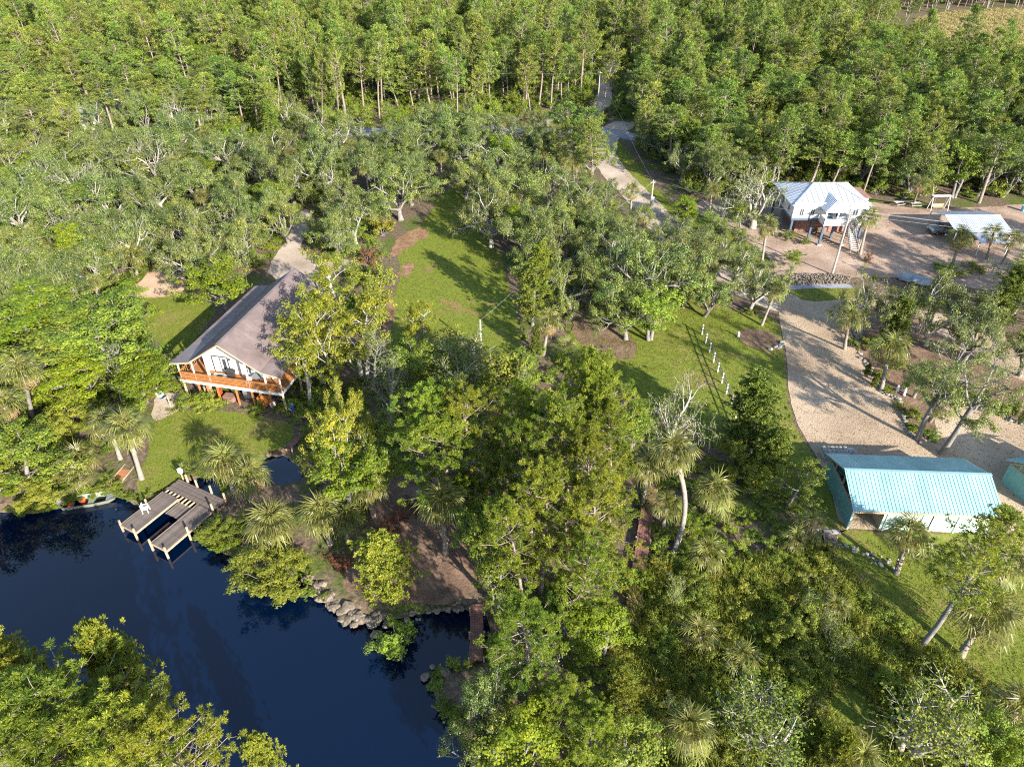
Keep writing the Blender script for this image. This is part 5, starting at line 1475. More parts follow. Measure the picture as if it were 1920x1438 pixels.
# ---- cabbage palms
def frond_arrays(rng, fan=0.85, pet=0.9, nb=20, droop=0.35, w=0.058):
    V_, F_, T_ = [], [], []
    def quad(a, b, c, d, t):
        k = len(V_); V_.extend([a, b, c, d]); F_.append((k, k + 1, k + 2, k + 3)); T_.extend([t] * 4)
    # petiole, arching
    pp = [np.array([pet * t, 0, 0.18 * math.sin(t * 1.6)]) for t in (0, 0.5, 1)]
    for a, b in zip(pp[:-1], pp[1:]):
        s = np.array([0, 0.025, 0]); quad(a - s, a + s, b + s, b - s, 0.9)
    c = pp[-1]
    for i in range(nb):
        a = math.radians(-138 + 276 * i / (nb - 1)) + rng.normal() * 0.03
        L = fan * (0.72 + 0.28 * math.cos(a)) * rng.uniform(0.9, 1.08)
        d = np.array([math.cos(a), math.sin(a), 0.10 - 0.15 * abs(math.sin(a))])
        # a costapalmate fan: middle bends down
        d[2] -= 0.25 * math.cos(a)
        d = d / np.linalg.norm(d)
        side = np.array([-math.sin(a), math.cos(a), 0.0]) * w * 0.5
        m_ = c + d * L * 0.55
        if rng.uniform() < 0.10: continue
        dr = droop * rng.uniform(0.6, 2.2)
        e = m_ + (d * 0.45 + np.array([0, 0, -dr]) + rng.normal(size=3) * 0.07) * L * 0.8
        t = rng.uniform(0.3, 0.9)
        quad(c - side * 0.3, c + side * 0.3, m_ + side, m_ - side, t)
        quad(m_ - side, m_ + side, e + side * 0.12, e - side * 0.12, t)
    return np.array(V_), np.array(F_), np.array(T_)
FROND = []
_r = np.random.default_rng(300)
for i in range(4):
    a = frond_arrays(_r, droop=(0.25, 0.45, 0.6, 0.35)[i])
    FROND.append((a, np_mesh('frond', a[0], a[1], M['frond'], tint=a[2])))
FDEAD = []
for i in range(2):
    a = frond_arrays(_r, fan=0.7, pet=0.8, nb=14, droop=0.7)
    FDEAD.append((a, np_mesh('dead_frond', a[0], a[1], M['frond_dead'], tint=a[2])))

def palm_layout(rng, n=30, dead=8):
    """Frond directions: young ones upright, old ones hanging."""
    out = []
    for i in range(n):
        u = i / (n - 1)
        el = math.radians(82 - 112 * u ** 0.85) + rng.normal() * 0.10
        out.append((i % 4, i * 2.3999 + rng.normal() * 0.12, el, rng.uniform(0.85, 1.15), False))
    for i in range(dead):
        out.append((i % 2, i * 2.3999 * 1.3 + rng.normal() * 0.3, math.radians(rng.uniform(-82, -50)), rng.uniform(0.8, 1.05), True))
    return out

def frond_matrix(az, el, s, base):
    # local +X outward; tilt up by el, turn by az
    return Matrix.Translation(base) @ Matrix.Rotation(az, 4, 'Z') @ Matrix.Rotation(-el, 4, 'Y') @ Matrix.Scale(s, 4)

def palm_trunk(rng, H, lean=0.05, bend=0.0, boots=False, r=0.17):
    mb = MB()
    n = 10; pts = []
    a = rng.uniform(0, 6.28)
    for i in range(n + 1):
        t = i / n
        off = lean * H * t + bend * math.sin(t * math.pi)
        pts.append((math.cos(a) * off, math.sin(a) * off, H * t))
    mb.tube(pts, [r * (1.25 - 0.35 * min(1, i / 3)) for i in range(n + 1)], n=9, cap=False)
    if boots:
        for i in range(70):
            t = rng.uniform(0.15, 1.0); k = min(n - 1, int(t * n)); f = t * n - k
            p = Vector(pts[k]).lerp(Vector(pts[k + 1]), f)
            az = rng.uniform(0, 6.28); o = Vector((math.cos(az), math.sin(az), 0))
            b = p + o * r * 0.8; e = b + o * 0.16 + Vector((0, 0, 0.22))
            mb.tube([b, e], [0.06, 0.03], n=4, cap=False)
    return mb, pts[-1]

def make_palm(seed, H=6.0, n=30, dead=8, kind='cabbage_palm', lean=0.04, boots=False):
    rng = np.random.default_rng(seed)
    mb, top = palm_trunk(rng, H, lean, boots=boots)
    gl, dl = [], []
    for idx, az, el, s, isdead in palm_layout(rng, n, dead):
        a = (FDEAD if isdead else FROND)[idx][0]
        Mx = np.array(frond_matrix(az, el, s, Vector(top)))
        v = a[0] @ Mx[:3, :3].T + Mx[:3, 3]
        (dl if isdead else gl).append((v, a[1], np.clip(a[2] + (0.25 * math.cos(el) - 0.1) + rng.normal() * 0.12, 0, 1)))
    ex = [('dead_fronds', joinq(dl), M['frond_dead'])] if dl else []
    reg(kind, tree_meshes('palm', mb, M['bark_palm'], joinq(gl), M['frond'], ex), H + 1.4, 3.4)
make_palm(310, 6, 30, 8); make_palm(311, 7, 26, 14, lean=0.06); make_palm(312, 5, 34, 5, lean=0.02)
# low fans without trunk
def make_palmetto(seed, n=12):
    rng = np.random.default_rng(seed)
    gl = []
    for i in range(n):
        a = FROND[i % 4][0]
        Mx = np.array(frond_matrix(i * 2.4 + rng.normal() * 0.2, math.radians(rng.uniform(15, 75)), rng.uniform(0.6, 0.95), Vector((rng.normal() * 0.12, rng.normal() * 0.12, 0.05))))
        gl.append((a[0] @ Mx[:3, :3].T + Mx[:3, 3], a[1], np.clip(a[2] + rng.normal() * 0.15, 0, 1)))
    v, f, t = joinq(gl)
    reg('palmetto', [('fronds', np_mesh('palmetto', v, f, M['frond'], tint=t))], 1.5, 2.4)
for s in range(3): make_palmetto(330 + s, (12, 15, 9)[s])

# ---- shrubs
def make_shrub(seed, kind, leaf, H=2.2, W=2.8, stems=9, leafk=26, lsize=0.15, aspect=0.6, lrad=0.30, twig='bark_grey', maxd=1, cl=(3, 4), flat=0.75, up=0.55):
    rng = np.random.default_rng(seed)
    mb = MB(); tips = []
    for i in range(stems):
        a = 6.28 * (i + rng.uniform(-0.3, 0.3)) / stems
        el = rng.uniform(0.45, 1.4)
        L = (H if el > 0.9 else W * 0.55) * rng.uniform(0.65, 1.0)
        branchy(rng, mb, (0.15 * math.cos(a), 0.15 * math.sin(a), 0), (math.cos(a) * math.cos(el), math.sin(a) * math.cos(el), math.sin(el)), L, 0.04, 0, maxd, tips, wob=0.16, up=0.03, nchild=cl, ratio=0.5, spread=0.9, minr=0.008, sides=4)
    T = np.array([t[0] for t in tips]); T = T[T[:, 2] > 0.12]
    lv = cloud(T, leafk, lrad, lsize, aspect, rng, up=up, out=0.4, ctr=(0, 0, 0), flat=flat)
    pt = tree_meshes(kind, mb, M[twig], lv, M[leaf])
    pt = [('stems', pt[0][1]), ('foliage', pt[1][1])]
    reg(kind, pt, T[:, 2].max() + 0.15, np.percentile(np.hypot(T[:, 0], T[:, 1]), 95) * 2 + 0.3)
for s in range(3): make_shrub(401 + s, 'shrub', 'shrub', H=2.4, W=3.0, stems=(10, 8, 12)[s], leafk=28)
for s in range(2): make_shrub(411 + s, 'yellow_shrub', 'shrub_yellow', H=2.2, W=2.8, stems=10, leafk=24)
make_shrub(404, 'shrub', 'lime', H=2.2, W=2.8, stems=10, leafk=24)
make_shrub(421, 'rust_shrub', 'shrub_rust', H=2.5, W=2.2, leafk=18)
for s in range(2): make_shrub(431 + s, 'round_bush', 'shrub_yellow' if s == 0 else 'cypress', H=5.0, W=6.0, stems=14, leafk=30, lsize=0.2, lrad=0.42, maxd=2, cl=(3, 4))
make_shrub(441, 'bare_shrub', 'shrub', H=2.8, W=2.6, stems=12, leafk=2, twig='twig', maxd=2, cl=(4, 5))
make_shrub(442, 'bare_shrub', 'shrub', H=3.0, W=2.8, stems=10, leafk=4, twig='twig', maxd=2, cl=(3, 4))

def make_reed(seed, kind, leaf, n=90, H=1.2, W=1.2, w=0.035, lean=0.35):
    rng = np.random.default_rng(seed)
    a = rng.uniform(0, 6.28, n); r = W * 0.5 * np.sqrt(rng.uniform(0, 1, n))
    B = np.stack([r * np.cos(a), r * np.sin(a), 0 * a], 1)
    d = unit(rng.normal(size=(n, 3)) * np.array([lean, lean, 0.05]) + np.array([0, 0, 1]))
    L = H * rng.uniform(0.5, 1.1, (n, 1))
    s = unit(np.cross(d, rng.normal(size=(n, 3)))) * w * 0.5
    m_ = B + d * L * 0.6; e = m_ + (d + np.array([0, 0, -0.5]) + rng.normal(size=(n, 3)) * 0.25) * L * 0.4
    V_ = np.stack([B - s, B + s, m_ + s, m_ - s, m_ - s, m_ + s, e + s * 0.2, e - s * 0.2], 1).reshape(-1, 3)
    F_ = np.arange(8 * n).reshape(-1, 4)
    reg(kind, [('blades', np_mesh(kind, V_, F_, M[leaf], tint=np.repeat(rng.uniform(0, 1, n), 8)))], H, W)
for s in range(2): make_reed(501 + s, 'reed_clump', 'reed', n=110, H=1.5, W=1.6)
for s in range(2): make_reed(511 + s, 'grass_tuft', 'grass', n=26, H=0.16, W=0.5, w=0.035, lean=0.7)
def make_litter(seed):
    rng = np.random.default_rng(seed)
    n = 16
    C = np.stack([rng.normal(size=n) * 0.5, rng.normal(size=n) * 0.5, np.full(n, 0.02)], 1)
    lv = cloud(C, 1, 0.02, 0.11, 0.55, rng, up=6.0, out=0, flat=0.1, puff=0)
    reg('litter_leaf', [('leaves', np_mesh('litter_leaf', lv[0], lv[1], M['litter_leaf'], tint=lv[2]))], 0.1, 1.2)
make_litter(530); make_litter(531)
make_reed(521, 'marsh_tuft', 'marsh', n=60, H=1.3, W=2.4, w=0.12, lean=0.3)

# ================================================================ PLANTING
LAND = {'the brown roofed house': (-31, 68), 'the grey boat dock': (-31, 46), 'the moored olive boat': (-40, 48.5), 'the long teal shed': (36, 46),
        'the white stilt house': (50, 109), 'the white carport': (73, 105), 'the white post fence': (24, 68), 'the gravel drive': (36, 66), 'the sandy road': (23, 120),
        'the middle lawn': (-7, 80), 'the shaded boardwalk': (11, 41), 'the red brown boardwalk': (-3, 33), 'the rocky shore': (-13, 35), 'the pond inlet': (-23, 54),
        'the short lawn pole': (-4, 73), 'the orange sand patch': (-48, 81), 'the drive bed': (44, 62), 'the shed lawn': (36, 34), 'the transformer pole': (47, 93),
        'the hammock': (-39, 63), 'the short plank landing': (28, 41), 'the dark canal': (-20, 25), 'the sandy track': (-27, 88), 'the rubble bank': (43, 92), 'the small low lawn': (19, 27)}
INFO = {  # kind: (object name, category, crown centre / height, description)
    'near_pine': ('pine_tree', 'pine', 0.70, 'yellow green pine with tufted needles'),
    'pine_tree': ('pine_tree', 'pine', 0.74, 'slender pine with bare trunk'),
    'live_oak': ('live_oak', 'oak', 0.60, 'grey green mossy live oak'),
    'tall_oak': ('live_oak', 'oak', 0.75, 'live oak on a long bare trunk'),
    'bare_oak': ('bare_oak', 'oak', 0.60, 'pale lichen covered oak with nearly bare limbs'),
    'bare_tree': ('bare_tree', 'tree', 0.60, 'thin leafless grey tree'),
    'lime_tree': ('broadleaf_tree', 'tree', 0.58, 'rounded bright lime green tree'),
    'maple_tree': ('maple_tree', 'maple', 0.62, 'yellowing maple with pale limbs'),
    'green_tree': ('broadleaf_tree', 'tree', 0.58, 'dense mid green broadleaf tree'),
    'red_cedar': ('red_cedar', 'cedar', 0.45, 'dark green pointed cedar'),
    'bald_cypress': ('bald_cypress', 'cypress', 0.55, 'feathery yellow green cypress'),
    'cabbage_palm': ('cabbage_palm', 'palm', 0.86, 'cabbage palm with fan shaped fronds'),
    'palmetto': ('palmetto', 'palmetto', 0.5, 'low palmetto with spread fans'),
    'shrub': ('shrub', 'shrub', 0.5, 'leafy green shrub'),
    'yellow_shrub': ('shrub', 'shrub', 0.5, 'yellow green shrub'),
    'rust_shrub': ('shrub', 'shrub', 0.5, 'rusty red leaved shrub'),
    'round_bush': ('bush', 'bush', 0.5, 'big rounded yellow green bush'),
    'bare_shrub': ('shrub', 'shrub', 0.5, 'twiggy grey leafless shrub'),
    'reed_clump': ('reed_clump', 'reeds', 0.5, 'clump of yellow green reeds'),
}
GROUPS = {'pine_tree': 'pines', 'live_oak': 'live oaks', 'cabbage_palm': 'cabbage palms', 'shrub': 'shrubs in the thicket', 'palmetto': 'palmettos', 'red_cedar': 'cedars', 'maple_tree': 'maples',
          'broadleaf_tree': 'broadleaf trees', 'bare_oak': 'bare oaks', 'bare_tree': 'bare trees', 'bald_cypress': 'cypresses', 'bush': 'rounded bushes', 'reed_clump': 'reed clumps'}
COUNT = {}
SHORT = {'cabbage_palm': 'cabbage palm', 'live_oak': 'mossy live oak', 'pine_tree': 'slender pine', 'green_tree': 'broadleaf tree', 'red_cedar': 'dark pointed cedar', 'palmetto': 'low fan leaved palmetto'}
TYP = {'pine_tree': 14.5, 'live_oak': 9.2, 'red_cedar': 10, 'green_tree': 8, 'shrub': 1.6, 'yellow_shrub': 1.4, 'palmetto': 1.3, 'bare_shrub': 1.8}
OCC = []

FARLAND = {'the grey roofed house': (c1[0], c1[1]), 'the green roofed house': (c2[0] + 2, c2[1] + 10), 'the pale roofed shed': (c3[0], c3[1]), 'the distant road pole': (21, 180), 'the tarmac road': (-20, 166),
           'the bend of the road': (24, 160), 'the bare utility pole': (39, 133), 'the white stilt house': (50, 116), 'the picnic tables': (64, 118), 'the swing frame': (70, 116), 'the white carport': (76, 114),
           'the turquoise drum': (92, 117), 'the far marsh': (160, 235), 'the slim cedar': (-52, 150), 'the head of the middle lawn': (-14, 118), 'the sandy road': (18, 140), 'the sandy track': (-27, 98),
           'the orange sand patch': (-50, 88), 'the brown roofed house': (-36, 84), 'the western clearing': (-78, 92)}
def far_land(x, y):
    return min(FARLAND.items(), key=lambda kv: math.hypot(kv[1][0] - x, kv[1][1] - y))[0]

def near_land(x, y):
    best = min(list(LAND.items()) + list(FARLAND.items()), key=lambda kv: math.hypot(kv[1][0] - x, kv[1][1] - y))
    return best[0]

def plant(kind, x, y, h, w, label=None, variant=None, rz=None, tilt=(0, 0), phrase=None, z=0.0):
    P_ = PROTO[kind]; pr = P_[rnd.randrange(len(P_)) if variant is None else variant % len(P_)]
    nm, cat, hc, desc = INFO[kind]
    COUNT[nm] = COUNT.get(nm, 0) + 1
    if label is None:
        if phrase:
            sz = 'tall ' if h > 1.06 * TYP.get(kind, pr['H']) else ('low ' if h < 0.88 * TYP.get(kind, pr['H']) else '')
            wd = {'pine_tree': (5.6, 6.6), 'live_oak': (8.8, 10.2)}.get(kind)
            wd = '' if wd is None else ('narrow ' if w < wd[0] else 'broad ' if w > wd[1] else '')
            label = sz + wd + SHORT.get(kind, desc) + ' ' + phrase
        else:
            rel = h / max(0.1, {'near_pine': 15, 'pine_tree': 16}.get(kind, pr['H']))
            size = 'tall ' if rel > 1.12 else ('small ' if rel < 0.8 else '')
            if kind in ('live_oak', 'near_pine', 'cabbage_palm'): size += 'broad ' if w > (9.5 if kind == 'live_oak' else 7.5) else ''
            label = size + desc + ' near ' + near_land(x, y)
    rz = rnd.uniform(0, 6.28) if rz is None else rz
    s = (w / pr['W'], w / pr['W'], h / pr['H'])
    if len(pr['parts']) == 1:
        o = inst(nm, pr['parts'][0][1], None, (x, y, z), (tilt[0], tilt[1], rz), s)
        tag(o, label, cat, GROUPS.get(nm))
    else:
        o = thing(nm, label, cat, (x, y, z), rz, GROUPS.get(nm))
        o.rotation_euler = (tilt[0], tilt[1], rz); o.scale = s
        for pn, me in pr['parts']:
            q = inst(pn, me, o)
            if pn == 'hanging_moss': q['kind'] = 'stuff'
    OCC.append((x, y, w * 0.5))
    return o

def T(kind, px, py, wpx, h, label=None, variant=None, tilt=(0, 0), rz=None):
    """A plant whose crown centre shows at photo pixel (px, py), its crown wpx photo pixels wide, h metres tall."""
    hc = INFO[kind][2] * h
    x, y, _ = G(px, py, hc)
    w = wpx * depth(x, y, hc) / FPX
    return plant(kind, x, y, h, w, label, variant, rz, tilt)

def palm(px, py, h, label=None, s=1.0, n=30, dead=8, lean=0.04, bend=0.0, boots=False, base=None):
    """A near palm with every frond a part of its own; (px, py) is the heart of its crown."""
    x, y, _ = G(px, py, h)
    rng = np.random.default_rng(int(px * 7 + py))
    COUNT['cabbage_palm'] = COUNT.get('cabbage_palm', 0) + 1
    if base:
        bx, by, _ = G(*base)
    else:
        bx, by = x + rng.normal() * 0.3, y + rng.normal() * 0.3
    lab = label or ('tall ' if h > 7 else '') + 'cabbage palm with ' + ('brown dead skirt' if dead > 10 else 'fan shaped fronds') + ' near ' + near_land(bx, by)
    t = thing('cabbage_palm', lab, 'palm', (bx, by, 0), 0, 'cabbage palms')
    mb = MB(); pts = []
    dx, dy = x - bx, y - by
    for i in range(11):
        u = i / 10
        q = u + bend * math.sin(u * math.pi * 2) * 0.5
        pts.append((dx * u + bend * 0.9 * math.sin(u * math.pi) * (1 if bend else 0), dy * u, h * u))
    mb.tube(pts, [0.18 * s * (1.25 - 0.35 * min(1, i / 3)) for i in range(11)], n=9, cap=False)
    mb.build('trunk', M['bark_palm'], t, smooth=True)
    if boots:
        bmb = MB()
        for i in range(80):
            u = rng.uniform(0.1, 1.0); k = min(9, int(u * 10)); p = Vector(pts[k]).lerp(Vector(pts[k + 1]), u * 10 - k)
            az = rng.uniform(0, 6.28); o = Vector((math.cos(az), math.sin(az), 0))
            b = p + o * 0.14; e = b + o * 0.17 + Vector((0, 0, 0.24)); bmb.tube([b, e], [0.07, 0.03], n=4, cap=False)
        tag(bmb.build('leaf_stubs', M['wood_tan'], t), kind='stuff')
    for idx, az, el, sc, isdead in palm_layout(rng, n, dead):
        me = (FDEAD if isdead else FROND)[idx][1]
        o = inst('dead_frond' if isdead else 'frond', me, t)
        o.matrix_local = frond_matrix(az, el, sc * s * 1.12, Vector(pts[-1]))
    OCC.append((bx, by, 1.2))
    return t

# ---------------------------------------------------------------- trees picked out one by one
# across the water, foreground
T('near_pine', 140, 1345, 290, 14, 'big yellow green pine reaching over the dark canal beside feathery cypress tips', 0)
T('near_pine', 325, 1385, 230, 13.5, 'wide yellow green pine whose long branch points over the open canal', 2)
T('near_pine', 40, 1420, 270, 13, 'yellow green pine on the near bank behind the wide canal pine', 1)
T('near_pine', 235, 1440, 270, 13, 'low yellow green pine crown at the foot of the canal pines', 3)
T('bald_cypress', 230, 1268, 170, 11.5, 'feathery green cypress rising behind the canal pines', 0)
T('bald_cypress', 70, 1275, 150, 11, 'feathery yellow green cypress at the left of the canal pines', 1)
T('green_tree', -40, 1340, 200, 11)
T('bald_cypress', 500, 1440, 120, 7, 'small yellow green cypress tip standing alone over the canal', 0)
# canal bank, left
T('green_tree', 25, 868, 170, 6.8, 'dark green broadleaf tree overhanging the water left of the moored boat', 0)
T('green_tree', -40, 880, 150, 6); T('round_bush', 60, 925, 110, 2.2, 'dark bush overhanging the water left of the moored boat', 1)
palm(42, 700, 7.5, 'tall cabbage palm with yellowing fronds on the wooded left bank', 1.3, 30, 8, base=(62, 782))
palm(8, 762, 6.5, None, 1.2, 26, 12)
palm(203, 795, 4.6, 'cabbage palm leaning into a twin palm above the rust orange ramp', 1.15, 30, 4)
palm(238, 806, 6.6, 'cabbage palm with thick pale trunk above the rust orange ramp', 1.3, 30, 8, base=(266, 898))
palm(152, 862, 1.7, None, 1.1, 24, 6)
palm(150, 893, 1.0, None, 0.9, 20, 4)
T('round_bush', 100, 785, 105, 4.5, 'dense yellow green bush below the tall palms on the left bank', 0)
T('green_tree', 95, 665, 200, 8, None, 1); T('green_tree', 225, 655, 190, 9, 'vine covered green tree left of the brown roofed house', 0)
T('green_tree', 180, 610, 150, 9, None, 1); T('green_tree', 60, 590, 170, 9); T('green_tree', 255, 705, 130, 6)
T('bare_tree', 205, 690, 90, 8, 'dead grey tree standing in the vine covered green trees', 0)
T('live_oak', 120, 545, 180, 9.5); T('live_oak', 30, 520, 180, 9)
T('shrub', 300, 690, 70, 3.0); T('shrub', 285, 720, 60, 2.5); T('shrub', 60, 830, 90, 3); T('shrub', 250, 745, 60, 2.5)
# round the brown house
T('lime_tree', 415, 535, 125, 8.5, 'rounded bright lime green tree beside the brown roof')
T('shrub', 365, 745, 70, 2.0, 'leafy bush under the left corner of the balcony'); T('yellow_shrub', 395, 752, 60, 1.6); T('yellow_shrub', 345, 755, 50, 1.4)
T('shrub', 478, 765, 42, 1.1, 'bright green bush in front of the balcony posts'); T('shrub', 520, 766, 30, 0.8)
T('maple_tree', 636, 568, 185, 13, 'tall yellowing maple beside the right side of the brown roof', 0)
T('maple_tree', 588, 628, 135, 11.5, 'yellowing maple whose branches cover the brown roof edge', 1)
T('maple_tree', 560, 668, 160, 11.5, 'yellowing maple hiding the right end of the balcony', 2)
T('maple_tree', 620, 650, 150, 12.5, None, 0); T('maple_tree', 668, 610, 130, 12, None, 1)
T('maple_tree', 645, 770, 120, 13, 'yellow green maple with pale stems beside the pond inlet', 2)
T('maple_tree', 615, 830, 130, 12, None, 0); T('maple_tree', 690, 800, 100, 11, None, 2)
T('lime_tree', 640, 880, 150, 9.5, 'light green tree between the pond inlet and the grey leafless tree')
T('maple_tree', 790, 610, 80, 7, 'small sparse maple at the edge of the middle lawn', 1)
T('bare_tree', 725, 735, 110, 11, 'grey leafless tree in front of the maples', 0); T('bare_tree', 690, 660, 80, 9, None, 0)
T('shrub', 590, 700, 90, 3); T('shrub', 600, 745, 80, 2.5); T('shrub', 560, 770, 60, 2); T('shrub', 545, 750, 50, 1.6)
T('shrub', 700, 850, 90, 3); T('shrub', 740, 800, 80, 3); T('shrub', 760, 740, 80, 3); T('shrub', 660, 940, 90, 2.5)
palm(690, 915, 4.0, None, 1.15, 26, 8)
# pines in the middle
T('near_pine', 800, 790, 150, 14.5, None, 3); T('near_pine', 880, 790, 160, 15, 'broad yellow green pine in front of the tangled shrubs', 2)
T('near_pine', 838, 822, 190, 13.5, 'spreading yellow green pine over the brown leaf litter', 0)
T('near_pine', 1065, 735, 165, 16.5, 'tall yellow green pine rising beside the fence lawn shadow', 1)
T('near_pine', 1130, 770, 130, 16, None, 3)
T('near_pine', 1075, 830, 170, 16.5, None, 0); T('near_pine', 1000, 850, 120, 14, None, 1)
T('near_pine', 1120, 890, 150, 15.5, None, 2); T('near_pine', 1020, 940, 160, 15, None, 3)
T('near_pine', 1110, 985, 170, 15, 'yellow green pine leaning over the shaded boardwalk', 0)
T('near_pine', 985, 1010, 150, 13.5, None, 1); T('near_pine', 1085, 1075, 140, 12.5, None, 2); T('green_tree', 930, 1060, 110, 9)
T('near_pine', 1000, 1195, 160, 12.5, 'pine with bare grey branches standing by the red brown boardwalk', 3)
T('bare_tree', 1005, 1235, 110, 10, 'dead pine stem with grey branches beside the red brown boardwalk', 0)
T('green_tree', 900, 990, 90, 8); T('lime_tree', 870, 940, 80, 7)
T('rust_shrub', 958, 850, 40, 6, 'rusty red sapling between the tall pines'); T('rust_shrub', 1000, 885, 34, 5)
T('bare_tree', 880, 680, 150, 7.0, 'tangle of grey stems beyond the spreading pines', 1); T('yellow_shrub', 840, 690, 90, 5); T('yellow_shrub', 930, 680, 110, 5); T('bare_shrub', 970, 720, 100, 4.5)
T('yellow_shrub', 800, 720, 80, 4); T('shrub', 900, 730, 90, 4); T('shrub', 985, 690, 60, 4)
palm(830, 950, 6.0, 'lone cabbage palm standing on the brown leaf litter', 1.35, 36, 12, base=(836, 1036))
palm(605, 970, 3.2, 'cabbage palm beside the rocky shore left of the round tree', 1.35, 30, 8)
palm(512, 985, 3.4, 'cabbage palm above the big rounded bush at the canal corner', 1.35, 34, 8)
palm(424, 870, 3.4, 'cabbage palm behind the grey boat dock', 1.3, 32, 10)
palm(470, 898, 2.6, None, 1.2, 26, 6)
palm(650, 975, 3.0, None, 1.0, 24, 6)
T('round_bush', 515, 1066, 150, 3.4, 'big rounded yellow green bush overhanging the canal corner', 0)
T('round_bush', 410, 988, 95, 2.2, 'rounded bush on the bank beside the grey boat dock', 0)
T('bald_cypress', 722, 1066, 190, 6.5, 'round bright yellow green tree above the rocky shore', 0)
T('shrub', 740, 1196, 95, 1.5, 'leafy shrub growing out of the dark water', 1)
T('shrub', 345, 885, 30, 1.0); T('palmetto', 340, 876, 36, 1.0); T('palmetto', 367, 878, 40, 1.1)
T('shrub', 440, 1000, 60, 1.6); T('shrub', 205, 905, 50, 1.4)
for (a, b, c) in ((765, 952, 90), (735, 985, 70), (905, 1000, 60), (885, 965, 60), (640, 1050, 60)):
    T('rust_shrub', a, b, c, 0.7, 'low rust brown brush heap on the litter near the lone palm')
# lower middle thicket trees
T('live_oak', 915, 1310, 180, 7.5, 'grey green live oak leaning over the dark canal below the dead pine', 0)
T('near_pine', 1075, 1300, 130, 8.5, 'young yellow green pine beside the dark gap of the thicket', 1)
T('lime_tree', 1000, 1400, 200, 7, None); T('live_oak', 900, 1420, 160, 6)
T('green_tree', 1150, 1410, 170, 7); T('near_pine', 1110, 1390, 120, 8, None, 3)
T('green_tree', 1130, 1180, 120, 6); T('bald_cypress', 1180, 1300, 110, 6.5, None, 1); T('green_tree', 1060, 1140, 100, 6)
palm(1262, 850, 7.5, 'cabbage palm on a tall bent trunk beside the shaded boardwalk', 1.35, 32, 12, bend=1.1, base=(1264, 1036))
palm(1338, 925, 3.0, 'broad cabbage palm with yellow stalks right of the bent palm', 1.25, 32, 8)
palm(1325, 1040, 2.0, None, 1.05, 20, 3)
palm(1215, 880, 4.5, None, 1.0, 22, 8); palm(1250, 950, 2.6, None, 1.0, 20, 3)
palm(1290, 1370, 3.2, 'cabbage palm in the bottom thicket below the leafless tangle', 1.1, 28, 6)
palm(1310, 1190, 1.7, None, 0.95, 18, 3); palm(1392, 1238, 1.6, None, 0.9, 18, 2); palm(1612, 1425, 2.2, None, 1.0, 22, 4)
palm(1565, 1140, 1.2, None, 0.8, 18, 3); palm(1520, 985, 1.8, None, 0.95, 18, 3); palm(1490, 1010, 1.4, None, 0.8, 16, 2)
T('red_cedar', 1418, 790, 165, 9.5, 'dark pointed cedar hiding the end of the white fence', 0)
T('red_cedar', 1440, 850, 120, 6.5, None, 1); T('round_bush', 1390, 870, 90, 4, None, 1)
T('green_tree', 1490, 905, 100, 5.5, 'small dark green tree left of the long teal shed', 0)
T('bare_oak', 1268, 770, 150, 8.5, 'pale lichen covered oak with twisting bare limbs beside the fence lawn', 0)
T('bare_shrub', 1350, 800, 60, 3.5); T('bare_shrub', 1270, 1110, 70, 3.0, 'grey dead shrub beside the shaded boardwalk', 0)
# shed lawn
palm(1705, 1005, 3.8, 'cabbage palm in front of the pale mint doors', 1.15, 32, 10, boots=True, base=(1680, 1075))
palm(1846, 1155, 3.6, 'stout cabbage palm with stubby trunk on the shed lawn', 1.45, 36, 14, boots=True, base=(1800, 1230))
palm(1888, 1060, 3.6, 'small cabbage palm at the right of the shed lawn', 1.2, 30, 4, boots=True, base=(1868, 1110))
palm(1905, 1330, 3.0, None, 1.2, 24, 6)
cy = plant('bald_cypress', 31.04, 31.83, 13.5, 5.0, 'tall leaning yellow green cypress on the shed lawn edge', 2, 0.4)
cy.rotation_euler = (math.radians(-6), math.radians(13), 0.4)
T('bare_tree', 1735, 1350, 190, 7, 'grey leafless tree spreading over the bottom thicket', 1); T('bare_tree', 1430, 1340, 170, 6, 'leafless tangle of pale stems in the bottom thicket', 1)
T('bald_cypress', 1570, 1410, 110, 4.5, None, 0); T('green_tree', 1840, 1400, 140, 5); T('lime_tree', 1900, 1420, 120, 5)
T('round_bush', 1500, 1180, 120, 2.8, None, 1); T('bare_shrub', 1560, 1190, 90, 2.6); T('bare_shrub', 1520, 1140, 80, 2.4)
# drive bed
T('live_oak', 1635, 565, 120, 8.5, 'grey green live oak at the end of the drive bed', 1); T('live_oak', 1685, 575, 110, 8.5, None, 2); T('red_cedar', 1690, 615, 75, 7.5, 'dark green cedar squeezed between oaks in the drive bed', 2)
to = plant('tall_oak', 42.05, 56.1, 14, 9.5, 'tall live oak on a thick pale trunk flaring at the drive bed', 0, 1.0); to.rotation_euler = (math.radians(4), math.radians(5), 1.0)
to = plant('tall_oak', 43.5, 54.0, 15, 10, 'tall leaning live oak with pale trunk behind the teal shed roof', 0, 3.4); to.rotation_euler = (math.radians(-2), math.radians(8), 3.4)
T('live_oak', 1770, 560, 150, 11, None, 4); T('live_oak', 1840, 600, 150, 10, 'grey green live oak with pale twisting limbs beside the pointed cedar', 0)
T('red_cedar', 1885, 560, 90, 8.5, 'yellow green cedar at the far end of the drive bed', 0); T('live_oak', 1930, 520, 140, 9); T('live_oak', 1945, 640, 120, 8)
palm(1668, 655, 4.2, 'cabbage palm with yellowing fronds at the middle of the drive bed', 1.3, 32, 8, base=(1652, 732))
palm(1592, 600, 4.5, 'cabbage palm at the drive side corner of the bed', 1.15, 28, 4, base=(1583, 655))
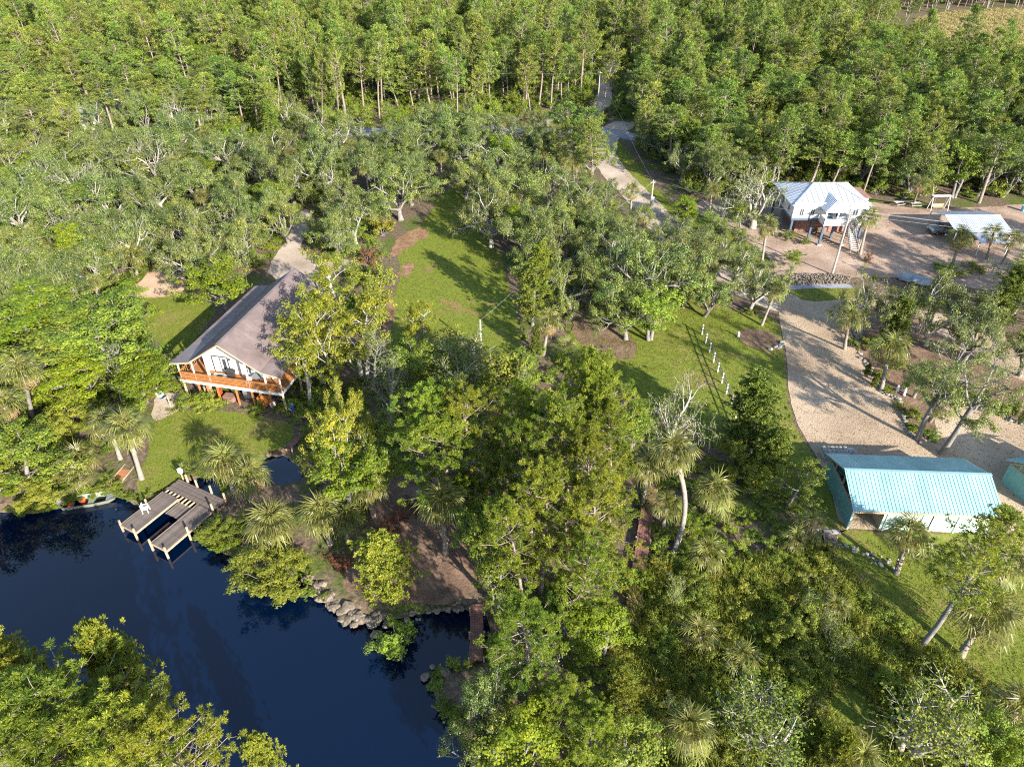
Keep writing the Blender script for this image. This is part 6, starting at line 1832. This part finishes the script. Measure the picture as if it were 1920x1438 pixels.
palm(1770, 760, 3.6, 'yellowing cabbage palm behind the tall leaning oaks', 1.15, 28, 6, base=(1742, 790))
palm(1735, 700, 4.0, None, 1.0, 26, 6, base=(1712, 745))
for (a, b) in ((1627, 695), (1700, 720), (1845, 745), (1905, 770), (1918, 782), (1640, 715)):
    T('red_cedar', a, b, 22, 2.0, 'slim dark clipped cypress shrub in the planting beds', 1)
for (a, b, c, d, k) in ((1712, 775, 40, 1.2, 'shrub'), (1722, 800, 44, 1.1, 'shrub'), (1748, 812, 40, 1.0, 'shrub'), (1665, 730, 30, 0.8, 'shrub'), (1650, 700, 34, 0.9, 'yellow_shrub'), (1690, 760, 30, 0.9, 'yellow_shrub'),
                        (1815, 740, 50, 1.6, 'shrub'), (1875, 760, 60, 2.2, 'shrub'), (1600, 640, 40, 1.2, 'shrub'), (1640, 640, 60, 2.0, 'shrub'), (1680, 680, 50, 1.8, 'shrub'), (1760, 700, 60, 2.0, 'shrub')):
    T(k, a, b, c, d)
# fence lawn and the oaks behind it
T('live_oak', 1215, 505, 220, 12, 'large grey green live oak at the head of the fence lawn', 0)
T('live_oak', 1140, 470, 150, 11, None, 1); T('live_oak', 1270, 470, 140, 10.5, None, 2); T('live_oak', 1180, 575, 130, 8, None, 3); T('green_tree', 1225, 585, 100, 7)
T('bald_cypress', 1000, 525, 110, 12, 'upright bright green cypress at the edge of the middle lawn', 1)
T('live_oak', 1075, 520, 120, 10); T('shrub', 1060, 575, 50, 2.6, 'round green bush at the corner of the fence lawn')
palm(1028, 605, 4.6, 'cabbage palm with a shaggy brown dead skirt behind the short lawn pole', 1.2, 18, 26)
T('red_cedar', 1005, 640, 40, 5); T('palmetto', 1060, 640, 50, 1.5); T('palmetto', 1095, 670, 60, 1.6); palm(1120, 680, 3, None, 1.0, 22, 3)
T('live_oak', 1420, 520, 130, 8.5, 'grey green live oak over the small bed on the fence lawn', 1); T('live_oak', 1370, 440, 110, 6.5); T('live_oak', 1330, 480, 110, 7); T('live_oak', 1330, 545, 100, 6.5, None, 3)
palm(1455, 545, 5.0, 'cabbage palm with mossy trunk beside the gravel drive entrance', 1.0, 26, 6, base=(1428, 610))
palm(1438, 425, 5.5, None, 1.15, 30, 14, base=(1428, 495)); palm(1335, 360, 5, 'cabbage palm in front of the bare utility pole', 1.05, 28, 8); palm(1185, 360, 4.5, None, 1.0, 26, 8); palm(1210, 405, 5, None, 1.1, 28, 8); palm(1150, 395, 4, None, 1.0, 26, 8)
T('bare_oak', 1425, 362, 150, 10, 'tall pale bare oak left of the white stilt house', 1)
palm(1628, 412, 5.0, 'cabbage palm at the stair of the white stilt house', 1.15, 30, 8, base=(1612, 478)); palm(1800, 448, 4.5, 'cabbage palm in front of the white carport', 1.25, 32, 10); palm(1862, 440, 4.5, None, 1.0, 28, 4, base=(1850, 486)); palm(1900, 452, 4.5, None, 0.95, 26, 4, base=(1878, 495))
T('lime_tree', 1490, 482, 40, 2.4, 'small young bright tree on the open yard'); T('rust_shrub', 1628, 480, 26, 1.8, 'small dark red shrub on the yard below the stair palm'); T('shrub', 1780, 500, 60, 1.8); T('shrub', 1830, 498, 50, 1.4)
T('shrub', 1560, 425, 24, 0.7); T('shrub', 1535, 430, 24, 0.7)
palm(1725, 345, 6.5, 'cabbage palm with a brown skirt at the wood edge behind the picnic table', 1.0, 20, 18, base=(1712, 384))
# close the canopy between the lawn, the road and the pines
T('green_tree', 770, 690, 95, 6.5); T('yellow_shrub', 850, 655, 80, 5); T('near_pine', 945, 790, 130, 14, None, 1); T('green_tree', 720, 880, 90, 7)
T('near_pine', 1160, 830, 110, 14.5, None, 1); T('green_tree', 1190, 800, 80, 6)
for (a, b, c, d) in ((1040, 330, 110, 9.5), (1085, 355, 100, 9), (1010, 375, 110, 9.5), (1050, 410, 110, 9), (1110, 420, 100, 8.5), (1130, 365, 80, 8), (1155, 440, 100, 8.5), (1190, 430, 100, 8), (1265, 425, 90, 6.5), (1300, 440, 80, 6),
                     (980, 260, 100, 9), (1030, 265, 90, 9), (740, 260, 110, 10), (790, 255, 100, 10), (880, 262, 100, 10), (1385, 480, 100, 7), (1290, 520, 100, 7.5), (1100, 500, 100, 9)):
    T('live_oak', a, b, c, d)
for (a, b, c, d, k) in ((1290, 395, 60, 5, 'green_tree'), (1340, 420, 60, 4.5, 'green_tree'), (1395, 400, 60, 5, 'green_tree'), (1480, 440, 30, 1.6, 'shrub'), (1510, 452, 26, 1.2, 'shrub')):
    T(k, a, b, c, d)
# trees round the middle lawn
T('live_oak', 745, 345, 165, 10.5, 'grey green live oak at the head of the middle lawn', 0); T('live_oak', 700, 300, 130, 10, None, 2)
T('yellow_shrub', 715, 420, 55, 4, 'yellow green bush beside the rust coloured litter'); T('rust_shrub', 690, 480, 50, 3); T('yellow_shrub', 705, 520, 70, 4); T('yellow_shrub', 690, 560, 60, 4.5); T('bare_shrub', 660, 460, 60, 3)
T('live_oak', 625, 430, 120, 8.5); T('live_oak', 660, 400, 110, 9); T('red_cedar', 510, 240, 60, 10, 'slim yellow green cedar among the oaks behind the brown house', 0)
T('live_oak', 960, 350, 150, 10); T('live_oak', 920, 400, 140, 9.5); T('live_oak', 1000, 430, 140, 10); T('live_oak', 1060, 455, 120, 10); T('live_oak', 940, 290, 140, 10); T('live_oak', 870, 320, 100, 9)
T('live_oak', 1085, 400, 100, 8); T('live_oak', 620, 240, 140, 11, None, 1); T('live_oak', 830, 235, 140, 10, None, 2)
T('pine_tree', 1085, 235, 75, 13, 'pine at the bend where tarmac meets the sandy road', 0); T('pine_tree', 1115, 255, 80, 13, None, 1); T('pine_tree', 1060, 225, 70, 13, None, 2); T('pine_tree', 1040, 250, 60, 12)
palm(1075, 310, 4.5, None, 1.1, 26, 10); palm(1100, 335, 3.8, None, 1.1, 26, 6); palm(1020, 285, 5, None, 1.0, 22, 14)
# oaks behind and left of the brown house
for (a, b, c, d) in ((60, 330, 150, 10), (150, 300, 150, 10.5), (240, 280, 140, 10), (330, 250, 150, 11), (420, 270, 130, 10), (200, 360, 150, 10), (290, 340, 140, 9.5), (370, 330, 130, 9.5), (110, 400, 160, 10),
                     (210, 430, 150, 9.5), (300, 420, 140, 9), (395, 405, 140, 9), (470, 370, 130, 9), (350, 475, 120, 8.5), (450, 440, 130, 8.5), (50, 450, 150, 9), (160, 490, 140, 8.5), (540, 320, 130, 10), (530, 400, 100, 8.5),
                     (20, 380, 130, 10), (-20, 300, 140, 10), (480, 300, 110, 10), (590, 300, 110, 10), (40, 270, 120, 10)):
    T('live_oak', a, b, c, d)
for (a, b, c, d) in ((80, 320, 120, 10.5), (160, 340, 110, 10), (280, 290, 90, 9.5), (430, 400, 90, 8), (330, 205, 90, 11), (240, 445, 90, 8.5), (20, 480, 130, 9)):
    T('bare_oak', a, b, c, d)
palm(400, 275, 5, None, 1.2, 22, 18); palm(385, 250, 5, None, 1.1, 26, 8); palm(350, 300, 4, None, 1.1, 26, 8); palm(250, 480, 3.5, None, 1.2, 26, 10); palm(80, 470, 3.0, None, 1.1, 26, 8)
T('yellow_shrub', 265, 470, 50, 3.5); T('lime_tree', 365, 300, 50, 4)

# ---------------------------------------------------------------- woods filled in by region
def scatter(poly, spacing, n_try, rng, avoid=True, pad=0.0, occ_r=0.0):
    xs = [p[0] for p in poly]; ys = [p[1] for p in poly]
    X = rng.uniform(min(xs), max(xs), n_try); Y = rng.uniform(min(ys), max(ys), n_try)
    ok = inpoly(X, Y, poly)
    if avoid:
        for c in CLEAR:
            cx = [p[0] for p in c]; cy_ = [p[1] for p in c]
            bb = (X > min(cx) - 2) & (X < max(cx) + 2) & (Y > min(cy_) - 2) & (Y < max(cy_) + 2) & ok
            idx = np.where(bb)[0]
            if len(idx):
                bad = inpoly(X[idx], Y[idx], c)
                if pad: bad |= polydist(X[idx], Y[idx], c) < pad
                ok[idx[bad]] = False
        for (cx, cy_, r) in CLEARC: ok &= np.hypot(X - cx, Y - cy_) > r
        for r in BUILT:
            ok &= ~inpoly(X, Y, r)
    if occ_r:
        for (ox, oy, orr) in OCC: ok &= np.hypot(X - ox, Y - oy) > max(occ_r, orr * 0.7)
    X, Y = X[ok], Y[ok]
    cell = {}; out = []
    for x, y in zip(X, Y):
        i, j = int(x // spacing), int(y // spacing); good = True
        for a in (i - 1, i, i + 1):
            for b in (j - 1, j, j + 1):
                for q in cell.get((a, b), ()):
                    if (q[0] - x) ** 2 + (q[1] - y) ** 2 < spacing ** 2: good = False
        if good: cell.setdefault((i, j), []).append((x, y)); out.append((x, y))
    return out

def hides_marsh(x, y, h):
    d = depth(x, y, h); px = 960 + FPX * x / d
    py = 719 + FPX * (-y * math.sin(PITCH) - (h - CAM_H) * math.cos(PITCH)) / d
    return px > 1690 and py < 60 and y < 300

def rect_poly(o, ang, x0, x1, y0, y1):
    c, s = math.cos(ang), math.sin(ang)
    return [(o[0] + c * x - s * y, o[1] + s * x + c * y) for x, y in ((x0, y0), (x1, y0), (x1, y1), (x0, y1))]
BUILT = [rect_poly(HO, HA, -1.5, 13.5, -1.5, 18.5), rect_poly((30.1, 43.9), SA, -1, 13.5, -1.5, 8), rect_poly((WX, WY), 0, -1.5, 14.5, -4, 12), rect_poly((68.4, 102), 0, -2, 11, -4, 10),
         rect_poly(DO, DA, -1, 7, -6, 3), rect_poly((45.7, 44.7), 0.1, -1, 9, -1, 6)]
rg = np.random.default_rng(77)

# right-hand wood behind the white house, along the road
wood_right = PX([(1178, 262), (1240, 330), (1300, 372), (1420, 372), (1540, 362), (1660, 378), (1760, 386), (1910, 378), (2080, 372), (2100, 200), (1900, 150), (1500, 160), (1200, 190)])
pts = scatter(wood_right, 3.6, 5200, rg, pad=1.5, occ_r=2.0)
pts = [q for q in pts if not hides_marsh(q[0], q[1], 14)]
pts.sort(key=lambda p: p[1])
STUFF = {'pine_tree': [], 'live_oak': [], 'red_cedar': []}
for i, (x, y) in enumerate(pts):
    u = rg.uniform()
    if y > 190: STUFF['pine_tree'].append((x, y)); continue
    if u < 0.50: plant('pine_tree', x, y, rg.uniform(9, 15.5), rg.uniform(5.5, 8), phrase='in the right wood by ' + far_land(x, y))
    elif u < 0.78: plant('live_oak', x, y, rg.uniform(8, 11), rg.uniform(8, 11), phrase='in the right wood by ' + far_land(x, y))
    elif u < 0.90: plant('red_cedar', x, y, rg.uniform(8, 12), rg.uniform(5, 6.5), phrase='in the right wood by ' + far_land(x, y))
    else: plant('green_tree', x, y, rg.uniform(8, 11), rg.uniform(6, 8), phrase='in the right wood by ' + far_land(x, y))

# trees closing the yard on its open side
for x, y in scatter([(71, 70), (110, 70), (112, 99), (80, 97), (72, 84)], 4.6, 500, rg, pad=0.3, occ_r=2.0):
    u = rg.uniform(); ph = 'in the trees between the drive bed and the yard'
    if u < 0.5: plant('live_oak', x, y, rg.uniform(7, 10), rg.uniform(7, 9), phrase=ph)
    elif u < 0.8: plant('pine_tree', x, y, rg.uniform(10, 14), rg.uniform(5, 7), phrase=ph)
    else: plant('cabbage_palm', x, y, rg.uniform(5, 8), 3.6, phrase=ph)
# middle oaks between the lawn and the tarmac road
mid = PX([(560, 300), (640, 440), (720, 410), (790, 400), (850, 340), (905, 420), (960, 470), (1060, 480), (1100, 440), (1000, 400), (1060, 370), (1110, 350), (1120, 300), (1100, 262), (900, 256), (700, 262), (560, 268)])
for x, y in scatter(mid, 6.2, 1500, rg, pad=1.5, occ_r=3.2):
    u = rg.uniform(); ph = 'in the middle grove by ' + far_land(x, y)
    if u < 0.68: plant('live_oak', x, y, rg.uniform(6, 10.5), rg.uniform(7, 11), phrase=ph)
    elif u < 0.82: plant('green_tree', x, y, rg.uniform(5, 8.5), rg.uniform(5, 8), phrase=ph)
    else: plant('cabbage_palm', x, y, rg.uniform(4.5, 7.5), 3.6, phrase=ph)
# left hammock
left = PX([(-160, 300), (560, 300), (600, 380), (520, 430), (470, 500), (390, 520), (340, 470), (240, 500), (230, 580), (290, 680), (200, 760), (-140, 760)])
for x, y in scatter(left, 5.0, 2500, rg, pad=1.2, occ_r=2.6):
    if y < 80: plant('green_tree', x, y, rg.uniform(5, 8), rg.uniform(6, 8), phrase='in the tangle by ' + far_land(x, y))
    else:
        u = rg.uniform(); ph = 'in the oak wood by ' + far_land(x, y)
        if y > 112 and rg.uniform() < 0.38 and COUNT['pine_tree'] < 200: plant('pine_tree', x, y, rg.uniform(8, 13.5), rg.uniform(6, 9), phrase=ph)
        elif u < 0.58: plant('live_oak', x, y, rg.uniform(5.5, 10.5), rg.uniform(7, 11), phrase=ph)
        elif u < 0.72: plant('green_tree', x, y, rg.uniform(4.5, 8), rg.uniform(5, 8), phrase=ph)
        elif u < 0.80: plant('lime_tree', x, y, rg.uniform(3.5, 7), rg.uniform(4, 6), phrase=ph)
        elif u < 0.86: plant('red_cedar', x, y, rg.uniform(6, 9), rg.uniform(3.5, 5), phrase=ph)
        else: plant('cabbage_palm', x, y, rg.uniform(4.5, 8), 3.6, phrase=ph)
lowleft = PX([(-160, 770), (250, 740), (250, 800), (130, 930), (-160, 945)])
for x, y in scatter(lowleft, 3.4, 400, rg, pad=0.8, occ_r=2.0):
    k = 'shrub' if rg.uniform() < 0.6 else 'palmetto'
    plant(k, x, y, rg.uniform(1.2, 3), rg.uniform(2.5, 4), phrase='on the wooded bank left of the moored boat')
# far pines
far = PX([(-420, 300), (-100, 262), (560, 262), (700, 248), (1000, 236), (1130, 232), (1180, 190), (1500, 155), (1900, 145), (2350, 170), (2400, -50), (960, -70), (-480, -50)])
pts = scatter(far, 3.1, 14000, rg, pad=3.0, occ_r=2.0)
pts = [q for q in pts if not hides_marsh(q[0], q[1], 19)]
pts.sort(key=lambda p: p[1])
PINES_LEFT = 286 - COUNT['pine_tree']
for i, (x, y) in enumerate(pts):
    # only the nearest pines stand as single trees, the rest is the mass of the wood
    px = 960 + FPX * x / depth(x, y, 10)
    if y < 165 and x < -25 and rg.uniform() < 0.30:
        plant('live_oak', x, y, rg.uniform(8, 11), rg.uniform(8, 11), phrase='in the pine wood by ' + far_land(x, y))
    elif PINES_LEFT > 0 and -60 < px < 1980:
        PINES_LEFT -= 1
        wst = x < -60
        plant('pine_tree', x, y, rg.uniform(8.5, 15) if wst else rg.uniform(11, 20.5), rg.uniform(6.5, 10) if wst else rg.uniform(5.0, 8.0),
              phrase='in the pine wood by ' + far_land(x, y))
    else: STUFF['pine_tree'].append((x, y))
print('counts', COUNT, 'stuff pines', len(STUFF['pine_tree']))

# ---------------------------------------------------------------- masses: instanced stuff
hidden = bpy.data.collections.new('plant_models')
def combined(kind):
    c = bpy.data.collections.new('models_' + kind)
    for i, pr in enumerate(PROTO[kind]):
        V_, F_, T_, MI, mats = [], [], [], [], []
        off = 0
        for j, (pn, me) in enumerate(pr['parts']):
            co = np.empty(len(me.vertices) * 3, np.float32); me.vertices.foreach_get('co', co)
            lv = np.empty(len(me.loops), np.int32); me.loops.foreach_get('vertex_index', lv)
            V_.append(co.reshape(-1, 3)); F_.append(lv.reshape(-1, 4) + off); off += len(me.vertices)
            t = np.full(len(me.vertices), 0.5, np.float32)
            if 'tint' in me.attributes: me.attributes['tint'].data.foreach_get('value', t)
            T_.append(t); MI += [j] * (len(lv) // 4); mats.append(me.materials[0])
        me = np_mesh(kind + '_model', np.concatenate(V_), np.concatenate(F_), mats, tint=np.concatenate(T_), mat_idx=MI)
        o = bpy.data.objects.new('%s_model_%d' % (kind, i), me); c.objects.link(o)
    return c

def mass(name, label, cat, kinds, pts, hs, ws, zs=None):
    """One object that stands for a mass of plants."""
    for kind, P_ in zip(kinds, pts):
        if not len(P_): continue
        n = len(P_)
        c = combined(kind)
        pr = PROTO[kind]
        me = bpy.data.meshes.new(name)
        co = np.zeros((n, 3), np.float32); co[:, :2] = np.array(P_)
        if zs is not None: co[:, 2] = zs
        me.vertices.add(n); me.vertices.foreach_set('co', co.ravel())
        H = np.mean([p['H'] for p in pr]); W = np.mean([p['W'] for p in pr])
        sc = np.empty((n, 3), np.float32)
        w = NR.uniform(ws[0], ws[1], n) / W
        sc[:, 0] = w; sc[:, 1] = w; sc[:, 2] = NR.uniform(hs[0], hs[1], n) / H
        a = me.attributes.new('scl', 'FLOAT_VECTOR', 'POINT'); a.data.foreach_set('vector', sc.ravel())
        ro = np.zeros((n, 3), np.float32); ro[:, 2] = NR.uniform(0, 6.28, n)
        a = me.attributes.new('rotv', 'FLOAT_VECTOR', 'POINT'); a.data.foreach_set('vector', ro.ravel())
        a = me.attributes.new('pick', 'INT', 'POINT'); a.data.foreach_set('value', NR.integers(0, len(pr), n).astype(np.int32))
        o = link(bpy.data.objects.new(name, me)); tag(o, label, cat, kind='stuff')
        ng = bpy.data.node_groups.new(name + '_' + kind, 'GeometryNodeTree')
        ng.interface.new_socket('Geometry', in_out='INPUT', socket_type='NodeSocketGeometry')
        ng.interface.new_socket('Geometry', in_out='OUTPUT', socket_type='NodeSocketGeometry')
        gi = ng.nodes.new('NodeGroupInput'); go = ng.nodes.new('NodeGroupOutput')
        ci = ng.nodes.new('GeometryNodeCollectionInfo'); ci.inputs['Collection'].default_value = c
        ci.inputs['Separate Children'].default_value = True; ci.inputs['Reset Children'].default_value = True
        iop = ng.nodes.new('GeometryNodeInstanceOnPoints'); iop.inputs['Pick Instance'].default_value = True
        def attr(nm, typ):
            q = ng.nodes.new('GeometryNodeInputNamedAttribute'); q.data_type = typ; q.inputs['Name'].default_value = nm
            return q.outputs['Attribute']
        ng.links.new(gi.outputs[0], iop.inputs['Points']); ng.links.new(ci.outputs[0], iop.inputs['Instance'])
        ng.links.new(attr('pick', 'INT'), iop.inputs['Instance Index'])
        er = ng.nodes.new('FunctionNodeEulerToRotation'); ng.links.new(attr('rotv', 'FLOAT_VECTOR'), er.inputs[0]); ng.links.new(er.outputs[0], iop.inputs['Rotation'])
        ng.links.new(attr('scl', 'FLOAT_VECTOR'), iop.inputs['Scale'])
        ng.links.new(iop.outputs[0], go.inputs[0])
        md = o.modifiers.new('scatter', 'NODES'); md.node_group = ng

sp = STUFF['pine_tree']
def thinned(p):
    return mnoise.noise((p[0] * 0.035, p[1] * 0.035, 3.3)) > -0.42 or rg.uniform() < 0.35
sp = [p for p in sp if thinned(p)]
a_ = [p for p in sp if rg.uniform() < 0.84]; sset = set(a_); b_ = [p for p in sp if p not in sset]
k1, k2 = int(len(a_) * 0.55), int(len(a_) * 0.85)
rg.shuffle(a_)
mass('pine_wood', 'far mass of the pine wood running back to the marsh', 'wood', ['pine_tree'], [a_[:k1]], (12, 16.5), (5.0, 7.6))
mass('pine_wood', 'taller pines standing through the far pine wood', 'wood', ['pine_tree'], [a_[k1:k2]], (16.5, 21.5), (5.2, 8.0))
mass('pine_wood', 'low young pines filling the far pine wood', 'wood', ['pine_tree'], [a_[k2:]], (6, 11), (4.0, 6.5))
mass('hardwoods', 'broadleaf trees mixed into the far pine wood', 'wood', ['green_tree'], [b_[:len(b_) * 2 // 3]], (7, 12), (6, 9))
mass('hardwoods', 'grey green oaks mixed into the far pine wood', 'wood', ['live_oak'], [b_[len(b_) * 2 // 3:]], (8, 12), (8, 11))
ed = PX([(-160, 330), (600, 300), (1100, 262), (1170, 225), (1500, 165), (1900, 150), (1900, 90), (-200, 90)])
und = PX([(-300, 320), (500, 300), (560, 262), (1100, 236), (1180, 262), (1300, 370), (2080, 375), (2200, 170), (1900, 60), (960, 40), (-300, 60)])
up = scatter(und, 2.6, 26000, rg, pad=0.8)
k = int(len(up) * 0.8)
mass('undergrowth', 'leafy undergrowth between the trunks of the wood', 'undergrowth', ['shrub'], [up[:k]], (1.5, 4.2), (3.0, 5.0))
mass('palmetto_undergrowth', 'fan leaved palmetto undergrowth beneath the wood', 'undergrowth', ['palmetto'], [up[k:]], (1.2, 2.4), (2.4, 3.6))
hm = PX([(-160, 300), (560, 300), (620, 380), (700, 400), (720, 480), (680, 600), (560, 520), (470, 500), (230, 580), (290, 680), (270, 780), (130, 930), (-160, 945)])
mass('undergrowth', 'leafy undergrowth beneath the oak wood beside the brown roofed house', 'undergrowth', ['shrub'], [scatter(hm, 2.1, 9000, rg, pad=0.5)], (0.8, 2.6), (2.2, 3.6))
cm = PX([(560, 800), (700, 700), (800, 740), (980, 660), (1080, 680), (1200, 760), (1330, 860), (1420, 890), (1500, 930), (1540, 1010), (1540, 1040), (1440, 1060), (1220, 1060), (1200, 900), (1150, 1100), (1160, 1500), (960, 1600), (930, 1250), (930, 1000), (760, 880), (600, 950)])
mass('undergrowth', 'low green undergrowth beneath the middle pines', 'undergrowth', ['shrub'], [scatter(cm, 1.5, 5000, rg, pad=0.4)], (0.5, 1.8), (1.4, 2.6))
mp = PX([(960, 480), (1060, 480), (1130, 450), (1300, 470), (1420, 540), (1450, 600), (1380, 590), (1200, 560), (1060, 600), (980, 640)])
mass('undergrowth', 'shady undergrowth beneath the oaks behind the fence lawn', 'undergrowth', ['shrub'], [scatter(mp, 2.2, 900, rg)], (0.5, 1.5), (1.6, 3.0))

# thicket at the lower right: single shrubs, reeds between them
thick = PX([(1200, 1060), (1440, 1050), (1545, 1035), (1600, 1085), (1690, 1180), (1770, 1240), (1860, 1300), (1960, 1350), (2000, 1500), (1100, 1560), (1150, 1250)])
tp_ = scatter(thick, 1.55, 3000, rg, pad=0.3, occ_r=0.5)
ns = 0
for x, y in tp_:
    u = rg.uniform(); ns += 1
    if COUNT.get('shrub', 0) > 285: break
    if u < 0.46: plant('shrub', x, y, rg.uniform(0.9, 2.2), rg.uniform(1.7, 3.0), phrase='in the tangled thicket by ' + near_land(x, y))
    elif u < 0.84: plant('yellow_shrub', x, y, rg.uniform(0.8, 1.9), rg.uniform(1.5, 2.6), phrase='in the tangled thicket by ' + near_land(x, y))
    elif u < 0.87: plant('bare_shrub', x, y, rg.uniform(1.2, 2.4), rg.uniform(1.6, 2.6), phrase='in the tangled thicket by ' + near_land(x, y))
    else: plant('palmetto', x, y, rg.uniform(0.9, 1.6), rg.uniform(1.6, 2.4), phrase='in the tangled thicket by ' + near_land(x, y))
mass('reeds', 'yellow green reeds growing through the thicket below the shed lawn', 'reeds', ['reed_clump'], [scatter(thick, 0.55, 7000, rg, pad=0.1)], (0.6, 1.6), (0.9, 1.7))
mass('ground_cover', 'low leafy ground cover of the thicket', 'ground cover', ['yellow_shrub'], [scatter(thick, 0.85, 4000, rg, pad=0.2)], (0.4, 1.1), (1.0, 1.8))
# grass on the lawns and round their edges
gp = []
for w in LAWNS:
    near = min(p[1] for p in w) < 100
    gp += scatter(w, 0.33 if near else 0.8, 14000 if near else 3000, rg, avoid=False)
gp = [p for p in gp if not any(inpoly(np.array([p[0]]), np.array([p[1]]), b)[0] for b in BUILT[:2])]
mass('grass', 'short green grass of the lawns', 'grass', ['grass_tuft'], [gp], (0.05, 0.14), (0.35, 0.65))
mass('fallen_leaves', 'scattered brown leaves on the drive, yard and lawns', 'leaves', ['litter_leaf'], [scatter(PX(drive_px), 1.0, 3000, rg, avoid=False) + scatter(PX(yard_px), 1.4, 2500, rg, avoid=False) + [q for w in LAWNS for q in scatter(w, 1.3, 900, rg, avoid=False)]], (0.1, 0.1), (0.9, 1.8), zs=0.035)
mass('marsh_grass', 'tawny grass of the far marsh', 'grass', ['marsh_tuft'], [scatter(MARSH, 1.5, 5000, rg, avoid=False)], (0.8, 1.6), (2, 3.2))
bank = []
for (x0, y0), (x1, y1) in zip(canal[:-1], canal[1:]):
    L = math.hypot(x1 - x0, y1 - y0)
    if y0 > 26 and L < 20:
        for k in range(int(L / 0.45)):
            t = rg.uniform(); bank.append((x0 + (x1 - x0) * t + rg.normal() * 0.3, y0 + (y1 - y0) * t + rg.normal() * 0.3))
bank = [p for p in bank if not (-15 < p[0] < -1 and 33 < p[1] < 38) and not inpoly(np.array([p[0]]), np.array([p[1]]), BUILT[4])[0]]
mass('bank_plants', 'low plants fringing the canal bank', 'bank plants', ['shrub'], [bank], (0.3, 0.9), (0.7, 1.4), zs=-0.3)
